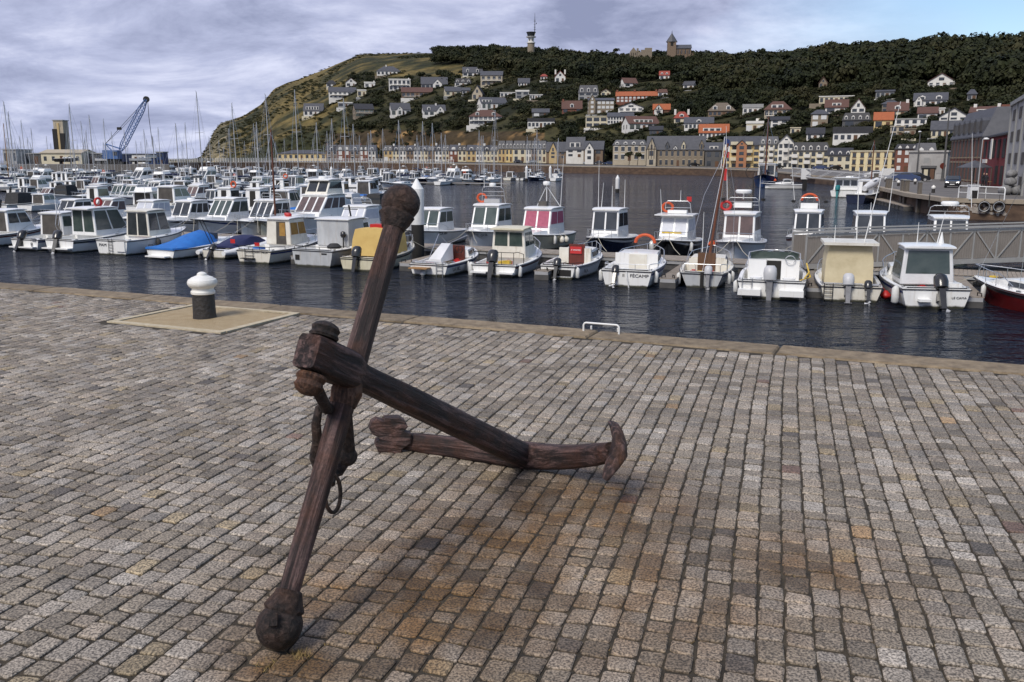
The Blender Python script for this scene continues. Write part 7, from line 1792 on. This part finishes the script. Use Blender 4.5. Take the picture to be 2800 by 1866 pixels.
# ---- cars
PM('car_black', (.012, .012, .014), .2, coat=.6); PM('car_silver', (.36, .37, .38), .3, metal=.5, coat=.5); PM('car_blue', (.03, .05, .12), .25, coat=.5); PM('car_white', (.65, .65, .65), .3, coat=.5); PM('car_red', (.25, .02, .02), .25, coat=.5); PM('lamp_glass', (.6, .6, .62), .1, spec=.9)
def car(label, loc, rz, m):
    t = thing('car', label, 'car', loc, rz, 'cars parked on the town quay')
    prof = [(-2.05, .25), (-2.08, .62), (-1.95, .88), (-1.35, .98), (-.75, 1.40), (.45, 1.45), (1.25, 1.0), (1.95, .84), (2.1, .60), (2.08, .25)]
    rings = []
    for y, k in ((-.84, .97), (-.78, 1.0), (.78, 1.0), (.84, .97)):
        rings.append([(x * k, y * (.86 if z > 1.1 else 1), z if z < 1 else z * (1 if abs(y) < .8 else .985)) for x, z in prof])
    MB().loft(rings).build('body', MAT[m], t, smooth=30)
    def quad(name, pts, mm, th=.02, n=(0, 0, 1)):
        n = Vector(n).normalized() * th; mb = MB(); mb.hexa([Vector(p) - n for p in pts], [Vector(p) + n for p in pts]); mb.build(name, MAT[mm], t)
    quad('windscreen', [(1.20, -.68, 1.03), (1.20, .68, 1.03), (.50, .62, 1.42), (.50, -.62, 1.42)], 'glass', .025, (.45, 0, .9))
    quad('rear_window', [(-1.32, .66, 1.02), (-1.32, -.66, 1.02), (-.80, -.6, 1.37), (-.80, .6, 1.37)], 'glass', .025, (-.6, 0, .8))
    for sg in (1, -1):
        quad('side_window', [(-1.05, sg * .79, 1.02), (.95, sg * .79, 1.02), (.42, sg * .715, 1.36), (-.72, sg * .715, 1.36)], 'glass', .03, (0, sg, .2))
        quad('headlight', [(2.06, sg * .72, .60), (2.06, sg * .42, .60), (1.98, sg * .42, .76), (1.98, sg * .72, .76)], 'lamp_glass', .03, (1, 0, .3))
        for x in (-1.3, 1.3):
            w = MB(); w.lathe([(.001, -.1), (.30, -.1), (.32, -.05), (.32, .05), (.30, .1), (.001, .1)], 16, (x, sg * .76, .32), Matrix.Rotation(math.pi / 2, 3, 'X')); w = w.build('wheel', MAT['rubber'], t, smooth=40)
            MB().lathe([(.001, -.11), (.19, -.11), (.19, .11), (.001, .11)], 12, (x, sg * .76, .32), Matrix.Rotation(math.pi / 2, 3, 'X')).build('rim', MAT['alu'], w)
    quad('number_plate', [(2.085, -.25, .42), (2.085, .25, .42), (2.085, .25, .53), (2.085, -.25, .53)], 'white_paint', .01, (1, 0, 0))
CARS = [(Z6(1320, 790), -118, 'car_black', 'black hatchback facing the camera on the right quay'), (Z6(450, 690), -20, 'car_silver', 'silver car, left of the parked group on the right quay'), (Z6(570, 694), -25, 'car_blue', 'dark blue car between the silver and black cars'), (Z6(720, 690), -20, 'car_black', 'black car at the right end of the parked group'), (Z6(80, 632), -15, 'car_white', 'white car beyond the white sign board')]
for (px, py), rz, m, lab in CARS: car(lab, onquay(px, py), deg(rz), m)
for i, (z, x, y, m, lab) in enumerate((('C', 30, 1262, 'car_silver', 'silver car parked before the conservatory house'), ('C', 150, 1264, 'car_black', 'dark car parked right of the silver one'), ('C', 260, 1264, 'car_blue', 'dark blue car parked left of the stone mansion'), ('C', 390, 1264, 'car_black', 'black car parked before the stone mansion'), ('C', 1160, 1284, 'car_black', 'black car parked before the guild house'), ('C', 1515, 1300, 'car_red', 'dark red car parked before the yellow apartments'), ('C', 2050, 1305, 'car_black', 'black car parked before the white apartment gable'), ('B', 1440, 1236, 'car_black', 'black car before the tall cream house'), ('B', 1600, 1232, 'car_silver', 'silver car before the slim tall houses'), ('D', 330, 1222, 'car_blue', 'dark car before the cream apartments'), ('D', 480, 1228, 'car_black', 'black car before the cream house with small dormers'))):
    px, py = zpx(z, x, y); u = U(px, py); Y = lerp(lipY(u), basY(u), .8 if z != 'D' else .86); zz = lerp(lipZ(u), basZ(u), .8)
    car(lab, Vector((u * Y, Y, zz)), deg(8 * (-1) ** i), m)
# ---- bollards, lamp posts, sign, railing, tyres
def small_bollard(lab, p_):
    t = thing('mooring_bollard', lab, 'bollard', p_, 0, 'bollards on the right quay')
    MB().lathe([(.001, -.1), (.17, -.1), (.16, .42), (.001, .42)], 14).build('post', MAT['bollard_black'], t, smooth=40)
    MB().lathe([(.16, .41), (.19, .44), (.22, .56), (.19, .66), (.08, .74), (.05, .8), (.001, .81)], 14).build('cap', MAT['bollard_white'], t, smooth=40)
for (x, y, lab) in ((1008, 872, 'white-capped bollard at the end of the rusty quay wall'), (448, 765, 'white-capped bollard behind the pilings'), (244, 700, 'small white-capped bollard left of the pilings'), (716, 740, 'white-capped bollard beyond the right-hand piling')): small_bollard(lab, onquay(*Z6(x, y)))
p_ = onquay(*Z6(1412, 950)); q_ = onquay(*Z6(2150, 990)); d = q_ - p_
t = thing('quay_railing', 'white tubular railing on the right quay', 'railing', p_)
h = 1.05; MB().tube([(0, 0, 0), (0, 0, h - .15), d * .02 + Vector((0, 0, h)), d * .98 + Vector((0, 0, h)), d + Vector((0, 0, h - .15)), d], .05, 6).build('frame', MAT['white_paint'], t, smooth=60)
MB().tube([Vector((0, 0, .5)), d + Vector((0, 0, .5))], .03, 5).build('mid_rail', MAT['white_paint'], t)
for k in (.6,): MB().tube([d * k, d * k + Vector((0, 0, h))], .04, 5).build('post', MAT['white_paint'], t)
p_ = onquay(*Z6(1665, 975)); t = thing('supply_cabinet', 'white and black supply cabinet behind the white railing', 'cabinet', p_ + Vector((0, .3, 0)))
MB().box(-.36, .36, -.25, .25, 0, 1.15).build('body', MAT['white_paint'], t); MB().box(-.26, .26, -.29, -.252, .1, .75).build('panel', MAT['dark'], t); MB().box(-.42, .42, -.3, .3, 1.15, 1.22).build('lid', MAT['white_paint'], t)
def lamp(lab, p_, h, m, arms, r=.09):
    t = thing('street_lamp', lab, 'street lamp', p_)
    MB().tube([(0, 0, -.1), (0, 0, h * .3), (0, 0, h)], [r * 1.3, r, r * .7], 8).build('pole', MAT[m], t)
    MB().lathe([(.001, 0), (r * 2.2, 0), (r * 2, .5), (r * 1.2, .55), (.001, .56)], 10).build('base', MAT[m], t)
    for a_ in arms:
        MB().tube([(0, 0, h - .1), (a_ * .5, 0, h + .15), (a_, 0, h + .1)], r * .5, 5).build('arm', MAT[m], t)
        MB().lathe([(.001, 0), (.28, .02), (.3, .08), (.12, .2), (.001, .22)], 12, (a_, 0, h - .05)).build('lamp_head', MAT['white_paint'], t, smooth=40)
lamp('tall dark lamp post before the derelict building', onquay(*Z6(1160, 690)), 11.0, 'w_dark', (), .16)
lamp('dark lamp post beside the brick shop house', onquay(*Z6(735, 655)), 8.0, 'w_dark', (-.1,), .12)
lamp('white-headed lamp post before the dark red shop building', onquay(*Z6(1720, 860)), 5.4, 'alu', (.35,), .07)
# round no-entry sign
p_ = onquay(*Z6(1135, 690)); t = thing('road_sign', 'round dark red road sign on the tall lamp post', 'sign', p_)
MB().tube([(0, 0, 0), (0, 0, 2.5)], .05, 6).build('post', MAT['w_dark'], t); MB().lathe([(.001, -.03), (.45, -.03), (.45, .03), (.001, .03)], 18, (0, -.1, 2.4), Matrix.Rotation(math.pi / 2, 3, 'X')).build('disc', MAT['wood_door'], t)
# tyres on the wall
for i, (x, lab) in enumerate(((1830, 'left of two truck tyres hung on the quay wall'), (2065, 'right of two truck tyres hung on the quay wall'))):
    px, py = Z6(x, 1090); u = U(px, py); Y = lipY(u) - .32; q_ = atY(px, py, Y)
    t = thing('tyre', lab, 'tyre', q_, deg(-25), 'tyre fenders on the quay wall')
    R_ = Matrix.Rotation(math.pi / 2, 3, 'X')
    pts = [(.33, -.12), (.44, -.14), (.48, -.08), (.48, .08), (.44, .14), (.33, .12), (.30, .0), (.33, -.12)]
    mb = MB(); rings = []
    for k in range(24):
        a_ = 2 * math.pi * k / 24; rings.append([Vector((r * math.cos(a_), zz, r * math.sin(a_))) for r, zz in pts[:-1]])
    mb.loft(rings, cap=False, loop=True).build('tread', MAT['rubber'], t, smooth=40)
    mb = MB(); mb.tube([(.40 * math.cos(k * .2618), -.15, .40 * math.sin(k * .2618)) for k in range(24)], .022, 5, closed=True); mb.build('sidewall_ring', MAT['alu'], t)
    MB().tube([(0, .1, .45), (0, .2, 1.1)], .02, 4).build('chain', MAT['dark'], t)
# white letters and patches of old paint on the wall
PM('old_paint', (.42, .40, .36), .9, (.20, .15, .12), 3)
mb = MB(); rp = random.Random(3)
for i in range(70):
    x = rp.uniform(1080, 2180); y = rp.uniform(1020, 1150) + (x - 1080) * .06; px, py = Z6(x, y); u = U(px, py); Y = lipY(u) - .03
    c = atY(px, py, Y); w, hh = rp.uniform(.08, .30), rp.uniform(.06, .22); d = Vector((.75, -.5, 0)).normalized()
    e0, e1 = U(px - 4), U(px + 4); d = Vector((e1 * lipY(e1) - e0 * lipY(e0), lipY(e1) - lipY(e0), 0)).normalized()
    pts = [c + d * (w * math.cos(a_) * rp.uniform(.5, 1.1)) + Vector((0, 0, hh * math.sin(a_) * rp.uniform(.5, 1.1))) for a_ in [k * 1.0472 for k in range(6)]]
    n = Vector((d.y, -d.x, 0)) * .015
    mb.loft([[p - n for p in pts], [p + n for p in pts]])
tag(mb.build('flaking_paint', MAT['old_paint'], hwall), kind='stuff')
# ---- floating dock and pilings along the right wall
pa, pb = at(*Z6(40, 925), WZ + .5), at(*Z6(735, 1080), WZ + .5)
d = pb - pa; Ld = math.hypot(d.x, d.y); t = thing('floating_dock', 'grey floating dock lying along the right quay wall', 'dock', (pa.x, pa.y, WZ), math.atan2(d.y, d.x))
MB().box(0, Ld, -1.2, 1.2, .40, .5).build('deck', MAT['pontoon_deck'], t); MB().box(0, Ld, -1.15, 1.15, -.4, .40).build('float', MAT['pontoon_float'], t)
for i in range(int(Ld / 2)): MB().box(i * 2 + .1, i * 2 + .4, -1.26, -1.2, .1, .45).build('fender_strip', MAT['rubber'], t)
PILES = [(80, 770, 560, .30, 'leftmost timber piling of the quay'), (262, 880, 640, .24, 'second timber piling of the quay'), (305, 890, 640, .24, 'third timber piling of the quay'), (505, 985, 660, .26, 'fourth timber piling of the quay'), (560, 990, 670, .30, 'fifth timber piling of the quay'), (770, 1060, 700, .22, 'last timber piling beside the dock end')]
PM('pile_wood', (.10, .085, .07), .9, (.17, .15, .125), 3, stretch=(2, 2, .3))
for (x, yb2, yt, r, lab) in PILES:
    px, py = Z6(x, yb2); u = U(px, py); Y = lipY(u) - .5; q_ = Vector((u * Y, Y, WZ)); zt = atY(*Z6(x, yt), Y).z - WZ
    t = thing('timber_piling', lab, 'piling', q_, 0, 'timber pilings along the right quay wall')
    MB().bar((0, 0, -2), (0, 0, zt), r * 1.5).build('shaft', MAT['pile_wood'], t); MB().bar((0, 0, zt), (0, 0, zt + .08), r * 1.9).build('cap', MAT['w_grey'], t)
# white board on the quay edge
q_ = onquay(*Z6(268, 660)); t = thing('sign_board', 'blank white board standing at the edge of the right quay', 'sign', q_)
w = 200 / 5.88 * proj(q_)[2] / FPX; MB().box(-w / 2, w / 2, -.05, .05, .35, 1.9).build('board', MAT['white_paint'], t)
for x in (-w * .4, w * .4): MB().box(x - .06, x + .06, .06, .18, -.1, 1.8).build('post', MAT['alu'], t)
# cafe parasol and tables before the red shop
q_ = onquay(*Z6(1640, 780)); t = thing('cafe_parasol', 'wide grey cafe parasol before the red shop', 'parasol', q_)
s = 270 / 5.88 * proj(q_)[2] / FPX
MB().lathe([(s, 2.35), (s * 1.0, 2.42), (s * .5, 2.85), (.05, 3.25), (.001, 3.2), (s * .5, 2.78)], 8).build('canopy', MAT['r_slate'], t); MB().tube([(0, 0, 0), (0, 0, 3.2)], .06, 6).build('pole', MAT['w_dark'], t); MB().lathe([(.001, 0), (.5, 0), (.5, .12), (.001, .14)], 12).build('base', MAT['w_dark'], t)
for i, (x, y, lab) in enumerate(((1610, 770, 'cafe table under the left of the grey parasol'), (1700, 780, 'cafe table under the middle of the grey parasol'), (1890, 790, 'cafe table right of the grey parasol'))):
    q_ = onquay(*Z6(x, y)); t = thing('cafe_table', lab, 'table', q_, 0, 'cafe tables before the red shop')
    MB().lathe([(.001, .72), (.4, .72), (.4, .76), (.001, .76)], 12).build('tabletop', MAT['wood_tan'], t); MB().tube([(0, 0, 0), (0, 0, .72)], .04, 6).build('leg', MAT['dark'], t)
    for sg in (-1, 1):
        MB().box(sg * .75 - .2, sg * .75 + .2, -.2, .2, .42, .47).build('bench_seat', MAT['wood_brown'], t)
# people at the cafe
PM('cloth_dark', (.02, .02, .025), .9); PM('skin', (.45, .28, .2), .6); PM('hair', (.05, .03, .02), .8)
def person(lab, p_, rz, cloth, sit=False):
    t = thing('person', lab, 'person', p_, rz)
    me = bpy.data.meshes.new('body'); V = [(0, 0, .95), (0, .01, 1.25), (0, .02, 1.45), (0, 0, 1.56), (0, -.02, 1.68), (.1, 0, .9), (.11, -.02, .5), (.11, .02, .06), (.11, -.14, .03), (-.1, 0, .9), (-.12, .05, .5), (-.11, .1, .06), (-.11, -.05, .03), (.19, 0, 1.42), (.25, .03, 1.15), (.24, -.08, .92), (-.19, 0, 1.42), (-.25, .03, 1.15), (-.24, -.08, .92)]
    E_ = [(0, 1), (1, 2), (2, 3), (3, 4), (0, 5), (5, 6), (6, 7), (7, 8), (0, 9), (9, 10), (10, 11), (11, 12), (2, 13), (13, 14), (14, 15), (2, 16), (16, 17), (17, 18)]
    me.from_pydata(V, E_, []); o = bpy.data.objects.new('body', me); link(o, t)
    sk = o.modifiers.new('skin', 'SKIN'); rad = [.14, .13, .14, .055, .10, .09, .06, .045, .035, .09, .06, .045, .035, .06, .045, .035, .06, .045, .035]
    for v, r in zip(me.skin_vertices[0].data, rad): v.radius = (r, r)
    me.skin_vertices[0].data[0].use_root = True
    sb = o.modifiers.new('sub', 'SUBSURF'); sb.levels = sb.render_levels = 1
    m2 = bpy.data.meshes.new_from_object(o.evaluated_get(bpy.context.evaluated_depsgraph_get())); bpy.data.objects.remove(o)
    m2.materials.clear(); m2.materials.append(MAT[cloth]); link(bpy.data.objects.new('body', m2), t)
    MB().lathe([(.001, 1.60), (.06, 1.61), (.085, 1.68), (.085, 1.74), (.06, 1.80), (.001, 1.82)], 10, (0, -.03, 0)).build('head', MAT['skin'], t, smooth=60)
    MB().lathe([(.075, 1.72), (.092, 1.75), (.065, 1.825), (.001, 1.835)], 10, (0, .0, 0)).build('hair', MAT['hair'], t, smooth=60)
person('person in dark clothes standing by the cafe tables', onquay(*Z6(1800, 800)), deg(30), 'cloth_dark')
person('second person in dark clothes right beside the first at the cafe', onquay(*Z6(1850, 812)), deg(-60), 'cloth_dark')
# heap of rounded grey boulders at the right edge
PM('boulder', (.13, .13, .135), .9, (.27, .27, .27), 5, bump=.8)
for i, (dx, dy, dz, r, lab) in enumerate(((-.5, 0, 0, .62, 'rounded grey boulder at the left foot of the heap by the right edge'), (.6, .1, 0, .6, 'rounded grey boulder at the right foot of the heap by the right edge'), (.0, .2, .85, .56, 'rounded grey boulder in the middle of the heap by the right edge'), (.1, .3, 1.65, .5, 'topmost rounded grey boulder of the heap by the right edge'))):
    q_ = onquay(*Z6(2245, 905)) + Vector((dx, dy, dz))
    rings = []
    for k in range(9):
        a_ = math.pi * k / 8; ring = []
        for j in range(14):
            b2 = 2 * math.pi * j / 14; v = Vector((math.sin(a_) * math.cos(b2), math.sin(a_) * math.sin(b2), -math.cos(a_) * .8)); ring.append(v * r * (1 + .22 * noise.noise(v * 1.6 + Vector((i * 5, 0, 0)))) + Vector((0, 0, r * .72)))
        rings.append(ring)
    tag(MB().loft(rings).build('boulder', MAT['boulder'], None, smooth=60, loc=q_), lab, 'boulder', 'boulders heaped at the right edge')
# ---- boats lying on the right
p_ = at(2300, 545, WZ)
b = Boat('passenger_boat', 'white passenger launch lying at the right quay', 'boat', at(2305, 540, WZ), deg(28), 13, 4.6, 1.3, 2.0, group=None, cockpit=(.02, .3), rub=False); b.t.scale = (1, .85, .66)
b.cabin(2.5, 9.0, 1.4, 3.9, wb=2.0, wt=1.8, rf=1.2, rr=.2, front=3, side=5, rear=3, rv=(.35, .8), ov=(1.2, .1)); b.motor(.9, 10, 'teal', 2.0); b.box('roof_hatch', 'gel', 4, 5, -.4, .4, 4.0, 4.2); b.box('roof_hatch', 'gel', 6, 7, -.4, .4, 4.0, 4.2)
b = Boat('fishing_boat', 'small dark-hulled fishing boat with a white rolled sail cover', 'boat', at(2338, 557, WZ), deg(40), 7.5, 2.6, 1.0, 1.6, hull='navy', cockpit=(.04, .4)); b.t.scale = (1, 1, 1)
b.cabin(3.2, 4.8, 1.1, 2.6, rf=.2, front=2, side=1, rear='door'); MB().tube([(1.0, -.6, 1.7), (3.2, -.6, 2.1), (5.6, -.5, 2.5)], [.3, .5, .45], 10).build('rolled_cover', MAT['canvas_white'], b.t, smooth=60); b.mast(5.0, 6, 'wood_mast', .08, 1.3, boom=False, spread=False)
b = Boat('trawler', 'blue-hulled trawler with a red mast at the far quay', 'boat', at(2084, 513, WZ) + Vector((4.2, 11.5, 0)), deg(200), 12, 4.4, 1.5, 2.6, hull='blue_hull', deck='wood_brown', cockpit=(.05, .45)); b.t.scale = (1, 1, 1)
b.cabin(1.2, 3.6, 1.7, 4.2, rf=.1, front=2, side=1, wall='w_white'); b.mast(6.5, 11, 'wood_mast', .16, 2.0, boom=True, spread=False, cover='canvas_navy'); b.fender(.7, 1, 'orange', .3, .1, 1.2); b.bowrail(.5, .7)
b = Boat('motor_boat', 'small white motor boat lying off the far quay beside the trawler', 'boat', at(2200, 517, WZ), deg(-80), 7.5, 2.5, .8, 1.1); b.trunk(2.0, 5.0, .5, .8, 2); b.cabin(2.4, 4.2, 1.0, 1.75, rf=.6, front=2, side=1); b.bowrail(.6, .4)
# small linkspan gangway with lattice truss and white board near the trawler
q_ = at(2165, 490, -1.0); t = thing('access_bridge', 'pale lattice access bridge sloping down beside the far quay', 'gangway', q_, deg(-35))
mb = MB()
for y in (-.8, .8):
    for z in (0, 1.3): mb.bar((0, y, z + .6), (22, y, z - 1.2), .14)
    for k in range(10): mb.bar((k * 2.2, y, .6 - k * .18), ((k + 1) * 2.2, y, 1.9 - (k + 1) * .18), .09)
mb.build('truss', MAT['alu'], t); MB().hexa([(0, -.8, .4), (22, -.8, -1.4), (22, .8, -1.4), (0, .8, .4)], [(0, -.8, .5), (22, -.8, -1.3), (22, .8, -1.3), (0, .8, .5)]).build('walkway', MAT['pontoon_deck'], t)
q_ = at(2199, 520, WZ); t = thing('white_pile', 'stout pile with a square white board beside the far quay', 'pile', q_)
MB().box(-.3, .3, -.3, .3, -2, 2.4).build('shaft', MAT['dark'], t); MB().box(-.8, .8, -.42, -.3, 1.8, 3.6).build('board', MAT['white_paint'], t)
# a flagpole with the tricolour by the yellow apartments
px, py = zpx('C', 1455, 1310); u = U(px, py); Y = lipY(u) + 2; q_ = Vector((u * Y, Y, lipZ(u))); t = thing('flagpole', 'white flagpole flying a blue, white and red flag', 'flagpole', q_)
hp = atY(px, zpx('C', 0, 960)[1], Y).z - q_.z
MB().tube([(0, 0, 0), (.8, 0, hp)], [.16, .09], 6).build('pole', MAT['white_paint'], t)


for i, mm in enumerate(('letter_blue', 'white_paint', 'red')):
    mb = MB(); mb.hexa([(.8 + .1, -.02, hp - 2.2 - i * 1.9), (2.4, -.1 - .2 * i, hp - 2.8 - i * 1.9), (2.4, .0 - .2 * i, hp - 2.8 - i * 1.9), (.8 + .1, .06, hp - 2.2 - i * 1.9)], [(.9, -.02, hp - .4 - i * 1.9), (2.4, -.1 - .2 * i, hp - 1.0 - i * 1.9), (2.4, 0 - .2 * i, hp - 1.0 - i * 1.9), (.9, .06, hp - .4 - i * 1.9)]); mb.build('flag_band', MAT[mm], t)
